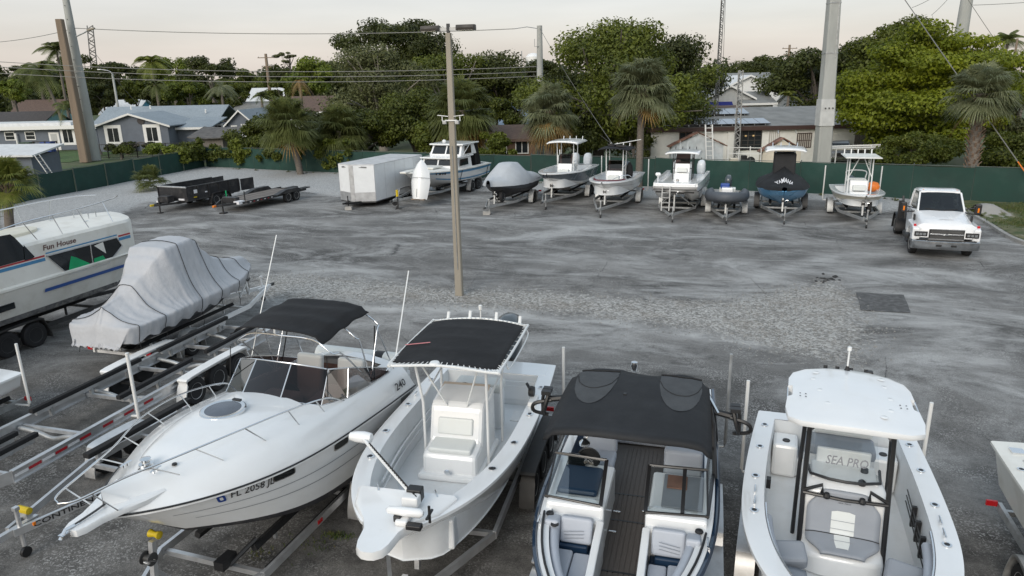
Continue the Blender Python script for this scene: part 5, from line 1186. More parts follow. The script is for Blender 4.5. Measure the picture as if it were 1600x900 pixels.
# ------------------------------------------------------------------ boats cut by the picture's edges
def edge_skiff(label, tlabel, o, rz, L=4.6, B=1.9, zk=.5, s0=1.15, s1=1.3, m=GEL, guides=2, fit=True):
    root = thing('open_skiff', label, 'boat', o, rz, FRONT); h = Hull(L, B, zk, s0, s1, tr=.96, t0=.4, p=2.6, q=.75)
    h.shell(root, m); h.rail(root, BLACK, .016, .95, .02); bi = deck_open(h, root, m, GEL_IN, GEL_IN, w=.2, ta=.1, tf=.85, e=.15, zf=zk+.35)
    if fit:
        for x in (.9, 1.7, 2.5): rodholder(root, x, h.b(x/L)-.1, h.sh(x/L)+.02); rodholder(root, x, -h.b(x/L)+.1, h.sh(x/L)+.02)
        MB().b2(1.5, 2.3, -.35, .35, zk+.35, s0+.35).build('console', GEL, root, bev=.06); MB().b2(.25, .42, h.b(.05)-.3, h.b(.05)-.12, s0+.02, s0+.05).build('hinge_plate', CHROME, root); MB().b2(.25, .42, -h.b(.05)+.12, -h.b(.05)+.3, s0+.02, s0+.05).build('hinge_plate', CHROME, root)
        outboard(root, (-.03, 0, s0-.3), .85, GEL)
    else: MB().b2(1.2, 1.5, -B/2+.25, B/2-.25, zk+.3, zk+.6).build('thwart', GEL, root, bev=.03)
    boat_trailer(tlabel, o, rz, L*.66, -.1, W=B*.72, zr=.42, tongue=1.5, axles=1, r=.3, group='front row boat trailers', ax0=L*.3, guides=guides, gh=1.5, bunkz=.08, wincht=.6)
ps = 16; c = G(27, 585, 1.15); edge_skiff('small white skiff cut off by the left edge of the picture', 'small trailer with white guide post under the skiff at the left edge', V(c.x, c.y, 0) - V(math.cos(rad(ps)), -math.sin(rad(ps)), 0)*.82 + aft(ps)*.1, face_cam(ps), fit=False, L=4.2, B=1.7)
ps = 17; c = G(1556, 690, 1.6); edge_skiff('white open boat cut off by the right edge of the picture', 'trailer under the white boat at the right edge', V(c.x, c.y, 0) + V(math.cos(rad(ps)), -math.sin(rad(ps)), 0)*1.06 + V(0, 0, 0), face_cam(ps), L=6.0, B=2.25, zk=.55, s0=1.6, s1=1.8, m=GEL_OLD, guides=0)
# ================================================================== back row
BACK = 'boats parked along the back fence'; BTR = 'back row boat trailers'
KS = 1.0
def back_place(px, py, psi, D):
    c = G(px, py); return V(c.x, c.y, 0) + aft(psi)*D*KS
def scaled(fn, k):
    global KS
    KS = k; old = set(bpy.data.objects); fn(); KS = 1.0
    for o in bpy.data.objects:
        if o not in old and o.parent is None: o.scale = (k, k, k)
def simple_ttop(root, xc, zf, zt, w, l, mt, mleg, leg_w=.42, canvas=False, gear=False):
    def fn(u, v): a = 2*v-1; return V(xc+lerp(-l/2, l/2, u), a*w*(1-.06*(2*u-1)**4), zt+.07*(1-a*a)-.05*sstep(.85, 1, abs(a))-.03*(2*u-1)**4)
    MB().grid(fn, 12, 14).build('hardtop' if not canvas else 'top_canvas', mt, root, smooth=50, thick=.07 if not canvas else .03)
    for sg in (1, -1):
        for dx, tx in ((.38, .42), (-.38, -.42)): MB().tube([(xc+dx, sg*leg_w, zf), (xc+tx, sg*(leg_w+.03), zt)], .027, 6).build('top_leg', mleg, root)
        MB().tube([(xc+.38, sg*leg_w, zf+1.1), (xc-.38, sg*leg_w, zf+1.2)], .018, 5).build('top_brace', mleg, root)
    for k in range(4): MB().tube([(xc-l/2, -w*.6+k*w*.4, zt-.02), (xc-l/2-.06, -w*.6+k*w*.4, zt+.16)], .025, 5).build('rocket_rod_holder', mleg, root)
    if gear:
        for k in range(7): MB().box((xc-.3+.12*k, -.4+.13*k, zt+.13), (.35, .16, .08), Matrix.Rotation(k*.8, 3, 'Z')).build('stowed_gear', BLACK, root)
def back_console(root, xc, zf, hgt=1.05, w=.42, scr=True, frame=None):
    MB().prism([(xc-.45, zf), (xc+.55, zf), (xc+.5, zf+.42), (xc+.32, zf+.46), (xc+.18, zf+hgt), (xc-.45, zf+hgt*.95)], -w, w).build('console', GEL, root, bev=.06)
    MB().b2(xc+.33, xc+.53, -w*.7, w*.7, zf+.5, zf+.75).build('console_backrest', CUSH_W, root, bev=.03)
    if scr:
        b0, b1, t0, t1 = V(xc+.16, -w*.95, zf+hgt), V(xc+.16, w*.95, zf+hgt), V(xc-.1, -w*.9, zf+hgt+.5), V(xc-.1, w*.9, zf+hgt+.5)
        MB().add([b0, b1, t1, t0], [(0, 1, 2, 3)]).build('windscreen_pane', GLASS_DK, root); MB().tube([b0, t0, t1, b1], .015, 5).build('windscreen_frame', frame or BLACK, root)
    cushion('leaning_post', xc-1.05, xc-.7, -.45, .45, zf+.75, zf+.92, CUSH_W, root, .05); MB().b2(xc-1.02, xc-.72, -.4, .4, zf, zf+.75).build('leaning_post_base', GEL, root, bev=.04)
def reg_boxes(root, h): pass

def grey_cc():
    psi = 21; L = 6.6; o = back_place(846, 330, psi, L+.9)
    root = thing('center_console_boat', 'slate grey hulled open boat with white T-top and twin white outboards', 'boat', o, face_cam(psi), BACK)
    h = Hull(L, 2.5, .55, 1.62, 1.82, t0=.4, p=2.4, q=.8, fl=.7, rake=.12); h.shell(root, GREYHULL, GEL, split=.22); h.rail(root, GEL, .03, 1.0, .02); bi = deck_open(h, root, GEL, GEL_IN, GEL_IN, w=.24, ta=.07, tf=.86, e=.2, zf=.95)
    back_console(root, 3.0, .95, 1.05); simple_ttop(root, 2.7, .95, 3.25, .95, 2.3, GEL, WHITEPIPE, .46)
    for y in (-.4, .4): outboard(root, (-.03, y, 1.45), 1.1, GEL)
    MB().tube([(.4, -1.1, 1.6), (.3, -1.2, 2.5)], .03, 6).build('rod_tube', WHITEPIPE, root)
    for x in (1.2, 2.2, 3.4): rodholder(root, x, h.b(x/L)-.12, h.sh(x/L)+.03); rodholder(root, x, -h.b(x/L)+.12, h.sh(x/L)+.03)
    boat_trailer('galvanised trailer with white guide posts under the slate grey boat', o, face_cam(psi), L*.66, -.2, W=1.85, zr=.45, tongue=L+.9-L*.66-.1, axles=2, r=.33, group=BTR, ax0=1.8, guides=2, gh=1.7, wincht=.8, mf=GALV)
scaled(grey_cc, 1.1)
def burgundy_cc():
    psi = 20; L = 5.9; o = back_place(932, 343, psi, L+1.0)
    root = thing('center_console_boat', 'white open boat with burgundy bow cushion and black T-top', 'boat', o, face_cam(psi), BACK)
    h = Hull(L, 2.35, .55, 1.45, 1.62, t0=.42, p=2.4, q=.75, fl=.75, rake=.12); h.shell(root, GEL); h.rail(root, BLACK, .018, .97, .02); h.band(root, INK_G, .50, .54, 0, .95, 'pin_stripe'); bi = deck_open(h, root, GEL, GEL_IN, GEL_IN, w=.22, ta=.08, tf=.88, e=.2, zf=.9)
    MB().tube(curve_pts([V(L*t, s*(bi(t)-.02), h.sh(t)+.01) for t, s in ((.70, 1), (.78, 1), (.845, 1), (.875, 0), (.845, -1), (.78, -1), (.70, -1))], 6), .07, 8).build('bow_bolster', CUSH_R, root, smooth=50)
    back_console(root, 2.7, .9, .95); simple_ttop(root, 2.5, .9, 3.0, .85, 1.9, CANVAS, WHITEPIPE, .42, True, True)
    MB().lathe([(.02, -.5), (.16, -.4), (.2, -.1), (.16, .25), (.05, .45)], (2.0, .62, 1.75), 'z', 12).build('hanging_cover', CANVAS, root, smooth=50)
    for sg in (1, -1): MB().tube(curve_pts([V(3.2, sg*.95, 1.58), V(3.8, sg*.9, 1.75), V(4.6, sg*.66, 1.80), V(5.2, sg*.38, 1.7)], 5), .014, 5).build('bow_rail', CHROME, root)
    outboard(root, (-.03, 0, 1.25), 1.05, OUTB_G); MB().tube([(.8, -.6, 3.0), (.3, .9, 3.25)], .02, 5).build('spare_pole', WHITEPIPE, root)
    boat_trailer('galvanised trailer with yellow bow roller under the burgundy cushioned boat', o, face_cam(psi), L*.64, -.2, W=1.75, zr=.43, tongue=L+1.0-L*.64-.1, axles=1, r=.34, group=BTR, ax0=1.5, guides=1, gh=1.75, wincht=.8)
scaled(burgundy_cc, 1.12)
def catamaran():
    psi = 20; L = 6.4; o = back_place(1046, 350, psi, L+1.5)
    root = thing('catamaran_boat', 'white twin hulled boat with black framed T-top and two white outboards', 'boat', o, face_cam(psi), BACK)
    B = 2.55
    for sg in (1, -1):
        rings = []
        for i in range(22):
            t = 1-(1-i/21)**1.4; k = max(0, (t-.55)/.45); zk_ = .6+.75*k**2.2; yi = .28+.30*k**2; yo = B/2*(1-.10*k**2.5); zs = 1.62+.10*t; xx = L*t*(1-.0)
            rings.append([V(xx-.5*k**2, sg*lerp(yi, yo, .45), zk_), V(xx-.3*k**2, sg*yi, zk_+.22), V(xx-.1*k, sg*yi*.95, 1.28+.12*k), V(xx, 0, 1.34+.12*k), V(xx, 0, zs-.02), V(xx, sg*yo, zs), V(xx-.1*k, sg*yo*.99, lerp(zk_, zs, .5)), V(xx-.3*k**2, sg*yo*.9, zk_+.2)])
        MB().loft(rings).build('hull', GEL, root, smooth=40)
        MB().tube([V(L*t-.06, sg*(B/2*(1-.10*max(0, (t-.55)/.45)**2.5)+.012), 1.36+.08*t) for t in np.linspace(0, .97, 14)], .018, 5).build('rub_rail', BLACK, root)
    MB().tube([V(L*.985, -1.12, 1.55), V(L+.01, -.4, 1.55), V(L+.01, .4, 1.55), V(L*.985, 1.12, 1.55)], .02, 5).build('rub_rail', BLACK, root)
    # gunwales round the cockpit
    for sg in (1, -1): MB().loft([[V(L*t, sg*B/2*(1-.12*max(0, (t-.55)/.45)**2.5), 1.61+.1*t), V(L*t, sg*B/2*(1-.12*max(0, (t-.55)/.45)**2.5), 1.80+.06*t), V(L*t, sg*(B/2*(1-.12*max(0, (t-.55)/.45)**2.5)-.2), 1.80+.06*t), V(L*t, sg*(B/2*(1-.12*max(0, (t-.55)/.45)**2.5)-.22), 1.6+.1*t)] for t in np.linspace(0, .96, 14)]).build('gunwale', GEL, root, smooth=40)
    MB().b2(L*.88, L*.985, -1.05, 1.05, 1.66, 1.86).build('foredeck', GEL, root, bev=.04)
    back_console(root, 3.0, 1.62, .95); simple_ttop(root, 2.8, 1.62, 3.22, .98, 2.0, GEL, BLACKMET, .52)
    MB().tube([(3.2, -.52, 2.3), (3.2, .52, 2.3)], .03, 6).build('top_crossbar', BLACKMET, root)
    for y in (-.72, .72): outboard(root, (-.03, y, 1.55), 1.15, GEL)
    tm = MB().tube([(5.6, -1.0, 1.85), (5.3, -1.05, 2.15)], .03, 6).lathe([(.03, -.15), (.1, -.1), (.1, .1), (.03, .16)], (5.3, -1.05, 2.2), 'y', 10).build('trolling_motor', GEL, root, smooth=40)
    MB().lathe([(.03, 0), (.08, .1), (.07, .2), (.02, .22)], (L*.95, .1, 1.86), n=10).build('windlass', CHROME, root)
    for x, y in ((2.2, -.3), (2.4, .15)): MB().tube([(x, y, 3.25), (x, y, 3.75)], .01, 4).build('antenna', WHITEPIPE, root)
    bt = boat_trailer('galvanised trailer with boarding ladder under the twin hulled boat', o, face_cam(psi), L*.8, -.2, W=1.95, zr=.42, tongue=L+1.5-L*.8-.1, axles=2, r=.33, group=BTR, ax0=1.8, bunkz=.25, wincht=1.15)
    lad = MB()
    for y in (-.62, -.22): lad.bar((L+.25, y, .45), (L+.10, y, 1.75), .05)
    for k in range(5): lad.bar((L+.24-.03*k, -.62, .62+.26*k), (L+.24-.03*k, -.22, .62+.26*k), .04)
    lad.build('boarding_ladder', GALV, bt)
    MB().bar((L*.98, -1.0, 1.55-.15), (L*.98, 1.0, 1.55-.15), .08).build('bow_stop', BLACK, bt)
    for sg in (1, -1): MB().bar((L*.8, sg*.9, .5), (L*.98, sg*.1, 1.35), .05).build('stop_brace', GALV, bt)
catamaran()
def rib():
    psi = 18; L = 3.9; o = back_place(1131, 353, psi, L+.8)
    root = thing('inflatable_boat', 'grey rigid inflatable with blue seat cover', 'boat', o, face_cam(psi), BACK)
    h = Hull(L*.93, 1.2, .42, .78, .95, t0=.4, p=2.4, q=.7); h.shell(root, OUTB_G)
    path = [V(-.2, .82, .98), V(1.0, .84, .98), V(2.2, .82, 1.02), V(3.0, .66, 1.10), V(3.6, .32, 1.18), V(3.78, 0, 1.2)]; path += [V(p.x, -p.y, p.z) for p in reversed(path[:-1])]
    c = curve_pts(path, 6); n = len(c); MB().tube(c, [.10+.14*min(1, 10*i/n, 10*(n-1-i)/n) for i in range(n)], 12).build('tube', RIBTUBE, root, smooth=60)
    MB().tube([V(p.x*1.02, p.y*1.19, p.z+.02) for p in c[4:-4]], .035, 5).build('rubbing_strake', BLACK, root)
    MB().b2(-.05, 3.0, -.6, .6, .78, .84).build('floor', RIBTUBE, root); MB().b2(1.3, 1.8, -.28, .28, .84, 1.35).build('console', GEL, root, bev=.05); cushion('seat', .6, 1.1, -.4, .4, .84, 1.25, CUSH_W, root, .05)
    cushion('seat_cover', 1.0, 1.35, -.35, .1, 1.25, 1.5, BLUEP, root, .06); MB().b2(2.0, 2.5, -.5, .5, .84, 1.15).build('bow_locker', CUSH_G, root, bev=.05)
    outboard(root, (-.1, 0, 1.05), .8, OUTB_G, .5)
    boat_trailer('low galvanised trailer under the grey inflatable', o, face_cam(psi), L*.6, -.1, W=1.35, zr=.36, tongue=L+.8-L*.6-.1, axles=1, r=.27, group=BTR, ax0=1.0, bunkz=.05, wincht=.65)
scaled(rib, 1.08)
def covered_blue():
    psi = 19; L = 5.6; o = back_place(1222, 354, psi, L+.8)
    root = thing('covered_boat', 'light blue boat under a black cover with white hardtop rising above', 'boat', o, face_cam(psi), BACK)
    h = Hull(L, 2.4, .5, 1.25, 1.45, t0=.42, p=2.4, q=.75, fl=.7); h.shell(root, BLUE_HULL, GEL, split=.0); h.rail(root, BLUE_HULL, .02, .97, .01)
    def cov(u, v):
        t = lerp(-.03, 1.0, u); a = 2*v-1; b = h.b(max(0, min(t, .995)))+.05; zs = h.sh(max(0, t))+.0; xc = L*t; cr = 1.05*math.exp(-((xc-2.6)/2.1)**2)+.12; z = zs+.18*(1-abs(a)**6) + cr*(1-abs(a))**1.3*.75*min(1, (1-u)*6)
        return V(xc, a*b, z + .025*mnoise.noise((xc*2, a*3, 1)) + .015*math.sin(a*14)*math.sin(xc*4))
    MB().grid(cov, 40, 30).build('boat_cover', CANVAS2, root, smooth=60)
    MB().prism([(1.9, 1.6), (3.35, 1.6), (3.15, 2.9), (2.1, 2.9)], -.5, .5).build('console_cover', CANVAS2, root, bev=.06)
    simple_ttop(root, 2.6, 2.7, 3.1, .95, 2.1, GEL, CHROME, .4)
    lettering('YAMAHA', lambda u, v: cov(.90-v*.2, .5-.26+u*.42) + V(.012, 0, .022), INK_W, root, .30, 0, .03, 'cover_lettering', width=1.25)
    outboard(root, (-.03, 0, 1.1), 1.0, BLACK)
    boat_trailer('galvanised trailer under the black covered blue boat', o, face_cam(psi), L*.66, -.1, W=1.8, zr=.42, tongue=L+.8-L*.66-.1, axles=1, r=.35, group=BTR, ax0=1.6, wincht=.6, mfen=BLACK)
scaled(covered_blue, 1.12)
def cream_skiff():
    psi = 18; L = 4.9; o = back_place(1352, 360, psi, L+.75)
    root = thing('center_console_boat', 'small cream skiff with white pipe T-top and orange buoy inside', 'boat', o, face_cam(psi), BACK)
    h = Hull(L, 2.15, .52, 1.2, 1.38, t0=.42, p=2.5, q=.72, fl=.7); h.shell(root, CREAMHULL, GEL, split=.25); h.rail(root, GEL, .025, .98, .02); deck_open(h, root, GEL, GEL_IN, GEL_IN, w=.2, ta=.1, tf=.86, e=.2, zf=.8)
    back_console(root, 2.2, .8, .95, .4, False); 
    zt = 2.85
    for sg in (1, -1):
        for x0, x1 in ((2.65, 2.5), (1.7, 1.75)): MB().tube([(x0, sg*.5, .8), (x1, sg*.5, zt)], .03, 6).build('top_leg', WHITEPIPE, root)
        MB().tube([(2.55, sg*.5, 1.9), (2.5, sg*.1, zt-.05)], .02, 5).build('top_brace', WHITEPIPE, root); MB().tube([(1.1, sg*.75, zt), (3.1, sg*.75, zt)], .022, 6).build('top_rail', WHITEPIPE, root)
    for x in (1.1, 3.1): MB().tube([(x, -.75, zt), (x, .75, zt)], .022, 6).build('top_rail', WHITEPIPE, root)
    MB().b2(1.15, 3.05, -.72, .72, zt-.0, zt+.03).build('top_canvas', GEL_OLD, root)
    for k in range(5): MB().tube([(1.05, -.6+.3*k, zt), (1.0, -.6+.3*k, zt+.22)], .03, 6).build('rocket_rod_holder', WHITEPIPE, root)
    MB().lathe([(.02, -.3), (.2, -.2), (.26, 0), (.2, .2), (.02, .3)], (1.6, .75, 1.35), 'y', 12).build('orange_buoy', ORANGE, root, smooth=50); outboard(root, (-.03, 0, 1.0), .85, OUTB_G)
    MB().tube(curve_pts([(1.4, -.4, 1.75), (1.2, -.4, 2.05), (1.2, .4, 2.05), (1.4, .4, 1.75)], 4), .03, 6).build('seat_rail', WHITEPIPE, root)
    bt = boat_trailer('galvanised trailer with spare wheel and white posts under the cream skiff', o, face_cam(psi), L*.66, -.1, W=1.7, zr=.42, tongue=L+.75-L*.66-.1, axles=1, r=.33, group=BTR, ax0=1.4, guides=2, gh=1.75, spare=True, wincht=.65)
scaled(cream_skiff, 1.1)
def shrink_cover():
    psi = 21; L = 5.4; o = back_place(757, 338, psi, L+.7)
    root = thing('covered_boat', 'dark hulled boat under a peaked white cover next to the blue striped cruiser', 'boat', o, face_cam(psi), BACK)
    h = Hull(L, 2.2, .5, 1.3, 1.55, t0=.42, p=2.3, q=.8, fl=.75); h.shell(root, RIBTUBE, BOTTOM, split=.4)
    def cov(u, v):
        t = lerp(-.04, 1.02, u); a = 2*v-1; b = h.b(max(0, min(t, .99)))+.06; zs = h.sh(max(0, min(1, t)))-.12; xc = L*t
        pk = .78*sstep(.85, .52, t)*sstep(.18, .40, t)+.35*sstep(1.02, .6, t)+.25*sstep(-.05, .2, t)
        s = abs(a); z = zs + .16*(1-s**8) + pk*(1-s)**(.75 if s > .3 else .75)*.95
        if s < .28: z = zs+.16+pk*.75*.95
        return V(xc, a*b, z+.02*mnoise.noise((xc*2.5, a*4, 3)))
    MB().grid(cov, 40, 30).build('boat_cover', TARP_W, root, smooth=60)
    bt = boat_trailer('rusty trailer with raised jack wheel under the white covered boat', o, face_cam(psi), L*.66, -.1, W=1.7, zr=.42, tongue=L+.7-L*.66-.1, axles=1, r=.33, group=BTR, ax0=1.5, wincht=.65, mf=GALV, jackwheel=False, spare=True)
    b = back_place(757, 338, psi, .0); 
    tag(MB().box((0, 0, .1), (.39, .19, .19)).box((-.1, 0, .1), (.1, .1, .195)).build('concrete_block', CBLOCK, None, bev=.01), 'concrete block under the jack of the white covered boat', 'block', 'concrete blocks under jacks').location = b + aft(psi)*.45 + V(-.05, 0, 0)
scaled(shrink_cover, 1.08)

def cabin_boat():
    psi = 23; L = 8.6; o = back_place(612, 329, psi, L+1.5)
    root = thing('cabin_boat', 'old white cabin boat with blue stripe and tall flybridge cabin', 'boat', o, face_cam(psi), BACK)
    h = Hull(L, 2.9, .55, 1.5, 1.8, t0=.4, p=2.4, q=.8, ch=.9, fl=.8, rake=.12); h.shell(root, GEL, None); h.band(root, BLUE_STRIPE, .72, .98, 0, .97, 'blue_stripe'); h.band(root, BLUE_STRIPE, .10, .22, 0, .8, 'waterline_stripe')
    deck_open(h, root, GEL_OLD, GEL_IN, GEL_IN, w=.2, ta=.05, tf=.34, e=.05, zf=1.1, cam=.08); h.rail(root, GEL_OLD, .03, 1.0, .02)
    def tent(name, x0, x1, x2, x3, z0, z1, w0, w1, m):
        o_ = MB().loft([[V(x0, -w0, z0), V(x3, -w0*.92, z0), V(x3, w0*.92, z0), V(x0, w0, z0)], [V(x1, -w1, z1), V(x2, -w1*.92, z1), V(x2, w1*.92, z1), V(x1, w1, z1)]]).build(name, m, root, bev=.03); return o_
    zd = 1.68
    tent('lower_cabin', 2.5, 2.5, 4.55, 4.85, zd-.15, zd+.52, 1.22, 1.14, GEL)
    MB().b2(2.2, 4.75, -1.2, 1.2, zd+.52, zd+.60).build('cabin_roof', GEL, root, bev=.03)
    tent('upper_cabin', 1.7, 1.9, 3.35, 3.75, zd+.60, zd+1.22, 1.16, 1.08, GEL); MB().b2(1.3, 3.55, -1.16, 1.16, zd+1.22, zd+1.31).build('upper_roof', GEL, root, bev=.03)
    def pane(a, b, c, d): MB().add([a, b, c, d], [(0, 1, 2, 3)]).build('window_pane', GLASS_BK, root)
    for sg in (1, -1):
        f = lambda y, z, x0, x3, zb, zt: None
        for (xf0, xf1, za, zb_, yo, zz) in ((4.85, 4.55, zd-.15, zd+.52, 1.08, 0), (3.75, 3.35, zd+.60, zd+1.22, 1.02, 1)):
            k0, k1 = .42 if zz == 0 else .18, .92; X = lambda k: lerp(xf0, xf1, k)+.02; Z = lambda k: lerp(za, zb_, k)
            pane(V(X(k0), sg*.05, Z(k0)), V(X(k0), sg*yo*.9, Z(k0)), V(X(k1), sg*yo*.85, Z(k1)), V(X(k1), sg*.05, Z(k1)))
        y = 1.03*sg; 
        MB().add([V(4.2, sg*1.205, zd+.06), V(3.0, sg*1.21, zd+.06), V(3.0, sg*1.175, zd+.44), V(4.0, sg*1.16, zd+.44)], [(0, 1, 2, 3)]).build('window_pane', GLASS_BK, root)
        MB().add([V(3.3, sg*1.145, zd+.7), V(2.4, sg*1.15, zd+.7), V(2.4, sg*1.115, zd+1.16), V(3.15, sg*1.09, zd+1.16)], [(0, 1, 2, 3)]).build('window_pane', GLASS_BK, root)
        MB().tube([(3.6, sg*1.15, zd+.66), (2.7, sg*1.15, zd+1.2)], .02, 5).build('cabin_brace', WHITEPIPE, root)
    MB().prism([(.9, 1.5), (1.75, 1.5), (1.85, zd+1.2), (1.35, zd+1.2)], -1.08, 1.08).build('aft_curtain', CANVAS, root, bev=.03)
    MB().lathe([(.02, 0), (.11, .05), (.12, .15), (.06, .22)], (3.2, -.3, zd+1.31), n=12).build('radar_dome', GEL, root, smooth=40)
    MB().b2(5.0, 6.2, -.5, .5, 1.76, 1.86).build('fore_hatch', GEL_OLD, root, bev=.03); MB().b2(7.9, 8.75, -.2, .2, 1.80, 1.9).build('bow_pulpit', GEL_OLD, root, bev=.04)
    fb = h.on_side(.80, .64, 1, .014)
    for x, w_ in ((0, .10), (.26, .18), (.52, .12), (.70, .16)): MB().add([fb(x, 0), fb(x+w_, 0), fb(x+w_+.03, .11), fb(x+.03, .11)], [(0, 1, 2, 3)]).build('worn_marking', INK, root)
    for t in (.50, .05): MB().tube([h.side(t, 1, 1)+V(0, .03, .02), h.side(t, .2, 1)+V(.2, .02, -.2)], .02, 4).build('tie_strap', STRAP, root)
    boat_trailer('galvanised trailer under the old blue striped cabin boat', o, face_cam(psi), L*.72, -.1, W=1.95, zr=.5, tongue=L+1.5-L*.72-.1, axles=2, r=.36, group=BTR, ax0=2.2, wincht=.5, winch=False)
    # white dinghy standing on end against the bow
    c = back_place(640, 330, psi, 1.15)
    d = thing('upright_dinghy', 'white rowing dinghy standing on end against the cabin boat bow', 'dinghy', c, face_cam(psi))
    pr = [(0, .50, .38), (.4, .58, .40), (1.1, .66, .42), (1.7, .58, .40), (2.2, .32, .30), (2.5, .04, .10)]
    R = Matrix.Rotation(-.22, 3, 'Y'); rings = []
    for z, w_, dp in [(z*.86, w_*.9, dp*.9) for z, w_, dp in pr]:
        rings.append([R @ V(.02+dp*(1-(abs(a)**2.2)), a*w_, z) for a in np.linspace(-1, 1, 11)] + [R @ V(-.02, a*w_*.9, z) for a in (.5, -.5)])
    MB().loft(rings).build('hull', GEL, d, smooth=45); MB().tube([R @ V(.06+.40*(1-abs(a)**2.2), a*.66, 1.15) for a in np.linspace(-1.02, 1.02, 11)], .014, 5).build('tie_rope', GALV, d); MB().bar(R @ V(.42, 0, .1), R @ V(.44, 0, .55), .03).build('skeg', GEL_OLD, d)
    MB().b2(-.2, .25, -.4, .4, .0, .06).build('rest_board', WOODP, d)
    d.location = c + V(0, 0, .5)
    p = G(574, 333); r2 = thing('jack_stand', 'yellow capped jack stand in front of the cabin boat trailer', 'stand', G(622, 327))
    MB().tube([(0, 0, 0), (0, 0, .7)], .05, 8).build('post', STEELDK, r2); MB().tube([(0, 0, .7), (0, 0, 1.05)], .07, 8).build('cap', YELLOW, r2); MB().lathe([(.02, -.06), (.15, -.05), (.15, .05), (.02, .06)], (-.15, 0, .35), 'y', 12).build('wheel', RUBBER, r2); MB().box((0, 0, .02), (.3, .3, .04)).build('foot', STEELDK, r2)
scaled(cabin_boat, 1.1)

# ------------------------------------------------------------------ enclosed trailer
def enclosed():
    psi = 22; c = G(588, 315, .35); right = V(math.cos(rad(psi)), -math.sin(rad(psi)), 0); o = V(c.x, c.y, 0) - right*1.27
    root = thing('enclosed_trailer', 'white boxy enclosed cargo trailer with aluminium stone guard', 'trailer', o, face_cam(psi))
    W, z0, z1, n_, L = 1.27, .38, 2.58, .55, 6.0
    plan = [(-L, -W), (0, -W), (n_, -.12), (n_, .12), (0, W), (-L, W)]
    def lay(z, s=1.0): return [V(x, y*s, z) for x, y in plan]
    mb = MB()
    for i in range(6):
        if i in (1, 3): continue
    body = mat('white_trailer_panel', (.74, .76, .77), .4, var=.03, dirt=((.5, .5, .5), .25, 1.2))
    # side and rear sheets, one per panel
    for sg in (1, -1):
        for k in range(5): 
            x0, x1 = -L*k/5-.006, -L*(k+1)/5+.006; MB().b2(x0, x1, sg*(W-.02), sg*W, z0, z1-.03).build('side_panel', body, root)
        for k in range(6): MB().b2(-L*k/5-.012, -L*k/5+.012, sg*W, sg*(W+.004), z0, z1-.03).build('panel_seam', ALU, root)
        a, b = V(-.0, sg*(W-.005), 0), V(n_, sg*.16, 0); d = (b-a); nn = V(d.y, -d.x, 0).normalized()*(-sg)
        for zz0, zz1, m in ((z0, .92, ALU), (.925, z1-.03, body)): MB().loft([[a+V(0, 0, zz0), b+V(0, 0, zz0), b-nn*.03+V(0, 0, zz0), a-nn*.03+V(0, 0, zz0)], [a+V(0, 0, zz1), b+V(0, 0, zz1), b-nn*.03+V(0, 0, zz1), a-nn*.03+V(0, 0, zz1)]]).build('stone_guard' if m is ALU else 'nose_panel', m, root)
        lettering('ProPull', lambda u, v, sg=sg: a+(b-a)*(.45+(.30*u if sg < 0 else -.30*u))*1.0 + nn*.006 + V(0, 0, 2.38+v), INK, root, .09, .3, .0, 'maker_lettering', width=1.3) if False else None
        q = MB(); 
        for k in range(2): q.bar(a.lerp(b, .35)+nn*.008+V(0, 0, 2.40+.04*k), a.lerp(b, .72-.1*k)+nn*.008+V(0, 0, 2.43+.04*k), .008, .028)
        q.build('logo_swoosh', INK, root)
    MB().b2(n_-.03, n_+.005, -.15, .15, z0, z1-.03).build('nose_post', ALU, root); MB().b2(-L, -L+.03, -W+.021, W-.021, z0, z1-.03).build('rear_door', body, root)
    MB().loft([[V(x, y*1.01, z1-.03) for x, y in plan], [V(x, y*1.01, z1) for x, y in plan], [V(x*.99, y*.93, z1+.03) for x, y in plan]]).build('roof', mat('white_trailer_roof', (.5, .5, .5), .6, var=.15, dirt=((.25, .25, .25), .5, 1)), root)
    MB().loft([lay(z0-.08, .98), lay(z0, .98)]).build('chassis', STEELDK, root)
    for sg in (1, -1): MB().bar((-.3, sg*.7, .34), (1.45, sg*.05, .40), .07, .1).build('tongue_rail', BLACKMET, root)
    MB().box((1.5, 0, .42), (.25, .1, .1)).build('coupler', BLACKMET, root); MB().tube([(1.25, .1, .22), (1.25, .1, .85)], .035, 8).build('jack', BLACKMET, root)
    for sg in (1, -1):
        for k in (-3.0, -3.8): wheel(root, (k, sg*(W-.12), .34), .34, .2, RIM, sg > 0)
        fender(root, ALU, -3.8, -3.0, sg*(W+.01), .34, .12, .40)
    tag(MB().box((0, 0, .1), (.4, .3, .2)).box((0, 0, .11), (.2, .16, .205)).build('concrete_block', CBLOCK, None, bev=.01), 'concrete block under the jack of the white enclosed trailer', 'block', 'concrete blocks under jacks').location = o - aft(psi)*1.25 + right*.1
enclosed()

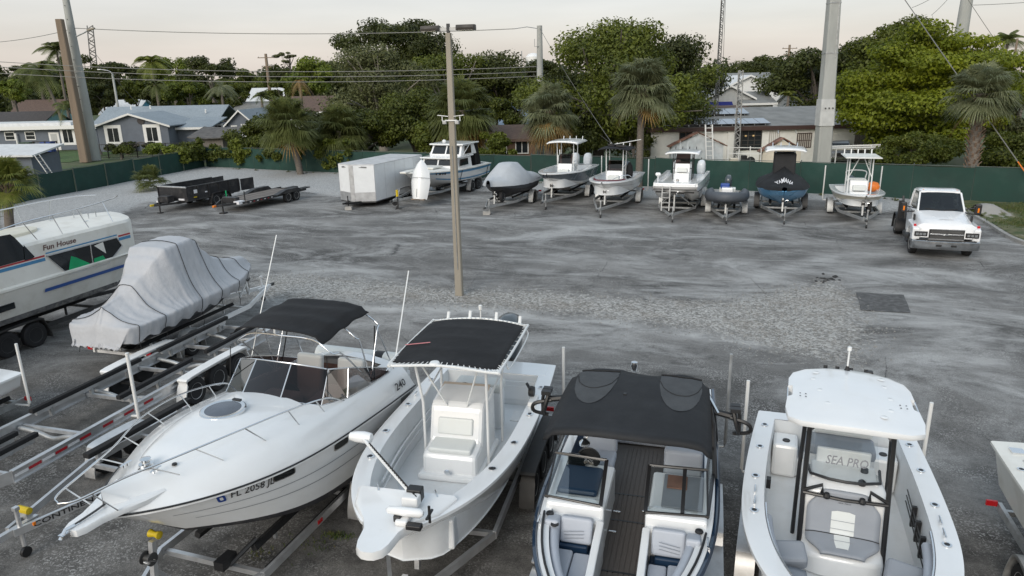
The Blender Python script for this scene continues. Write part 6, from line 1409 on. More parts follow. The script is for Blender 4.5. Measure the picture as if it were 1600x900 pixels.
# ------------------------------------------------------------------ dump trailer and car hauler
def dump_trailer():
    psi = 24; o = V(-20.75, 43.7, 0)
    root = thing('dump_trailer', 'scuffed black dump trailer with open rear gates and white wheels', 'trailer', o, face_cam(psi))
    W, z0, z1, L = 1.18, .62, 1.38, 4.3
    for sg in (1, -1):
        MB().b2(-L, 0, sg*W, sg*(W-.05), z0, z1).build('side_wall', BLACKDIRTY, root); MB().b2(-L, 0, sg*(W-.07), sg*(W+.03), z1, z1+.07).build('top_rail', BLACKDIRTY, root)
        for k in range(6): MB().b2(-L*k/5-.04, -L*k/5+.04, sg*W, sg*(W+.05), z0, z1).build('side_stake', BLACKDIRTY, root)
        g = MB().b2(-L-.04, -L, sg*.03, sg*1.1, z0, z1).build('rear_gate', BLACKDIRTY, root); g.location = V(-L, sg*W, 0) - V(-L, sg*W, 0); 
        g.matrix_parent_inverse = Matrix.Identity(4); g.location = V(-L, sg*(W+.03), 0) + Matrix.Rotation(sg*rad(-(95)), 3, 'Z') @ V(L, -sg*(W+.03), 0)*1.0; g.rotation_euler = (0, 0, sg*rad(-95))
    MB().b2(-.05, 0, -W, W, z0, z1).build('front_wall', BLACKDIRTY, root); MB().b2(-.08, .04, -W-.03, W+.03, z1, z1+.07).build('top_rail', ALU, root)
    MB().b2(-L, 0, -W, W, z0-.06, z0).build('bed_floor', STEELDK, root); 
    for sg in (1, -1):
        MB().b2(-L, .3, sg*.6-.05, sg*.6+.05, .42, .58).build('chassis_rail', BLACKDIRTY, root); MB().bar((.3, sg*.6, .5), (1.5, sg*.06, .5), .07, .12).build('tongue_rail', BLACKDIRTY, root)
        for k in (-2.2, -3.0): wheel(root, (k, sg*(W-.02), .37), .37, .22, RIMW, sg > 0)
        fender(root, BLACKDIRTY, -3.0, -2.2, sg*(W+.0), .37, .26, .42); MB().b2(-.9, -.55, sg*(W+.002), sg*(W+.006), .98, 1.2).build('white_decal', INK_W, root); MB().b2(-1.6, -1.42, sg*(W+.002), sg*(W+.006), .92, 1.0).build('white_decal', INK_W, root); MB().b2(-.75, -.5, sg*(W+.002), sg*(W+.006), .72, .78).build('white_decal', YELLOW, root)
    MB().b2(.25, .75, -.35, .35, .55, .95).build('pump_box', BLACKDIRTY, root, bev=.03); MB().box((1.58, 0, .52), (.25, .12, .12)).build('coupler', YELLOW, root, bev=.02); MB().tube([(1.2, .15, .04), (1.2, .15, .95)], .045, 8).box((1.2, .15, .03), (.25, .25, .05)).build('jack', BLACKDIRTY, root); MB().b2(.5, .52, -.9, -.5, .5, .6).build('plate', INK_W, root)
    MB().b2(-.02, .05, .5, .95, .62, .72).build('plate', INK_W, root)
dump_trailer()
def car_hauler():
    psi = 22; o = V(-16.75, 42.9, 0)
    root = thing('car_hauler_trailer', 'black flatbed car hauler trailer with wooden deck planks', 'trailer', o, face_cam(psi))
    W, L = 1.03, 5.6; z = .62
    for sg in (1, -1): MB().b2(-L, 0, sg*W-.04, sg*W+.04, z-.14, z+.03).build('side_rail', BLACKDIRTY, root); MB().bar((0, sg*W, z-.06), (1.5, sg*.06, .52), .07, .12).build('tongue_rail', BLACKDIRTY, root)
    n = 11
    for k in range(n): y = -W+.05+(2*W-.1)*(k+.5)/n; MB().b2(-L+.7, -.05, y-.085, y+.085, z-.03, z+.012+.006*(k % 3)).build('deck_plank', PLANK, root)
    for k in range(6): MB().b2(-L*k/5-.04, -L*k/5+.04, -W+.05, W-.05, z-.12, z-.04).build('crossmember', BLACKDIRTY, root)
    for sg in (1, -1):
        pts = [(-4.7, z+.02), (-4.4, z+.24), (-3.2, z+.24), (-2.3, z+.02)]; MB().prism(pts, sg*(W-.0), sg*(W+.36)).build('drive_over_fender', BLACKDIRTY, root)
        for k in (-3.45, -4.25): wheel(root, (k, sg*(W+.19), .36), .36, .22, RIMW, sg > 0)
        MB().b2(-L-.9, -L+.0, sg*.5-.2, sg*.5+.2, z-.1, z-.03).build('ramp', BLACKDIRTY, root); MB().tube([(-.2, sg*.7, z), (-.2, sg*.7, z+.55)], .035, 6).build('stake', GREENT if sg < 0 else BLACK, root)
        for k in range(7): MB().b2(-.3-k*.32, -.18-k*.32, sg*(W+.041), sg*(W+.045), z-.1, z-.05).build('reflective_tape', TAPE_R if k % 2 else TAPE_W, root)
    MB().b2(.02, .4, -.5, .5, z-.1, z+.25).build('winch_box', BLACKDIRTY, root, bev=.03); MB().b2(.05, .55, .5, .9, z-.12, z+.05).build('plate', INK_W, root); MB().tube([(1.1, .15, .04), (1.1, .15, .9)], .045, 8).box((1.1, .15, .05), (.34, .34, .09)).build('jack', BLACKDIRTY, root)
    MB().box((1.58, 0, .52), (.25, .12, .12)).build('coupler', AMBER, root, bev=.02); 
    for k in range(5): MB().b2(.06+.28*k, .16+.28*k, .86-.17*k, .9-.17*k, z-.13, z-.08).build('marker', REDL if k % 2 else INK_W, root)
car_hauler()

# ------------------------------------------------------------------ white truck
def truck():
    psi = 20; f = G(1478, 386, .55); o = V(f.x, f.y, 0)
    root = thing('flatbed_truck', 'white medium duty truck cab with chrome bumper and tow mirrors', 'truck', o, face_cam(psi))
    TW = mat('truck_white', (.74, .75, .76), .25, coat=.6, var=.02)
    W = 1.18
    # x=0 front of bumper, cab runs back to x=-3.4, chassis to -6.6
    def sec(x, w0, w1, w2, z0, z1, z2):
        h_ = [V(x, w0, z0), V(x, w1, lerp(z0, z1, .55)), V(x, w1*.995, z1), V(x, lerp(w1, w2, .75), lerp(z1, z2, .8)), V(x, w2, z2), V(x, w2*.5, z2+.035)]; return h_ + [V(p.x, -p.y, p.z) for p in reversed(h_)]
    body = [sec(-.22, .90, .94, .78, .86, 1.22, 1.28), sec(-.34, 1.03, 1.05, .84, .80, 1.30, 1.42), sec(-.8, 1.05, 1.06, .84, .82, 1.30, 1.50), sec(-1.5, .98, 1.0, .82, .80, 1.36, 1.64), sec(-1.85, .96, .98, .86, .62, 1.50, 1.70), sec(-2.0, .96, .98, .90, .58, 1.60, 1.72), sec(-3.3, .96, .98, .92, .58, 1.62, 1.72)]
    MB().loft(body).build('cab_body', TW, root, smooth=40)
    # greenhouse
    gh = []
    for x, w, z in ((-1.72, .86, 1.68), (-2.35, .80, 2.42)): pass
    roof = [(-2.28, .76), (-2.45, .80), (-3.2, .80), (-3.32, .76)]
    R1 = [V(-2.32, -.74, 2.36), V(-2.32, .74, 2.36), V(-2.7, .80, 2.38), V(-3.25, .80, 2.36), V(-3.34, .74, 2.34), V(-3.34, -.74, 2.34), V(-3.25, -.80, 2.36), V(-2.7, -.80, 2.38)]
    MB().loft([[V(p.x, p.y, p.z) for p in R1], [V(lerp(-2.8, p.x, .97), p.y*.97, p.z+.07) for p in R1], [V(lerp(-2.8, p.x, .8), p.y*.75, p.z+.11) for p in R1], [V(lerp(-2.8, p.x, .3), p.y*.3, p.z+.125) for p in R1]]).build('roof', TW, root, smooth=50)
    for sg in (1, -1):
        MB().bar((-1.74, sg*.85, 1.68), (-2.34, sg*.75, 2.38), .07, .06).build('windscreen_pillar', TW, root, bev=.02); MB().bar((-3.05, sg*.93, 1.70), (-3.1, sg*.80, 2.38), .12, .05, (0, 1, 0)).build('door_pillar', TW, root); MB().bar((-3.28, sg*.92, 1.70), (-3.28, sg*.79, 2.38), .1, .05, (0, 1, 0)).build('door_pillar', TW, root)
        dw = MB().add([V(-1.9, sg*.90, 1.71), V(-3.02, sg*.93, 1.71), V(-3.06, sg*.81, 2.37), V(-2.42, sg*.79, 2.37)], [(0, 1, 2, 3)]).build('door_window', GLASS_BK, root)
        dr = MB().b2(-3.05, -1.95, sg*.978, sg*.992, .66, 1.66).build('door', TW, root, bev=.02); MB().b2(-2.95, -2.75, sg*.992, sg*1.02, 1.45, 1.50).build('handle', BLACK, dr)
        # mirror
        m = MB().tube([(-1.95, sg*.93, 1.62), (-1.9, sg*1.30, 1.58)], .03, 6).tube([(-1.95, sg*.92, 1.75), (-1.9, sg*1.32, 1.85)], .025, 6).build('mirror_arm', BLACK, root); MB().b2(-1.98, -1.84, sg*1.24, sg*1.48, 1.55, 2.0).build('mirror', BLACK, root, bev=.05); MB().b2(-1.838, -1.83, sg*1.33, sg*1.39, 1.66, 1.84).build('mirror_marker', AMBER, root)
        # fenders and lights
        pl = [(-.25, .80), (-.25, 1.22), (-.5, 1.30), (-1.65, 1.34), (-1.75, .75), (-1.62, .75), (-1.52, 1.0), (-1.25, 1.12), (-.9, 1.08), (-.68, .85), (-.64, .62), (-.3, .62)]
        MB().prism(pl, sg*.92, sg*1.2).build('front_fender', TW, root, bev=.05)
        MB().b2(-.24, -.20, sg*.66, sg*1.13, .90, 1.10).build('headlight', BLACK, root, bev=.02)
        for k in range(3): MB().b2(-.198, -.19, sg*(.72+.13*k), sg*(.82+.13*k), .95, 1.04).build('headlight_lens', CHROME, root)
        MB().b2(-.46, -.40, sg*1.06, sg*1.16, 1.26, 1.36).build('turn_signal', REDL, root, bev=.02)
        wheel(root, (-1.12, sg*.98, .44), .44, .27, RIMW, sg > 0); wheel(root, (-5.2, sg*.98, .44), .44, .27, RIMW, sg > 0); wheel(root, (-5.2, sg*.68, .44), .44, .27, RIMW, sg > 0)
        MB().b2(-1.9, -1.4, sg*1.0, sg*1.18, .40, .46).build('side_step', BLACK, root); MB().b2(-3.0, -2.0, sg*.85, sg*1.12, .38, .62).build('fuel_tank', STEELDK, root, bev=.06)
        MB().b2(-6.8, -1.2, sg*.42-.04, sg*.42+.04, .62, .86).build('frame_rail', BLACKMET, root); fender(root, BLACK, -5.2, -5.2, sg*.84, .44, .62, .52)
        MB().b2(-1.35, -1.2, sg*.995, sg*1.055, 1.36, 1.60).build('hood_vent', BLACK, root)
        MB().bar((-1.68, sg*.05, 1.73), (-1.78, sg*.6, 1.78), .02).build('wiper', BLACK, root)
    for k, y in enumerate((-.62, -.16, 0, .16, .62)): MB().lathe([(.03, 0), (.025, .03), (.001, .04)], (-2.46, y, 2.44), n=8).build('roof_marker', AMBER, root)
    MB().add([V(-1.74, -.82, 1.69), V(-1.74, .82, 1.69), V(-1.68, 0, 1.70), V(-2.34, .73, 2.37), V(-2.34, -.73, 2.37), V(-2.29, 0, 2.39)], [(0, 2, 5, 4), (2, 1, 3, 5)]).build('windscreen', glass('truck_glass', (.09, .10, .10), .16), root)
    MB().b2(-3.33, -3.30, -.72, .72, 1.75, 2.34).build('rear_window', GLASS, root); MB().b2(-3.2, -2.0, -.85, .85, .9, 1.2).build('cab_floor', BLACK, root)
    MB().b2(-2.2, -1.8, -.82, .82, 1.2, 1.68).build('dashboard', BLACK, root, bev=.05); MB().lathe([(.19, -.015), (.21, 0), (.19, .015), (.17, 0)], (-2.3, .38, 1.72), 'x', 18).build('steering_wheel', BLACK, root)
    for y in (-.4, .4): cushion('seat', -3.15, -2.9, y-.25, y+.25, 1.2, 2.1, INK_G, root, .06)
    # grille, bumper
    MB().b2(-.26, -.19, -.62, .62, .80, 1.22).build('grille', BLACK, root, bev=.02)
    for z in (.90, 1.12): MB().b2(-.19, -.178, -.57, .57, z-.06, z+.05).build('grille_mesh', STEELDK, root)
    MB().b2(-.2, -.165, -.60, .60, .985, 1.035).build('grille_bar', CHROME, root, bev=.008)
    bow = MB().prism([(-.13, .975), (-.06, 1.0), (-.06, 1.045), (.05, 1.045), (.05, 1.02), (.14, 1.02), (.06, .975)], -.164, -.150, 'x').build('emblem', CHROME, root)
    for z in (.82, 1.205): MB().b2(-.2, -.17, -.62, .62, z-.015, z+.015).build('grille_trim', CHROME, root)
    bp = [V(-.30, -1.22, 0), V(-.10, -1.14, 0), V(-.0, -.7, 0), V(.03, 0, 0), V(-.0, .7, 0), V(-.10, 1.14, 0), V(-.30, 1.22, 0)]
    MB().loft([[p+V(-.10, 0, .40), p+V(-.02, 0, .43), p+V(0, 0, .60), p+V(-.01, 0, .74), p+V(-.05, 0, .77), p+V(-.12, 0, .77)] for p in curve_pts(bp, 4)]).build('bumper', mat('chrome_bumper', (.5, .51, .52), .18, metal=1.0, var=.15), root, smooth=40)
    for y in (-.26, .26): MB().b2(.0, .035, y-.10, y+.10, .55, .63).build('tow_slot', BLACK, root)
    MB().b2(-.16, -.1, -1.05, 1.05, .765, .80).build('bumper_gap', BLACK, root)
    MB().b2(-.62, -.60, -.25, .25, 1.535, 1.55).build('hood_badge', ALU, root)
    for k in range(5): MB().b2(-6.7+.75*k, -6.6+.75*k, -.4, .4, .66, .8).build('frame_crossmember', BLACKMET, root)
    MB().b2(-6.7, -4.3, -.55, .55, .88, .95).build('hitch_deck', STEELDK, root); MB().b2(-3.75, -3.5, -.9, .9, .9, 1.75).build('tool_box', BLACK, root, bev=.04)
    MB().tube([(-4.2, -.9, .9), (-4.3, -1.05, 1.9)], .05, 6).build('exhaust_stack', STEELDK, root); MB().b2(-4.25, -4.1, -1.2, -1.0, .9, 1.7).build('mud_flap_bracket', BLACK, root)
truck()
# ================================================================== light pole and utility poles
def light_pole():
    o = G(718, 462); root = thing('light_pole', 'square concrete light pole with two lamp heads standing in the gravel', 'street lamp', o, rad(-12))
    H = 8.72
    def ring(z, w): return [V(w, w*.8, z), V(w*.8, w, z), V(-w*.8, w, z), V(-w, w*.8, z), V(-w, -w*.8, z), V(-w*.8, -w, z), V(w*.8, -w, z), V(w, -w*.8, z)]
    MB().loft([ring(-.1, .128), ring(3, .116), ring(6, .10), ring(H, .082)]).build('shaft', CONC_T, root, smooth=30)
    MB().tube([(0, 0, H-.15), (0, 0, H+.28)], .06, 8).build('tenon', STEELDK, root)
    for sg in (1, -1):
        MB().bar((sg*.05, 0, H+.12), (sg*.32, 0, H+.12), .07, .1).build('bracket', GALV, root)
        MB().loft([[V(sg*x, y*w, H+.14+z) for y, z in ((-.18, -.07), (-.2, .0), (-.15, .09), (.15, .09), (.2, .0), (.18, -.07))] for x, w in ((.28, .7), (.34, 1), (.78, 1.05), (.86, .9), (.89, .6))]).build('lamp_head', mat('bronze_lamp', (.055, .048, .04), .5, var=.2) if sg > 0 else MATS['bronze_lamp'], root, smooth=40)
        MB().b2(sg*.36, sg*.84, -.14, .14, H+.055, H+.068).build('lens', HEADL, root)
    z = 6.0
    for sg in (1, -1):
        b = MB().b2(sg*.14, sg*.28, -.20, -.08, z-.10, z+.02).build('floodlight', GALV, root, bev=.02); MB().bar((0, -.12, z+.02), (sg*.2, -.12, z+.02), .04).build('stem', WHITEP, b)
        MB().bar((sg*.10, -.1, z+.15), (sg*.44, -.15, z+.19), .07, .02).build('antenna_arm', WHITEP, root); MB().bar((sg*.3, -.1, z+.0), (sg*.3, -.12, z+.16), .025).build('antenna_stem', WHITEP, root)
    MB().tube([(.02, -.15, 1.0), (.0, -.13, 5.2)], .012, 4).build('conduit', GALV, root)
light_pole()
def big_pole(name, label, Y, px_b, px_t, wb, wt, m, sleeve=None, square=True, top=None, n=8, py_b=None):
    """base below px_b on the ground at depth Y; straight up, leaning only as the pole itself does"""
    b = at(px_b[0], px_b[1], Y); t = at(px_t[0], px_t[1], Y); d = (t-b)/(t.z-b.z); base = b - d*b.z; topz = top or t.z + 3; tp = base + d*topz
    root = thing(name, label, 'pole', V(base.x, base.y, 0)); d0 = tp - base
    def ring(k):
        w = lerp(wb, wt, k)/2; c = d0*k
        if square: return [c+V(sx*w*a, sy*w*b_, 0) for sx, sy, a, b_ in ((1, 1, 1, .8), (1, 1, .8, 1), (-1, 1, .8, 1), (-1, 1, 1, .8), (-1, -1, 1, .8), (-1, -1, .8, 1), (1, -1, .8, 1), (1, -1, 1, .8))]
        return [c+V(w*math.cos(2*PI*i/14), w*math.sin(2*PI*i/14), 0) for i in range(14)]
    MB().loft([ring(k) for k in np.linspace(0, 1, 12)]).build('shaft', m, root, smooth=40)
    return root, d0, ring
lp, ld, lr = big_pole('concrete_pole', 'tall thick concrete transmission pole behind the left fence', 77, (147, 246), (103, 0), 1.30, .52, CONC, square=False)
for k in np.linspace(.06, .95, 14):
    c = ld*k; MB().tube([c + V(.0, -.9+.55*k, 0), c + V(.0, -.7+.5*k, .0)], .03, 5).build('step_bolt', STEELDK, lp)
big_pole('wooden_pole', 'cut off square timber pole beside the left concrete pole', 75.5, (133, 246), (93, 30), .88, .62, WOODP, top=at(93, 30, 75.5).z)
rp, rd, rr = big_pole('concrete_pole', 'tall square concrete pole with collar in front of the white house', 50, (1284, 250), (1303, 0), 1.0, .66, CONC)
zt_ = rd.length
for nm, z0, z1, k in (('collar', at(1290, 196, 50).z, at(1290, 155, 50).z, 1.13),):
    def rr2(z, f): c = rd*(z/rd.z); r = rr(z/rd.z); return [c+(p-c)*f for p in r]
    MB().loft([rr2(z0, k), rr2(z1, k*.99)]).build(nm, mat('pale_collar', (.5, .51, .5), .7, var=.08), rp)
    for sx in (-.5, 0, .5): MB().box(rd*((z0+z1)/2/rd.z)+V(sx*.5, -.52, .3), (.08, .08, .08)).build('bolt', STEELDK, rp)
MB().tube([rd*(at(1300, 90, 50).z/rd.z)+V(.2, -.42, 0), rd*(at(1300, 5, 50).z/rd.z)+V(.22, -.36, 0)], .03, 5).build('conduit', GALV, rp)
for py in (84, 6): z = at(1300, py, 50).z; MB().loft([rr2(z, 1.05), rr2(z+.08, 1.05)]).build('band', GALV, rp)
def util_pole(label, px, py_top, Y, w, arms=(), lean=0.0, m=None, fit=True):
    t = at(px, py_top, Y); root = thing('utility_pole', label, 'pole', V(t.x, t.y, 0), 0, 'utility poles')
    MB().tube([(0, 0, 0), (lean*.5, 0, t.z*.5), (lean, 0, t.z)], [w*.6, w*.55, w*.42], 10).build('shaft', m or WOODP, root, smooth=40)
    for z, l in arms: MB().bar((lean-l/2, -.15, t.z-z), (lean+l/2, -.15, t.z-z), .12).build('crossarm', WOODP, root); [MB().lathe([(.05, 0), (.07, .08), (.03, .16)], (lean+s*l*.45, -.15, t.z-z+.06), n=8).build('insulator', GALV, root) for s in (-1, 0, 1)]
    return t, root
T1, u1 = util_pole('grey utility pole between the two big shade trees', 843, 40, 72, .62, m=CONC)
MB().tube([(0, -.1, T1.z-.3), (-1.2, -.15, T1.z-.1), (-2.4, -.2, T1.z-.25)], .035, 5).build('bracket_arm', GALV, u1); MB().tube([(-.1, -.3, T1.z-1.9), (-.5, -.3, T1.z-1.9), (-.5, -.3, T1.z-1.2)], .03, 5).build('conduit', GALV, u1)
T2, _ = util_pole('leaning utility pole top rising behind the bright green tree', 1514, -45, 62, 1.0, m=CONC, lean=.2)
T3, _ = util_pole('utility pole with crossarms above the white roofed house on the left', 415, 84, 120, .5, arms=((.6, 2.6), (2.0, 1.6)))
T4, _ = util_pole('distant utility pole with crossarm right of the radio mast', 1234, 70, 130, .45, arms=((.6, 2.6), (1.6, 2.0)))
T5, _ = util_pole('short utility pole behind the grey metal roofed shed', 1590, 60, 90, .3)
def street_light():
    b = at(184, 165, 105); t = at(180, 112, 105); root = thing('street_light', 'grey street light with curved arm above the grey houses', 'street lamp', V(b.x, b.y, 0))
    MB().tube([(0, 0, 0), (0, 0, t.z-.3)], [.2, .14], 8).build('shaft', CONC, root, smooth=40); MB().tube(curve_pts([(0, 0, t.z-.3), (-.4, 0, t.z+.1), (-1.6, 0, t.z+.35)], 5), .06, 6).build('arm', GALV, root); MB().box((-1.75, 0, t.z+.34), (.5, .22, .12)).build('lamp_head', WHITEP, root, bev=.03)
street_light()
def cobra():
    t = at(122, 47, 76); root = thing('street_light', 'street light arm reaching from the left concrete pole', 'street lamp', V(t.x, t.y, 0))
    MB().tube([(-.3, 0, t.z-.6), (.6, 0, t.z-.25), (1.0, 0, t.z-.05)], .07, 6).build('arm', GALV, root); MB().box((1.3, 0, t.z+.05), (.8, .3, .18), Matrix.Rotation(-.25, 3, 'Y')).build('lamp_head', CONC_T, root, bev=.04)
cobra()
_wn = 0
def wire(label, P, Q, sag, r=.02, group='overhead wires', m=None):
    o = tag(MB().tube([P.lerp(Q, k/24) - V(0, 0, sag*4*(k/24)*(1-k/24)) for k in range(25)], r, 5).build('wire', m or WIRE, None, smooth=60), label, 'wire', group); return o
GWIRE = mat('pale_wire', (.2, .2, .19), .5, metal=.3)
wire('topmost overhead wire from the left pole to the pole by the shade tree', at(118, 44, 77), T1+V(-2.4, -.2, -.25), .5, .035, m=GWIRE)
wire('overhead wire running off the left edge from the left pole', at(-60, 68, 90), at(118, 44, 77), .4, .03, m=GWIRE)
for i, (a, b, w_) in enumerate(((92, 104, 'uppermost'), (100, 112, 'middle'), (110, 119, 'lowest'))):
    wire('%s of the three parallel wires crossing in front of the far trees' % w_, at(-40, a+2, 74), at(838, b, 72), .75, .032, m=GWIRE)
wire('guy wire from the shade tree pole down to the fence, upper one', T1+V(0, -.1, -.2), at(962, 232, 50), .3, .022, m=GWIRE)
wire('guy wire from the shade tree pole down to the fence, lower one', T1+V(0, -.1, -5), at(958, 226, 56), .3, .018, m=GWIRE)
pA, pB = at(1400, -20, 46), at(1606, 275, 39)
wire('long guy wire crossing in front of the bright green tree', pA, pA.lerp(pB, .93), .0, .028, m=GWIRE)
wire('orange sleeve at the foot of the right guy wire', pA.lerp(pB, .93), pB, .0, .032, m=ORANGE)
for a, b, w_ in (((1500, -20), (1610, 140), 'thin guy wire running down past the right coconut palm'), ((1520, 8), (1700, -6), 'wire leaving the leaning pole to the right edge'), ((1425, 12), (1475, -15), 'short wire in the sky left of the leaning pole'), ((1455, 24), (1490, -12), 'short wire in the sky beside the leaning pole')):
    wire(w_, at(*a, 58), at(*b, 58), .1, .02, m=GWIRE)
wire('wire across the left sky meeting the grey house', at(150, 85, 76), at(215, 162, 88), .2, .02, m=GWIRE)
MASTM = mat('mast_steel', (.16, .16, .155), .6, metal=.4)
def mast(label, px_b, py_b, px_t, py_t, Y, w, n, r, top=None, m=None):
    b, t = at(px_b, py_b, Y), at(px_t, py_t, Y); d = (t-b)/(t.z-b.z); base = b-d*b.z; H = top or t.z; d0 = d*H
    root = thing('lattice_mast', label, 'mast', V(base.x, base.y, 0), 0, 'lattice masts'); c3 = [V(w*math.cos(a), w*math.sin(a), 0) for a in (PI/2, PI/2+2.09, PI/2+4.19)]
    for c in c3: MB().tube([c, c*.8+d0], r, 5).build('leg', m or MASTM, root)
    q = MB()
    for k in range(n):
        a, b_ = c3[k % 3]*lerp(1, .8, k/n)+d0*(k/n), c3[(k+1) % 3]*lerp(1, .8, (k+1)/n)+d0*((k+1)/n); q.bar(a, b_, r*1.3); a2, b2 = c3[(k+1) % 3]*lerp(1, .8, k/n)+d0*(k/n), c3[(k+2) % 3]*lerp(1, .8, (k+1)/n)+d0*((k+1)/n); q.bar(a2, b2, r*1.3)
    o = q.build('bracing', m or MASTM, root); o['kind'] = 'stuff'; return root
mast('tall thin radio mast rising behind the solar roof', 1117, 190, 1129, 0, 66, .2, 70, .035)
mast('pale lattice mast standing against the solar roof house', 1150, 240, 1157, 110, 61, .28, 26, .045, m=mat('pale_mast', (.33, .33, .32), .6, metal=.3))
mast('distant grey communications tower on the left skyline', 150, 120, 142, 40, 240, 1.3, 26, .16)
wire('steep guy wire beside the tall radio mast', at(1134, -10, 66), at(1128, 150, 66), 0, .02)
def tank():
    c = at(833, 98, 210); root = thing('water_tank', 'white cylindrical tank on the skyline behind the utility pole', 'tank', V(c.x, c.y, 0)); z = c.z
    MB().lathe([(.01, z-2.2), (2.1, z-2.2), (2.1, z+1.6), (1.2, z+2.4), (.3, z+2.6)], n=20).build('vessel', WHITEP, root, smooth=40)
    for k in range(4): MB().tube([(1.6*math.cos(k*1.57), 1.6*math.sin(k*1.57), 0), (1.6*math.cos(k*1.57), 1.6*math.sin(k*1.57), z-2.2)], .25, 6).build('leg', GALV, root)
    MB().tube([(-3.2, 0, z-2), (-3.2, 0, z+3.2)], .15, 5).build('antenna', GALV, root)
tank()

# ================================================================== houses
STUC_G = mat('grey_blue_stucco', (.135, .155, .185), .9, var=.06, bump=.2, bscale=30, dirt=((.09, .1, .12), .4, .7))
STUC_W = mat('white_stucco', (.72, .72, .68), .9, var=.05, bump=.2, bscale=30, dirt=((.5, .49, .44), .35, .8))
STUC_P = mat('patched_stucco', (.52, .56, .58), .9, var=.15, vscale=2.5, dirt=((.6, .6, .6), .7, 1.6))
STUC_C = mat('cream_stucco', (.66, .61, .51), .9, var=.06, dirt=((.4, .35, .28), .3, 1))
STUC_T = mat('teal_stucco', (.20, .38, .40), .9, var=.06)
STUC_L = mat('pale_grey_siding', (.42, .43, .42), .8, var=.06)
BRICK = mat('brown_siding', (.13, .08, .055), .85, var=.2, vscale=4, stretch=(6, 6, .4))
SHIN_B = mat('blue_grey_shingle', (.25, .29, .32), .9, var=.15, vscale=6, bump=.6, bscale=25, dirt=((.17, .2, .22), .5, .6))
SHIN_D = mat('dark_shingle', (.06, .055, .055), .9, var=.25, vscale=4, bump=.5, bscale=20)
SHIN_BR = mat('brown_shingle', (.11, .075, .06), .9, var=.25, vscale=4, bump=.5, bscale=20)
SHIN_GR = mat('grey_flat_roof', (.21, .215, .21), .85, var=.2, vscale=1.0, dirt=((.1, .1, .1), .4, .8))
ROOF_W = mat('white_flat_roof', (.60, .61, .61), .7, var=.08, dirt=((.35, .34, .32), .4, .8))
METALR = mat('blue_metal_roof', (.22, .28, .36), .45, metal=.3, var=.1, stretch=(8, .3, 1))
TILE = mat('clay_roof_tile', (.20, .105, .075), .85, var=.2, vscale=5, orand=.35)
WHTRIM = mat('white_trim', (.72, .72, .70), .6)
BROWNF = mat('brown_fascia', (.055, .03, .025), .6)
SOLAR = mat('solar_cell', (.035, .028, .03), .10, spec=1.0, coat=1.0)
SOLAR.node_tree.nodes['Principled BSDF'].inputs['Coat IOR'].default_value = 2.2
WIN = mat('house_window', (.02, .024, .027), .1, spec=.6)
CURT = mat('window_blind', (.42, .40, .36), .7, stretch=(1, 1, 14), var=.15, vscale=4)
AWN = mat('blue_awning', (.012, .02, .16), .7)
def window(par, x, z, w, h, y=0.0, fr=.1, m=None, mull=1, cross=0, bars=None, glass_m=None):
    f = MB(); m = m or WHTRIM
    f.b2(x-w/2-fr, x+w/2+fr, y-.05, y+.0, z+h/2, z+h/2+fr).b2(x-w/2-fr, x+w/2+fr, y-.05, y, z-h/2-fr, z-h/2).b2(x-w/2-fr, x-w/2, y-.05, y, z-h/2, z+h/2).b2(x+w/2, x+w/2+fr, y-.05, y, z-h/2, z+h/2)
    for k in range(mull): xx = x-w/2+w*(k+1)/(mull+1); f.b2(xx-.03, xx+.03, y-.035, y, z-h/2, z+h/2)
    for k in range(cross): zz = z-h/2+h*(k+1)/(cross+1); f.b2(x-w/2, x+w/2, y-.033, y, zz-.025, zz+.025)
    o = f.build('window', m, par); p = MB().b2(x-w/2, x+w/2, y-.012, y-.004, z-h/2, z+h/2).build('pane', glass_m or WIN, o)
    return o
def wall_box(root, x0, x1, y0, y1, h, m, name='wall', th=.15):
    MB().b2(x0, x1, y0, y0+th, 0, h).build(name, m, root); MB().b2(x0, x1, y1-th, y1, 0, h).build(name, m, root); MB().b2(x0, x0+th, y0+th, y1-th, 0, h).build(name, m, root); MB().b2(x1-th, x1, y0+th, y1-th, 0, h).build(name, m, root)
def gable_roof(root, x0, x1, y0, y1, ze, zr, m, ov=.35, ax='x', fascia=None, name='roof'):
    """ridge along ax; two slabs and fascia boards"""
    if ax == 'x':
        ym = (y0+y1)/2
        for ya in (y0-ov, y1+ov):
            k = (zr-ze)/(ym-y0); zo = ze-ov*k; o = MB().loft([[V(x0-ov, ya, zo), V(x0-ov, ym, zr), V(x0-ov, ym, zr+.12), V(x0-ov, ya, zo+.12)], [V(x1+ov, ya, zo), V(x1+ov, ym, zr), V(x1+ov, ym, zr+.12), V(x1+ov, ya, zo+.12)]]).build(name, m, root)
            if fascia: s = -.02 if ya < ym else .02; MB().b2(x0-ov, x1+ov, ya+s-.015, ya+s+.015, zo-.1, zo+.13).build('fascia', fascia, root)
    else:
        xm = (x0+x1)/2
        for xa in (x0-ov, x1+ov):
            k = (zr-ze)/(xm-x0); zo = ze-ov*k; MB().loft([[V(xa, y0-ov, zo), V(xm, y0-ov, zr), V(xm, y0-ov, zr+.12), V(xa, y0-ov, zo+.12)], [V(xa, y1+ov, zo), V(xm, y1+ov, zr), V(xm, y1+ov, zr+.12), V(xa, y1+ov, zo+.12)]]).build(name, m, root)
            if fascia: MB().loft([[V(xa, y0-ov-.03, zo-.08), V(xm, y0-ov-.03, zr-.08), V(xm, y0-ov-.03, zr+.14), V(xa, y0-ov-.03, zo+.14)], [V(xa, y0-ov, zo-.08), V(xm, y0-ov, zr-.08), V(xm, y0-ov, zr+.14), V(xa, y0-ov, zo+.14)]]).build('fascia', fascia, root)
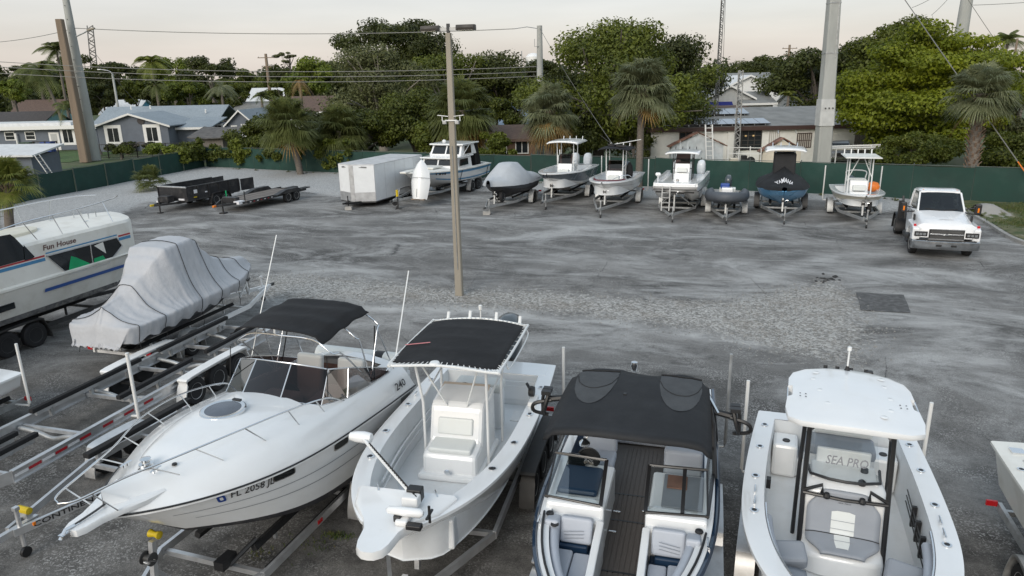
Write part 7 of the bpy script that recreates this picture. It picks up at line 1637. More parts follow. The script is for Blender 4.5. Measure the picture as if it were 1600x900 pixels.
def gable_wall(root, x0, x1, y, ze, zr, m, th=.15): MB().prism([(x0, 0), (x1, 0), (x1, ze), ((x0+x1)/2, zr), (x0, ze)], y, y+th).build('gable_wall', m, root)
def hx(px, Y): return at(px, 200, Y).x
# --- grey house on the left: gable wing, long roof behind, side wing
def grey_house():
    Y = 88; x0, x1 = hx(151, Y), hx(262, Y); root = thing('grey_house', 'grey blue bungalow with white framed windows under a gable, on the left', 'house', V(0, Y, 0))
    gable_wall(root, x0, x1, 0, 3.0, 4.35, STUC_G); MB().b2(x0, x0+.15, .15, 8, 0, 3.0).build('wall', STUC_G, root); MB().b2(x1-.15, x1, .15, 8, 0, 3.0).build('wall', STUC_G, root)
    gable_roof(root, x0, x1, 0, 8, 3.0, 4.35, SHIN_B, .5, 'y', WHTRIM)
    for px in (175.5, 236.5): window(root, hx(px, Y), 1.95, 1.3, 1.6, 0, .38, mull=1)
    MB().b2(hx(192, Y), hx(210, Y), -.7, -.1, .3, 1.15).build('air_conditioner', STEELDK, root, bev=.05)
    MB().lathe([(.2, -.02), (.42, -.03), (.42, .03), (.2, .03)], (hx(222, Y), -.08, 3.55), 'y', 16).build('wreath', SHIN_D, root)
    # long rear range with ridge across
    xa, xb = hx(150, 96), hx(392, 92); MB().b2(xa, xb, 8, 8.15, 0, 2.9).build('wall', STUC_G, root); MB().b2(xb-.15, xb, 8.15, 17, 0, 2.9).build('wall', STUC_G, root)
    gable_roof(root, xa, xb-6, 8, 17, 2.9, 4.85, SHIN_B, .4, 'x', WHTRIM)
    # right gable facing us
    xr0, xr1 = hx(352, 90), hx(393, 90); gable_wall(root, xr0, xr1, 3.0, 2.9, 4.4, STUC_G); gable_roof(root, xr0, xr1, 3.0, 12, 2.9, 4.4, SHIN_B, .45, 'y', WHTRIM); MB().b2(xr0, xr0+.15, 3.15, 9, 0, 2.9).build('wall', STUC_G, root)
    MB().b2(hx(318, 94), xr0, 6.0, 6.15, 0, 2.9).build('wall', STUC_G, root)
    window(root, hx(341, 94), 1.9, .9, 1.2, 6.0, .25); window(root, hx(366, 91), 1.9, .5, 1.2, 3.0, .14, mull=0); window(root, hx(382, 91), 2.0, .5, 1.3, 3.0, .14, mull=0)
    # low lean-to between
    xl0, xl1 = x1, hx(312, Y); MB().b2(xl0, xl1, 2.5, 2.65, 0, 2.5).build('wall', STUC_G, root)
    MB().loft([[V(xl0-.1, 1.9, 2.45), V(xl1+.4, 1.9, 2.35), V(xl1+.4, 1.9, 2.47), V(xl0-.1, 1.9, 2.57)], [V(xl0-.1, 8, 3.5), V(xl1+.4, 8, 3.4), V(xl1+.4, 8, 3.52), V(xl0-.1, 8, 3.62)]]).build('lean_to_roof', SHIN_B, root); MB().b2(xl0-.1, xl1+.4, 1.86, 1.90, 2.3, 2.58).build('fascia', WHTRIM, root)
    MB().b2(hx(299, Y), hx(309, Y), 2.44, 2.5, 0, 2.1).build('door', WHTRIM, root)
    for px, z in ((210, 4.9), (240, 4.95), (289, 3.5), (325, 4.3)): MB().lathe([(.1, 0), (.1, .4), (.16, .42), (.001, .5)], (hx(px, 98), 10 if z > 4 else 5, z-.3), n=8).build('roof_vent', WHTRIM, root)
grey_house()
def grey_wing():
    Y = 92; x0, x1 = hx(-60, Y), hx(150, Y); root = thing('grey_house', 'long low grey house with white flat roof edge at the far left', 'house', V(0, Y, 0))
    wall_box(root, x0, x1, 0, 7, 2.75, STUC_G); MB().b2(x0-.3, x1+.3, -.6, 7.3, 2.75, 2.95).build('roof', ROOF_W, root); MB().b2(x0-.4, x1+.35, -.66, -.6, 2.6, 3.05).build('fascia', WHTRIM, root)
    MB().b2(x0, x1-4, 1.5, 7, 2.95, 3.35).build('upper_roof', ROOF_W, root)
    for px in (13, 45): window(root, hx(px, Y), 1.85, 1.1, .85, 0, .1, mull=0, cross=1)
    window(root, hx(104, Y), 1.7, 1.2, 1.6, 0, .3, mull=1)
    d = MB().b2(hx(74, Y), hx(90, Y), -.06, 0, 0, 2.2).build('door', WHTRIM, root); MB().b2(hx(77, Y), hx(87, Y), -.07, -.06, .4, 2.0).build('pane', STUC_L, d)
    MB().tube([(hx(25, Y), -.3, 0), (hx(25, Y), -.3, 2.2)], .12, 8).build('vent_pipe', WHTRIM, root)
grey_wing()
for i, px in enumerate((70, 37)):
    Y = 88; x = hx(px, Y); m = (BLUEP, mat('green_bin', (.02, .05, .02), .6))[i]
    r = thing('wheelie_bin', ('blue wheeled bin standing by the grey house door', 'dark green bin left of the blue bin by the grey house')[i], 'bin', V(x, Y, 0)); MB().box((0, 0, .62), (1.1, 1.0, 1.2), None, 1.12).build('body', m, r, bev=.05); MB().box((0, 0, 1.27), (1.3, 1.2, .1)).build('lid', m, r, bev=.03); [MB().lathe([(.02, -.05), (.14, -.05), (.14, .05), (.02, .05)], (s*.45, .5, .14), 'x', 10).build('wheel', BLACK, r) for s in (-1, 1)]
def shed_left():
    Y = 62; x1 = hx(46, Y); root = thing('garden_shed', 'low blue grey shed with white roof at the left edge behind the fence', 'shed', V(0, Y, 0)); x0 = hx(-60, Y)
    wall_box(root, x0, x1-.4, 0, 4, 1.9, STUC_G); MB().loft([[V(x0, -.5, 1.9), V(x1+.1, -.5, 1.85), V(x1+.1, -.5, 2.0), V(x0, -.5, 2.05)], [V(x0, 4.2, 2.5), V(x1+.1, 4.2, 2.45), V(x1+.1, 4.2, 2.6), V(x0, 4.2, 2.65)]]).build('roof', ROOF_W, root)
    lad = thing('ladder', 'aluminium ladder leaning on the left shed', 'ladder', V(x1+.3, Y-.4, 0))
    for s in (0, .45): MB().bar((.9+s*.3, s, 0), (-.1+s*.3, s, 2.0), .06).build('stile', ALU, lad)
    for k in range(6): MB().bar((.9-.16*k, 0, .25+.3*k), (1.03-.16*k, .45, .25+.3*k), .035).build('rung', ALU, lad)
shed_left()
pl_ = [at(-60, 246, 80)]; 
MB_ = MB().add([(hx(-60, 82), 74, -.02), (hx(150, 82), 76, -.02), (hx(140, 82), 90, -.02), (hx(-80, 82), 90, -.02)], [(0, 1, 2, 3)]); tag(MB_.build('lawn', GRASS2), None, None, kind='structure')
def yard_fence(label, px0, px1, Y, h, m, n, wood=False):
    a, b = hx(px0, Y), hx(px1, Y); root = thing('yard_fence', label, 'fence', V(a, Y, 0)); L = b-a
    for k in range(n+1): MB().b2(L*k/n-.05, L*k/n+.05, -.05, .05, 0, h+.05).build('post', m, root)
    if wood:
        nb = int(L/.24)
        bm = MB().b2(-.11, .11, -.02, .02, .02, h).mesh('board', m)
        for k in range(nb): inst('board', bm, root, ((k+.5)*L/nb, -.07, 0), (0, 0, 0), (1, 1, 1+.03*math.sin(k*2.3)))
    else:
        for z in (.12, h): MB().b2(0, L, -.03, .03, z-.03, z+.03).build('rail', m, root)
        q = MB().mesh('x', m) if False else None
        for k in range(n):
            f = MB()
            for j in range(8): f.bar((L*(k+j/8)/n, 0, .12), (L*(k+j/8)/n, 0, h), .015)
            f.build('mesh_panel', m, root)['kind'] = 'stuff'
yard_fence('black metal yard fence in front of the grey lawn house', 47, 84, 80, 1.9, BLACKMET, 2)
yard_fence('black metal yard fence between the pole and the bright bush', 116, 300, 79, 1.5, BLACKMET, 8)
WOODF = mat('weathered_fence_board', (.14, .125, .11), .9, var=.25, vscale=3, orand=.25, stretch=(4, 4, .4))
yard_fence('weathered wooden fence right of the white house driveway', 1338, 1402, 62, 2.3, WOODF, 5, True)
yard_fence('brown wooden fence behind the blue awning house', 1192, 1235, 84, 2.0, SHIN_BR, 4, True)
def bungalow(label, px0, px1, Y, ze, zr, mw_, mr_, ax='x', depth=8, wins=(), fascia=WHTRIM, ov=.4, name='bungalow'):
    x0, x1 = hx(px0, Y), hx(px1, Y); root = thing(name, label, 'house', V(0, Y, 0))
    if ax == 'x': wall_box(root, x0, x1, 0, depth, ze, mw_)
    else: gable_wall(root, x0, x1, 0, ze, zr, mw_); wall_box(root, x0, x1, .16, depth, ze, mw_)
    if ax == 'x':
        for x in (x0, x1-.15): MB().prism([(0, ze), (depth, ze), (depth/2, zr)], x, x+.15, 'x').build('gable_wall', mw_, root)
    gable_roof(root, x0, x1, 0, depth, ze, zr, mr_, ov, ax, fascia)
    for px, z, w, h in wins: window(root, hx(px, Y), z, w, h, 0, .08)
    return root
bungalow('dark roofed house behind the low grey house at the far left', -40, 62, 104, 2.6, 4.3, STUC_T, SHIN_D, wins=((10, 1.6, 1.5, 1.0),))
bungalow('teal house with brown roof on the left skyline', 22, 92, 135, 3.3, 5.6, STUC_T, SHIN_BR, wins=((35, 2.2, 1.6, 1.2), (60, 2.2, 1.6, 1.2)))
bungalow('small bright blue house behind the street light', 163, 215, 125, 3.4, 5.4, mat('bright_blue_stucco', (.10, .30, .42), .9), ROOF_W, wins=((176, 2.3, 1.0, 1.2), (196, 2.3, 1.2, 1.2)))
bungalow('white roofed house under the crossarm pole', 392, 450, 128, 4.6, 6.9, STUC_W, ROOF_W, wins=((405, 3.2, 1.5, 1.2), (430, 3.2, 1.5, 1.2)))
bungalow('brown roofed house with white wall behind the sabal palm', 452, 512, 108, 3.6, 5.6, STUC_W, SHIN_BR, wins=((470, 2.2, 1.3, 1.2), (494, 2.2, 1.3, 1.2)))
bungalow('pale grey roofed bungalow right of the grey houses', 366, 470, 112, 3.2, 4.9, STUC_C, SHIN_GR, wins=((385, 2.0, 1.2, 1.1), (410, 2.0, 1.2, 1.1), (440, 2.0, 1.2, 1.1)))
def wreck_shed():
    Y = 82; x0, x1 = hx(302, Y), hx(345, Y); root = thing('old_shed', 'weathered wooden shed with sagging roof beside the grey house', 'shed', V(0, Y, 0))
    wall_box(root, x0, x1, 0, 4, 1.9, WOODF); MB().grid(lambda u, v: V(lerp(x0-.6, x1+1.2, u), lerp(-.6, 4.4, v), 1.95+.9*v-.16*math.sin(PI*u)+.08*mnoise.noise((u*6, v*6, 1))), 12, 8).build('roof', mat('weathered_felt', (.11, .105, .10), .95, var=.3, vscale=2), root, thick=.1)
wreck_shed()
bungalow('brown clad house between the two skirted palms', 768, 836, 63, 2.4, 3.3, BRICK, SHIN_BR, wins=((782, 1.7, .9, .9), (815, 1.7, 1.0, 1.0)), depth=7, fascia=SHIN_BR)
bungalow('blue metal roofed house behind the brown clad house', 785, 822, 76, 2.9, 4.9, STUC_L, METALR, depth=8)
# --- white house with solar roof
def solar_house():
    Y = 62; x0, x1 = hx(1018, Y), hx(1345, Y); root = thing('white_house', 'white stucco house with solar panels on its low roof', 'house', V(0, Y, 0))
    wall_box(root, x0, x1, 0, 10, 2.95, STUC_W); k = .17
    MB().loft([[V(x0-.5, -.3, 2.95), V(x1+.3, -.3, 2.95), V(x1+.3, -.3, 3.1), V(x0-.5, -.3, 3.1)], [V(x0-.5, 7, 2.95+7.8*k), V(x1+.3, 7, 2.95+7.8*k), V(x1+.3, 7, 3.1+7.8*k), V(x0-.5, 7, 3.1+7.8*k)]]).build('roof', SHIN_GR, root)
    MB().b2(x0-.5, x1+.3, -.36, -.3, 2.80, 3.14).build('fascia', BROWNF, root)
    MB().b2(x0-.0, hx(1210, Y), 7.1, 11, 3.6, 4.5).build('rear_roof', SHIN_BR, root)
    def rz_(y): return 3.1+(y+.8)*k
    for row, (pa, pb, ya, yb, n, tz) in enumerate(((1033, 1203, -.2, 1.75, 10, .0), (1043, 1192, 3.6, 5.5, 9, .06))):
        xa, xb = hx(pa, Y), hx(pb, Y); w = (xb-xa)/n
        for i in range(n):
            q = MB(); za, zb = rz_(ya)+.12, rz_(yb)+.12+tz*0
            pan = MB().loft([[V(xa+i*w+.02, ya, za), V(xa+(i+1)*w-.02, ya, za), V(xa+(i+1)*w-.02, ya, za+.05), V(xa+i*w+.02, ya, za+.05)], [V(xa+i*w+.02, yb, zb+tz), V(xa+(i+1)*w-.02, yb, zb+tz), V(xa+(i+1)*w-.02, yb, zb+tz+.05), V(xa+i*w+.02, yb, zb+tz+.05)]]).build('solar_panel', SOLAR, root)
            MB().b2(xa+i*w+w/2-.03, xa+i*w+w/2+.03, ya+.05, ya+.1, rz_(ya), za).build('panel_foot', ALU, root)
    window(root, hx(1170, Y), 1.95, 2.2, 1.55, 0, .07, mat('bronze_frame', (.05, .045, .04), .5), 3, 3); 
    window(root, hx(1211, Y), 2.15, .95, 1.05, 0, .06, WHTRIM, 5, 0, glass_m=CURT); window(root, hx(1258, Y), 1.85, 1.15, 1.15, 0, .06, BROWNF, 6, 1, glass_m=CURT); window(root, hx(1072, Y), 2.4, 1.0, .6, 0, .06, SHIN_BR, 1, 0)
    for px in (1166, 1178): MB().lathe([(.06, 0), (.1, .06), (.08, .14)], (hx(px, Y), -.03, 2.25), n=8).build('wall_light', mat('warm_lamp', (.8, .55, .25), .5), root)
    MB().b2(hx(1137, Y), hx(1148, Y), -.12, 0, 0, 2.95).build('pilaster', STUC_W, root)
solar_house()
def gable_shed(label, pa, pb, Y, ze, zr, mw_):
    x0, x1 = hx(pa, Y), hx(pb, Y); root = thing('gabled_shed', label, 'shed', V(0, Y, 0)); xm = (x0+x1)/2
    gable_wall(root, x0+.25, x1-.25, 0, ze, zr-.12, mw_); MB().b2(x0+.25, x1-.25, .16, .8, 0, ze).build('wall', mw_, root)
    for sg in (-1, 1):
        xe = x0 if sg < 0 else x1; L = math.hypot(xm-xe, zr-ze+.1); n = 7; ang = math.atan2(zr-(ze-.1), abs(xm-xe))
        for r_ in range(2):
            for c_ in range(n):
                t = (c_+.5)/n; p = V(lerp(xe, xm, t), -.2+.45*r_+.2, lerp(ze-.1, zr, t)+.05+.015*(c_ % 2)); 
                MB().box(p, (L/n*1.12, .42, .07), Matrix.Rotation(-sg*ang*-1 if sg > 0 else -ang, 3, 'Y')).build('roof_tile', TILE, root)
    return root
gable_shed('grey patched stucco shed with clay tiled gable beside the ladder', 1046, 1137, 58, 1.95, 2.95, STUC_P)
gable_shed('cream stucco shed with clay tiled gable right of the barred window', 1190, 1260, 57, 1.5, 2.45, STUC_C)
def ladder_house():
    Y = 56.8; root = thing('ladder', 'tall white extension ladder against the patched shed', 'ladder', V(hx(1113, Y), Y, 0))
    for s in (-.27, .27): MB().bar((s, 0, 0), (s-.05, .9, 3.6), .09).build('stile', WHTRIM, root)
    for k in range(10): MB().bar((-.27, .09*k, .35*k+.2), (.25, .09*k, .35*k+.2), .05).build('rung', WHTRIM, root)
ladder_house()
def yard_clutter():
    Y = 56; root = thing('yard_rack', 'pale metal rack with tools between the two gabled sheds', 'rack', V(hx(1140, Y), Y, 0)); L = hx(1192, Y)-hx(1140, Y)
    for k in range(4): MB().bar((L*k/3, 0, 0), (L*k/3, 0, 2.0-.2*(k % 2)), .06).build('upright', WHTRIM, root)
    for z in (1.5, 1.95): MB().bar((0, 0, z), (L, 0, z-.1), .05).build('rail', WHTRIM, root)
    for k, (x, w_, h_) in enumerate(((.5, .6, 1.1), (1.3, .4, 1.3), (1.9, .5, .9))): MB().box((x, .1, h_/2), (w_, .4, h_)).build('crate', (STUC_C, BLACK, GALV)[k], root, bev=.03)
    MB().lathe([(.1, -.1), (.32, -.08), (.32, .08), (.1, .1)], (1.75, -.2, .9), 'y', 14).build('tyre', RUBBER, root)
yard_clutter()
bh = bungalow('pale house with two blue awnings behind the solar roof', 1102, 1172, 84, 4.9, 6.2, STUC_L, SHIN_GR, ax='y', depth=9)
for px in (1111, 1131):
    x = hx(px, 84); MB().loft([[V(x-.75, -.02, 4.5), V(x+.75, -.02, 4.5), V(x+.75, -.02, 4.42), V(x-.75, -.02, 4.42)], [V(x-.75, -.8, 3.85), V(x+.75, -.8, 3.85), V(x+.75, -.8, 3.75), V(x-.75, -.8, 3.75)]]).build('awning', AWN, bh); window(bh, x, 3.4, 1.2, 1.2, 0, .06)
bungalow('pale garage with dark roof right of the blue awning house', 1160, 1205, 83, 4.3, 5.4, STUC_L, SHIN_GR, depth=8)
bungalow('white gabled house roof behind the blue awning house', 1118, 1215, 98, 5.4, 7.3, WHTRIM, ROOF_W, ax='y', depth=10)
bungalow('dark roofed house at the end of the row behind the awnings', 1135, 1212, 118, 6.0, 7.7, STUC_L, SHIN_GR, depth=12)
bungalow('pale house glimpsed between pole and dark tree on the right', 1245, 1285, 88, 3.8, 5.2, STUC_L, ROOF_W, wins=((1262, 2.6, 1.0, 1.2),), depth=7)
bungalow('white house beyond the left end of the wooden fence', 1192, 1215, 105, 5.0, 6.2, STUC_W, SHIN_D, depth=7)
# pickup parked in the drive
def pickup():
    Y = 60; root = thing('pickup_truck', 'silver pickup parked in the drive beside the right concrete pole', 'pickup', V(hx(1322, Y), Y, 0), rad(-90-14)); S = mat('silver_paint', (.33, .34, .35), .3, metal=.5, coat=.4)
    MB().loft([[V(x, s*w, z) for s, z in ((1, .5), (1, zt), (-1, zt), (-1, .5))] for x, w, zt in ((0, .8, .85), (-.1, .92, 1.0), (-1.4, .95, 1.15), (-3.4, .95, 1.15), (-5.2, .93, 1.15))]).build('body', S, root, bev=.06, smooth=40)
    MB().loft([[V(-1.35, -.85, 1.15), V(-3.3, -.85, 1.15), V(-3.3, .85, 1.15), V(-1.35, .85, 1.15)], [V(-1.95, -.72, 1.78), V(-3.1, -.72, 1.78), V(-3.1, .72, 1.78), V(-1.95, .72, 1.78)]]).build('cab', S, root, bev=.05)
    MB().add([V(-1.42, -.74, 1.24), V(-1.42, .74, 1.24), V(-1.90, .66, 1.72), V(-1.90, -.66, 1.72)], [(0, 1, 2, 3)]).build('windscreen', GLASS_BK, root)
    for s in (1, -1):
        MB().add([V(-1.75, s*.835, 1.24), V(-3.1, s*.845, 1.24), V(-3.0, s*.755, 1.7), V(-2.05, s*.745, 1.7)], [(0, 1, 2, 3)]).build('door_window', GLASS_BK, root); MB().b2(-.06, .02, s*.5, s*.85, .72, .9).build('headlight', HEADL, root); MB().b2(-1.9, -1.7, s*.95, s*1.15, 1.15, 1.35).build('mirror', BLACK, root)
        for x in (-1.0, -4.2): wheel(root, (x, s*.85, .38), .38, .25, RIM, s > 0)
    MB().b2(.0, .04, -.5, .5, .6, .92).build('grille', BLACK, root); MB().b2(.0, .12, -.92, .92, .4, .58).build('bumper', CHROME, root, bev=.03)
pickup()
def red_canopy():
    Y = 66; root = thing('carport_frame', 'red topped canopy frame over the drive behind the pickup', 'canopy', V(hx(1318, Y), Y, 0))
    for x in (-1.6, 1.6):
        for y in (0, 4): MB().bar((x, y, 0), (x, y, 2.5), .08).build('post', BLACK, root)
    MB().b2(-1.8, 1.8, -.2, 4.2, 2.5, 2.62).build('top', mat('red_canopy', (.16, .02, .02), .7), root)
red_canopy()
def boat_trailer_far():
    Y = 52; root = thing('frame_trailer', 'white pipe rack trailer behind the fence by the pickup', 'trailer', V(hx(1345, Y), Y, 0))
    for s in (-1.6, 1.6): [MB().bar((s, y, 0), (s, y, 2.1), .07).build('upright', WHTRIM, root) for y in (0, 1.4)]
    for y in (0, 1.4): MB().bar((-2.4, y, 2.1), (2.4, y, 2.15), .09).build('rail', WHTRIM, root)
    MB().b2(-2.2, 2.2, .1, 1.3, 1.95, 2.05).build('deck', GEL_OLD, root)
    for x in (-1.0, 1.0): wheel(root, (x, -.1, .3), .3, .2, RIM)
boat_trailer_far()

# ================================================================== vegetation
def mesh_np(name, co, faces, m, smooth=False):
    me = bpy.data.meshes.new(name); n, k = faces.shape
    me.vertices.add(len(co)); me.vertices.foreach_set('co', co.astype(np.float32).ravel())
    me.loops.add(n*k); me.loops.foreach_set('vertex_index', faces.astype(np.int32).ravel()); me.polygons.add(n); me.polygons.foreach_set('loop_start', np.arange(0, n*k, k, dtype=np.int32))
    try: me.polygons.foreach_set('loop_total', np.full(n, k, dtype=np.int32))
    except Exception: pass
    me.update(calc_edges=True); me.materials.append(m); return me
def leaf_cloud(clumps, n, size, seed, up=.5, jag=.22, droop=0.0):
    """leaf-shaped quads through the volume of many clumps; clumps: (x,y,z,r,flat)"""
    rg = np.random.default_rng(seed); C = np.array(clumps); w = C[:, 3]**2; idx = rg.choice(len(C), n, p=w/w.sum())
    d = rg.normal(0, 1, (n, 3)); d /= np.linalg.norm(d, axis=1)[:, None]
    r = C[idx, 3]*(rg.uniform(0, 1, n)**.45)*(1+jag*(rg.uniform(0, 1, n)**5)); p = C[idx, :3] + d*r[:, None]*np.column_stack([np.ones(n), np.ones(n), C[idx, 4]])
    nr = d*.7 + rg.normal(0, .55, (n, 3)); nr[:, 2] += up; nr /= np.linalg.norm(nr, axis=1)[:, None]
    a = np.cross(nr, rg.normal(0, 1, (n, 3))); a /= np.linalg.norm(a, axis=1)[:, None]; a[:, 2] -= droop; b = np.cross(nr, a)
    s = size*rg.uniform(.55, 1.35, n)[:, None]
    co = np.stack([p-a*s*.5, p+b*s*.28, p+a*s*.55-nr*s*.12, p-b*s*.28], 1).reshape(-1, 3); return co, np.arange(4*n).reshape(-1, 4)
BARK = mat('tree_bark', (.12, .105, .09), .95, var=.3, vscale=5, bump=.5, bscale=18)
BARKP = mat('pale_bark', (.22, .20, .17), .95, var=.25, vscale=5, bump=.4, bscale=18)
L_DK = leafmat('leaf_dark', (0.028, 0.037, 0.008), (0.068, 0.084, 0.017), (0.119, 0.132, 0.029), .30, .28)
L_MD = leafmat('leaf_mid', (0.044, 0.062, 0.009), (0.114, 0.141, 0.018), (0.202, 0.216, 0.035), .30, .32)
L_BR = leafmat('leaf_bright', (0.077, 0.113, 0.008), (0.239, 0.279, 0.018), (0.346, 0.356, 0.032), .28, .38)
L_OL = leafmat('leaf_olive', (0.062, 0.071, 0.025), (0.124, 0.136, 0.053), (0.187, 0.196, 0.093), .35, .30)
L_YG = leafmat('leaf_yellow_green', (.075, .115, .014), (.17, .21, .024), (.25, .27, .05), .5, .35)
def tree(label, px, top, bot, hw, Y, m, n=9000, size=.34, seed=1, lobes=26, trunk_px=None, bark=None, flat=.75, name='shade_tree', group='trees behind the fence', cz=None, tiers=False, rs=.34, limbs=9):
    s = Y/1110.; c = at(px, (top+bot)/2, Y); zt, zb = at(px, top, Y).z, max(.4, at(px, bot, Y).z); R = hw*s*1.22; H = (zt-zb)/2*1.04; zc = (zt+zb)/2; rg = random.Random(seed)
    bx = (at(trunk_px, 230, Y).x if trunk_px is not None else c.x)
    root = thing(name, label, 'tree', V(bx, Y, 0), 0, group); ox = c.x-bx; cl = []
    for i in range(lobes):
        for _ in range(40):
            u, v, w_ = rg.uniform(-1, 1), rg.uniform(-1, 1), rg.uniform(-1, 1)
            if .18 < u*u+v*v+w_*w_ < 1: break
        r = rg.uniform(.6, 1.25)*rs*min(R, H*1.3); k = 1-.5*r/max(R, .1)
        if w_ > 0: u *= (1-.35*w_); v *= (1-.35*w_)
        cl.append((ox+u*R*k, v*R*.75*k, zc+w_*(H-.75*r*flat), r, flat*rg.uniform(.6, 1.0) if not tiers else .38))
    co, f = leaf_cloud(cl, int(n*1.9), size*.8, seed, .7 if tiers else .45); o = bpy.data.objects.new('crown', mesh_np('crown', co, f, m)); COL.objects.link(o); o.parent = root
    th = max(zb+H*.5, zt*.35); tr = max(.12, min(.45, R*.07)); b = bark or BARK
    MB().tube(curve_pts([(0, 0, -.1), (.1*R*rg.uniform(-1, 1)*.3, 0, th*.4), (ox*.4, 0, th*.75), (ox*.8, 0, th+H*.25)], 4), [tr*lerp(1.25, .45, i/12) for i in range(13)], 8).build('trunk', b, root, smooth=50)
    for i in range(limbs):
        q = cl[i % len(cl)]; p0 = V(ox*.5*rg.random(), 0, th*rg.uniform(.45, .95)); p2 = V(q[0], q[1] if limbs < 13 else -abs(q[1])-R*.25, q[2]); pm = p0.lerp(p2, .5)+V(rg.uniform(-.3, .3), rg.uniform(-.3, .3), rg.uniform(.1, .6)); MB().tube(curve_pts([p0, pm, p2], 4), [tr*.42*lerp(1, .25, k/8) for k in range(9)], 5).build('limb', b, root, smooth=50)
    return root
tree('largest dark green shade tree in the centre behind the tall palm', 972, 16, 245, 132, 63, L_MD, 27000, .36, 11, 60, 935, rs=.25, limbs=14)
tree('darker green tree joined to the right of the central shade tree', 1068, 50, 205, 70, 76, L_DK, 12000, .40, 12, 26, 1058)
tree('bright yellow green tree filling the right background', 1468, 20, 275, 128, 55, L_BR, 30000, .36, 13, 76, 1440, tiers=True, rs=.26, limbs=12)
tree('dark pointed tree behind the bright green tree', 1402, 22, 150, 62, 74, L_MD, 10000, .42, 14, 22, 1400)
tree('dark tree behind the right concrete pole', 1290, 62, 190, 84, 86, L_DK, 11000, .46, 15, 28, 1262)
tree('tall dark broad tree rising highest left of the light pole', 618, 6, 150, 80, 100, L_DK, 12000, .5, 16, 30)
tree('olive grey leaved tree with pale limbs left of the light pole', 590, 62, 215, 82, 82, L_OL, 13000, .38, 17, 32, 600, bark=BARKP, limbs=18)
tree('mid green tree just behind the light pole', 702, 62, 215, 66, 90, L_MD, 10000, .44, 18, 26, bark=BARKP, limbs=14)
tree('dark rounded tree between light pole and utility pole', 778, 78, 200, 66, 92, L_DK, 9000, .46, 19, 22)
tree('lush low green tree leaning over the fence by the trailer', 640, 135, 262, 66, 68, L_MD, 12000, .34, 20, 28, 650)
tree('fresh green tree above the enclosed trailer', 562, 160, 262, 52, 65, L_MD, 9000, .32, 21, 22)
tree('tall green shrub between sabal palm and trailer', 500, 172, 262, 46, 67, L_DK, 7000, .32, 22, 18)
tree('low green tree behind the blue striped cabin boat', 700, 175, 255, 46, 62, L_MD, 7000, .32, 23, 16)
tree('green shrub hiding the brown clad house corner', 772, 190, 258, 30, 58, L_MD, 4500, .3, 39, 12)
tree('green shrubbery under the utility pole', 800, 130, 200, 40, 73, L_MD, 6000, .36, 24, 14)
tree('dark green understorey left of the central tree trunk', 905, 170, 262, 40, 60, L_DK, 6000, .32, 25, 14)
tree('dark shrub at the left foot of the white house', 990, 190, 262, 26, 60, L_DK, 3500, .3, 26, 10)
tree('low dense bushes spilling over the fence under the bright tree', 1432, 205, 262, 66, 48, L_MD, 9000, .26, 27, 26, name='bush_thicket', rs=.5)
tree('overgrown hedge at the right edge behind the fence', 1575, 200, 275, 60, 47, L_MD, 8000, .26, 28, 22, name='bush_thicket', rs=.5)
tree('grey green scrub tree behind the right sabal palm', 1590, 118, 230, 52, 60, L_OL, 7000, .34, 29, 18)
tree('yellow flowering shrub by the right edge', 1605, 95, 150, 24, 75, L_YG, 2500, .4, 30, 8)
tree('bright yellow green bush by the grey house corner', 252, 222, 246, 24, 76, L_YG, 3000, .28, 31, 12, name='garden_bush', rs=.6, limbs=3)
tree('low dark hedge under the grey house windows', 200, 222, 240, 42, 84, L_DK, 3000, .3, 32, 14, name='garden_bush', rs=.9, limbs=3)
tree('small garden bush left of the yellow green bush', 188, 226, 246, 14, 78, L_MD, 1200, .28, 33, 6, name='garden_bush', rs=.7, limbs=2)
tree('leafy bush below the weathered shed', 300, 222, 250, 30, 73, L_MD, 2600, .28, 34, 10, name='garden_bush', rs=.7, limbs=3)
tree('tall bush at the corner of the back fence', 408, 175, 262, 44, 71, L_MD, 7000, .32, 35, 20)
tree('dark hedge tree right of the grey gable house', 440, 180, 245, 30, 80, L_DK, 3500, .36, 36, 12)
tree('small dark tree behind the concrete pole house drive', 1325, 150, 235, 32, 72, L_DK, 4000, .36, 37, 12)
tree('palm shaded shrub beside the distant pale house', 1262, 172, 200, 20, 80, L_MD, 1600, .3, 38, 8, name='garden_bush', limbs=3)
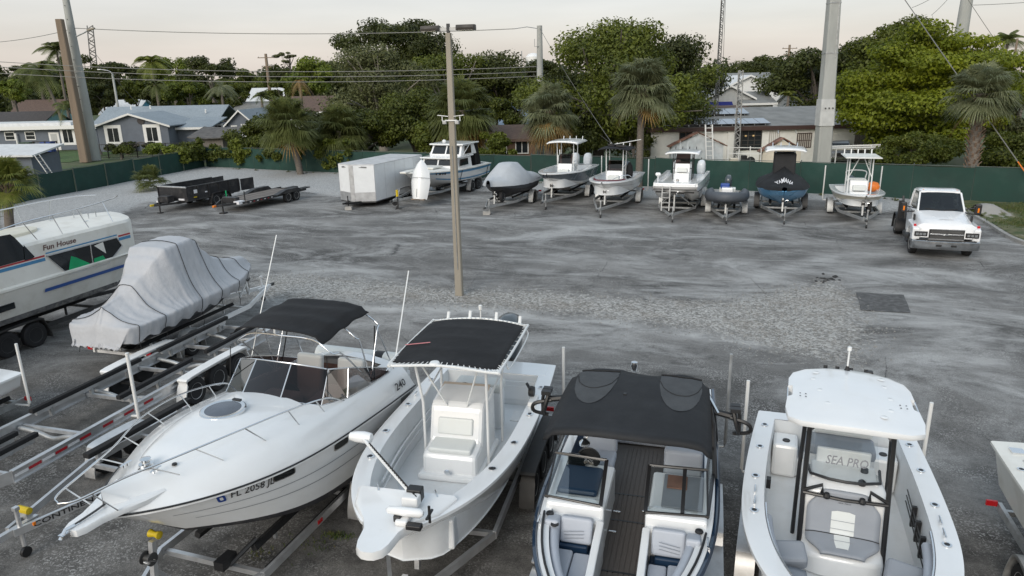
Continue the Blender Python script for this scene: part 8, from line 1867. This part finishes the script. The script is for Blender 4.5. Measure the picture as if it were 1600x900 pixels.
# far trees
FAR = 'far trees on the skyline'
far = [(12, 88, 150, 36, 150, 'dark tree at the far left skyline'), (62, 96, 150, 44, 142, 'dark low tree behind the left coconut palms'), (128, 82, 152, 46, 165, 'dark tree behind the wooden pole'), (188, 92, 152, 44, 150, 'dark tree right of the concrete pole'), (268, 80, 150, 34, 170, 'dark tree behind the yellow green palm'), (330, 80, 150, 54, 158, 'broad dark tree left of the crossarm pole'), (388, 104, 152, 34, 140, 'small tree under the crossarm pole'), (424, 96, 150, 38, 172, 'dark tree right of the crossarm pole'), (486, 84, 168, 40, 128, 'yellow green tree behind the brown roofed house'), (292, 122, 172, 34, 114, 'bright shrubby tree above the grey roof'), (346, 122, 172, 44, 116, 'mid green shrubby tree above the grey roof'), (250, 128, 170, 26, 118, 'dark shrubby tree above the grey gable'), (210, 120, 165, 22, 122, 'shrub between street light and grey roof'), (20, 120, 160, 26, 118, 'yellow green tree at the left edge'), (1182, 82, 150, 38, 155, 'dark tree on the skyline right of the masts'), (1232, 92, 165, 42, 132, 'dark tree behind the distant crossarm pole'), (1148, 96, 150, 30, 165, 'low dark tree behind the tall mast'), (1338, 70, 150, 40, 110, 'dark tree filling the gap right of the pole'), (1552, 84, 170, 60, 105, 'dark tree behind the right coconut palm'), (845, 82, 150, 30, 165, 'dark tree behind the utility pole'), (520, 92, 160, 34, 145, 'dark tree left of the olive tree'), (1118, 150, 185, 16, 92, 'shrub left of the blue awnings'), (1215, 120, 170, 22, 112, 'tree right of the dark house roof'), (160, 130, 170, 24, 112, 'dark bush behind the poles'), (110, 118, 160, 30, 120, 'green tree behind the two left poles'), (440, 120, 165, 26, 118, 'green shrub above the pale roofed bungalow')]
for i, (px, t_, b_, hw, Y, lb) in enumerate(far):
    m = L_YG if 'yellow' in lb or 'bright' in lb else (L_DK if 'dark' in lb else L_MD); tree(lb, px, t_, b_, hw, Y, m, 4200, .62 if Y > 125 else .46, 60+i, 16, name='far_tree', group=FAR, limbs=4)
def pine():
    Y = 175; root = tree('flat topped pine on the skyline left of the olive tree', 452, 78, 100, 22, Y, L_OL, 1400, .6, 99, 9, name='pine_tree', group=FAR, flat=.4, limbs=8)
pine()
def wood():
    rg = random.Random(5); cl = []
    for i in range(260):
        x = rg.uniform(-330, 330); y = rg.uniform(225, 300); hgt = rg.uniform(9, 15); r = rg.uniform(4, 7); cl += [(x, y, hgt-r*.7, r, .8), (x+rg.uniform(-3, 3), y, hgt*.45, r*1.2, .9), (x+rg.uniform(-3, 3), y, 2.5, r*1.2, .7)]
    co, f = leaf_cloud(cl, 110000, 1.9, 7); o = bpy.data.objects.new('far_wood', mesh_np('far_wood', co, f, L_DK)); COL.objects.link(o); tag(o, 'distant belt of dark trees along the horizon', 'woods', kind='stuff')
wood()
# vines over the fence corner
def vines():
    rg = random.Random(8); cl = []
    for i in range(70):
        s = rg.uniform(-3.5, 17); p = (FENCE_A + fdir*s if s > 0 else FENCE_A.lerp(FENCE_L1, -s/22)); cl.append((p.x+rg.uniform(-.2, .2), p.y-rg.uniform(-.3, .35), rg.uniform(1.0, 2.7) if rg.random() < .7 else rg.uniform(.5, 2.0), rg.uniform(.25, .6), .8))
    co, f = leaf_cloud(cl, 9000, .26, 9, .3); o = bpy.data.objects.new('fence_vine', mesh_np('fence_vine', co, f, L_MD)); COL.objects.link(o); tag(o, 'leafy vine spilling over the back corner of the green fence', 'vine', kind='stuff')
    cl = []
    for i in range(60):
        p = FENCE_A + fdir*rg.uniform(0, 60) - V(fdir.y, -fdir.x, 0)*-.5; cl.append((p.x+rg.uniform(-.3, .3), p.y-rg.uniform(.1, .5), .1, rg.uniform(.1, .25), .6))
    co, f = leaf_cloud(cl, 1500, .14, 10, .6); o = bpy.data.objects.new('fence_weeds', mesh_np('fence_weeds', co, f, L_OL)); COL.objects.link(o); tag(o, 'dry weeds growing along the foot of the back fence', 'weeds', kind='stuff')
vines()
# palms
PF_G = leafmat('palm_frond_green', (0.140, 0.158, 0.077), (0.248, 0.268, 0.144), (0.357, 0.365, 0.230), 1.2, .45)
PF_D = leafmat('palm_frond_dark', (0.085, 0.107, 0.029), (0.165, 0.188, 0.060), (0.248, 0.256, 0.104), 1.2, .45)
PF_O = leafmat('palm_frond_dead', (.20, .125, .04), (.30, .19, .065), (.36, .28, .15), 1.5, .25)
PF_Y = leafmat('palm_frond_yellow', (.12, .155, .028), (.20, .225, .045), (.29, .27, .08), 1.2, .3)
BOOT = mat('palm_boots', (.20, .14, .10), .95, var=.4, vscale=7, bump=.8, bscale=14)
PTRUNK = mat('palm_trunk', (.15, .13, .11), .95, var=.3, vscale=5, bump=.6, bscale=16, stretch=(1, 1, 3))
def fan_fronds(c, R, n, seed, e0, e1, nl=34, droop=.85, wid=.034):
    """palmate fronds: stalk from c, blade of narrow leaflets round its end"""
    rg = np.random.default_rng(seed); co, fs = [], []
    for i in range(n):
        az = i*2.399+rg.uniform(-.3, .3); el = math.radians(rg.uniform(e0, e1)); d = np.array([math.cos(az)*math.cos(el), math.sin(az)*math.cos(el), math.sin(el)]); L = R*rg.uniform(.34, .52); side = np.cross(d, [0, 0, 1]); side /= np.linalg.norm(side)+1e-9; upv = np.cross(side, d)
        e = c + d*L - np.array([0, 0, .10*R*(1-max(0, math.sin(el)))]); k = len(co); w = .012*R/1.5
        co += [c-side*w*2, c+side*w*2, e+side*w, e-side*w]; fs.append((k, k+1, k+2, k+3))
        bl = R*rg.uniform(.5, .66)
        for j in range(nl):
            a = lerp(-2.0, 2.0, j/(nl-1)); dir_ = d*math.cos(a)+side*math.sin(a)+upv*.18*abs(math.sin(a)); ln = bl*(1-.25*abs(a)/2)*rg.uniform(.85, 1.1); p1 = e+dir_*ln*.55; p2 = e+dir_*ln; p2 = p2-np.array([0, 0, droop*ln*(.35+.4*rg.random())]); p1 = p1-np.array([0, 0, droop*ln*.06]); wd = np.cross(dir_, upv); wd = wd/(np.linalg.norm(wd)+1e-9)*wid*R
            k = len(co); co += [e, p1+wd*.5, p2, p1-wd*.5]; fs.append((k, k+1, k+2, k+3))
    return np.array(co), np.array(fs)
def add_cloud(root, name, co, f, m): o = bpy.data.objects.new(name, mesh_np(name, co, f, m)); COL.objects.link(o); o.parent = root; return o
def fronds(root, name, n, nl, cf, m):
    k = 4*(nl+1); f = np.arange(k).reshape(-1, 4)
    for i in range(n): add_cloud(root, name, cf[0][i*k:(i+1)*k], f, m)
def sabal(label, px, py, rpx, Y, base_px=None, seed=1, dead=0, m=None, n=80, trunk=True, boots=1.5, tw=.2, r=None):
    c = at(px, py, Y); R = rpx*Y/1110.; bx = at(base_px if base_px is not None else px, py+60, Y).x if base_px is None else base_px; root = thing('sabal_palm', label, 'palm', V(bx, Y, 0), 0, 'sabal palms'); cc = V(c.x-bx, 0, c.z)
    fronds(root, 'frond', n, 34, fan_fronds(np.array(cc), R*1.12, n, seed, -32, 88), m or PF_G)
    if dead: fronds(root, 'dead_frond', dead, 20, fan_fronds(np.array(cc)+np.array([0, 0, -.15*R]), R*1.08, dead, seed+50, -78, -12, 20, .8), PF_O)
    if trunk:
        MB().tube(curve_pts([(0, 0, -.1), (cc.x*.3, 0, cc.z*.35), (cc.x*.8, 0, cc.z*.75), (cc.x, 0, cc.z)], 5), [tw*lerp(1.25, .95, i/15) for i in range(16)], 10).build('trunk', PTRUNK, root, smooth=50)
        if boots > 0:
            q = MB(); rg = random.Random(seed)
            for i in range(int(46*min(2.2, boots/1.2))):
                z = cc.z-boots*(i/(46*min(2.2, boots/1.2)))-.1; a = i*2.4; k = z/max(cc.z, .1); x0 = cc.x*min(1, k); r0 = tw*1.0; d = V(math.cos(a), math.sin(a), 0)
                q.bar(V(x0, 0, z-.12)+d*r0, V(x0, 0, z+.16)+d*(r0+.22*rg.uniform(.5, 1.2)), .11, .03, up=tuple(d))
            q.build('boots', BOOT, root)['kind'] = 'stuff'
    return root
g = G(998, 293); sabal('tall sabal palm standing at the fence in the middle', 1003, 138, 54, 49, g.x, 1, 3, boots=1.4, tw=.21)
g = G(1518, 314); sabal('tall sabal palm standing at the fence behind the white truck', 1533, 146, 53, 41.3, g.x, 2, 2, boots=4.5, tw=.27)
sabal('short sabal palm with orange dead fronds below the utility pole', 858, 172, 46, 54, None, 3, 46, boots=.5, tw=.3)
sabal('skirted sabal palm right of the light pole', 722, 172, 56, 61, None, 4, 40, m=PF_D, boots=0, tw=.3)
g = G(470, 274); sabal('leaning sabal palm behind the car hauler', 450, 192, 48, 60, g.x, 5, 3, boots=1.0, tw=.22, m=PF_D)
sabal('dark sabal palm between car hauler and enclosed trailer', 530, 205, 46, 63, None, 6, 4, m=PF_D, boots=0)
sabal('bushy palm crown at the left edge in front of the fence', 12, 285, 48, 38, None, 7, 0, m=PF_Y, boots=.4, n=46)
sabal('stemless palmetto clump against the left fence', 234, 282, 30, 52, None, 8, 0, m=PF_D, boots=0, trunk=False, n=30)
def coco(label, px, py, rpx, Y, seed, m=None, n=16, droop=1.0, base_dx=0.0):
    c = at(px, py, Y); R = rpx*Y/1110.; root = thing('coconut_palm', label, 'palm', V(c.x+base_dx, Y, 0), 0, 'coconut palms'); rg = np.random.default_rng(seed); co, fs = [], []; cc = np.array([-base_dx, 0, c.z])
    for i in range(n):
        az = i*2.399+rg.uniform(-.2, .2); el = math.radians(rg.uniform(-15, 75)); d = np.array([math.cos(az)*math.cos(el), math.sin(az)*math.cos(el), math.sin(el)]); sd = np.cross(d, [0, 0, 1]); sd /= np.linalg.norm(sd); pv = cc; ns = 22; L = R*rg.uniform(.85, 1.15)
        for j in range(1, ns+1):
            t = j/ns; p = cc+d*L*t-np.array([0, 0, droop*L*.75*t*t]); tg = p-pv; tg /= np.linalg.norm(tg); k = len(co); w = R*.012*(1.3-t); co += [pv-sd*w, pv+sd*w, p+sd*w, p-sd*w]; fs.append((k, k+1, k+2, k+3))
            ll = R*.34*math.sin(PI*min(1, .12+t*.86))**.7
            for s in (-1, 1):
                dr = sd*s*.75+tg*.55-np.array([0, 0, .42]); dr /= np.linalg.norm(dr); k = len(co); wv = tg*R*.022; co += [p-wv, p+wv, p+dr*ll+wv*.2, p+dr*ll-wv*.2]; fs.append((k, k+1, k+2, k+3))
            pv = p
    add_cloud(root, 'crown', np.array(co), np.array(fs), m or PF_G)
    MB().tube(curve_pts([(0, 0, -.1), (-base_dx*.2, 0, c.z*.4), (-base_dx*.7, 0, c.z*.8), (-base_dx, 0, c.z)], 4), [lerp(.24, .13, i/12)*max(1, R/4) for i in range(13)], 8).build('trunk', PTRUNK, root, smooth=50); return root
coco('broad coconut palm at the far left behind the wooden pole', 62, 108, 46, 105, 1, PF_D, 20, base_dx=2.0)
coco('taller coconut palm just left of the wooden pole', 88, 78, 36, 112, 2, PF_D)
coco('yellow green coconut palm above the grey house roof', 236, 96, 34, 118, 3, PF_Y, 18)
coco('small palm in the yard in front of the two left poles', 103, 168, 30, 84, 4, PF_D, 12, base_dx=3.0)
coco('dark palm standing before the blue house', 243, 132, 24, 108, 5, PF_D, 14)
coco('green palm above the pale grey bungalow roof', 345, 135, 26, 106, 6, PF_G, 14)
coco('small palm beside the white roofed house', 408, 150, 20, 100, 7, PF_D, 12)
coco('coconut palm on the right skyline', 1575, 62, 30, 110, 8, PF_D, 20, droop=.7)
coco('yellowing palm frond cluster by the dark tree on the right', 1232, 150, 24, 80, 9, PF_Y, 10)
coco('half dead palm with grey hanging crown behind the fence', 468, 128, 20, 95, 10, PF_O, 12, droop=1.6)
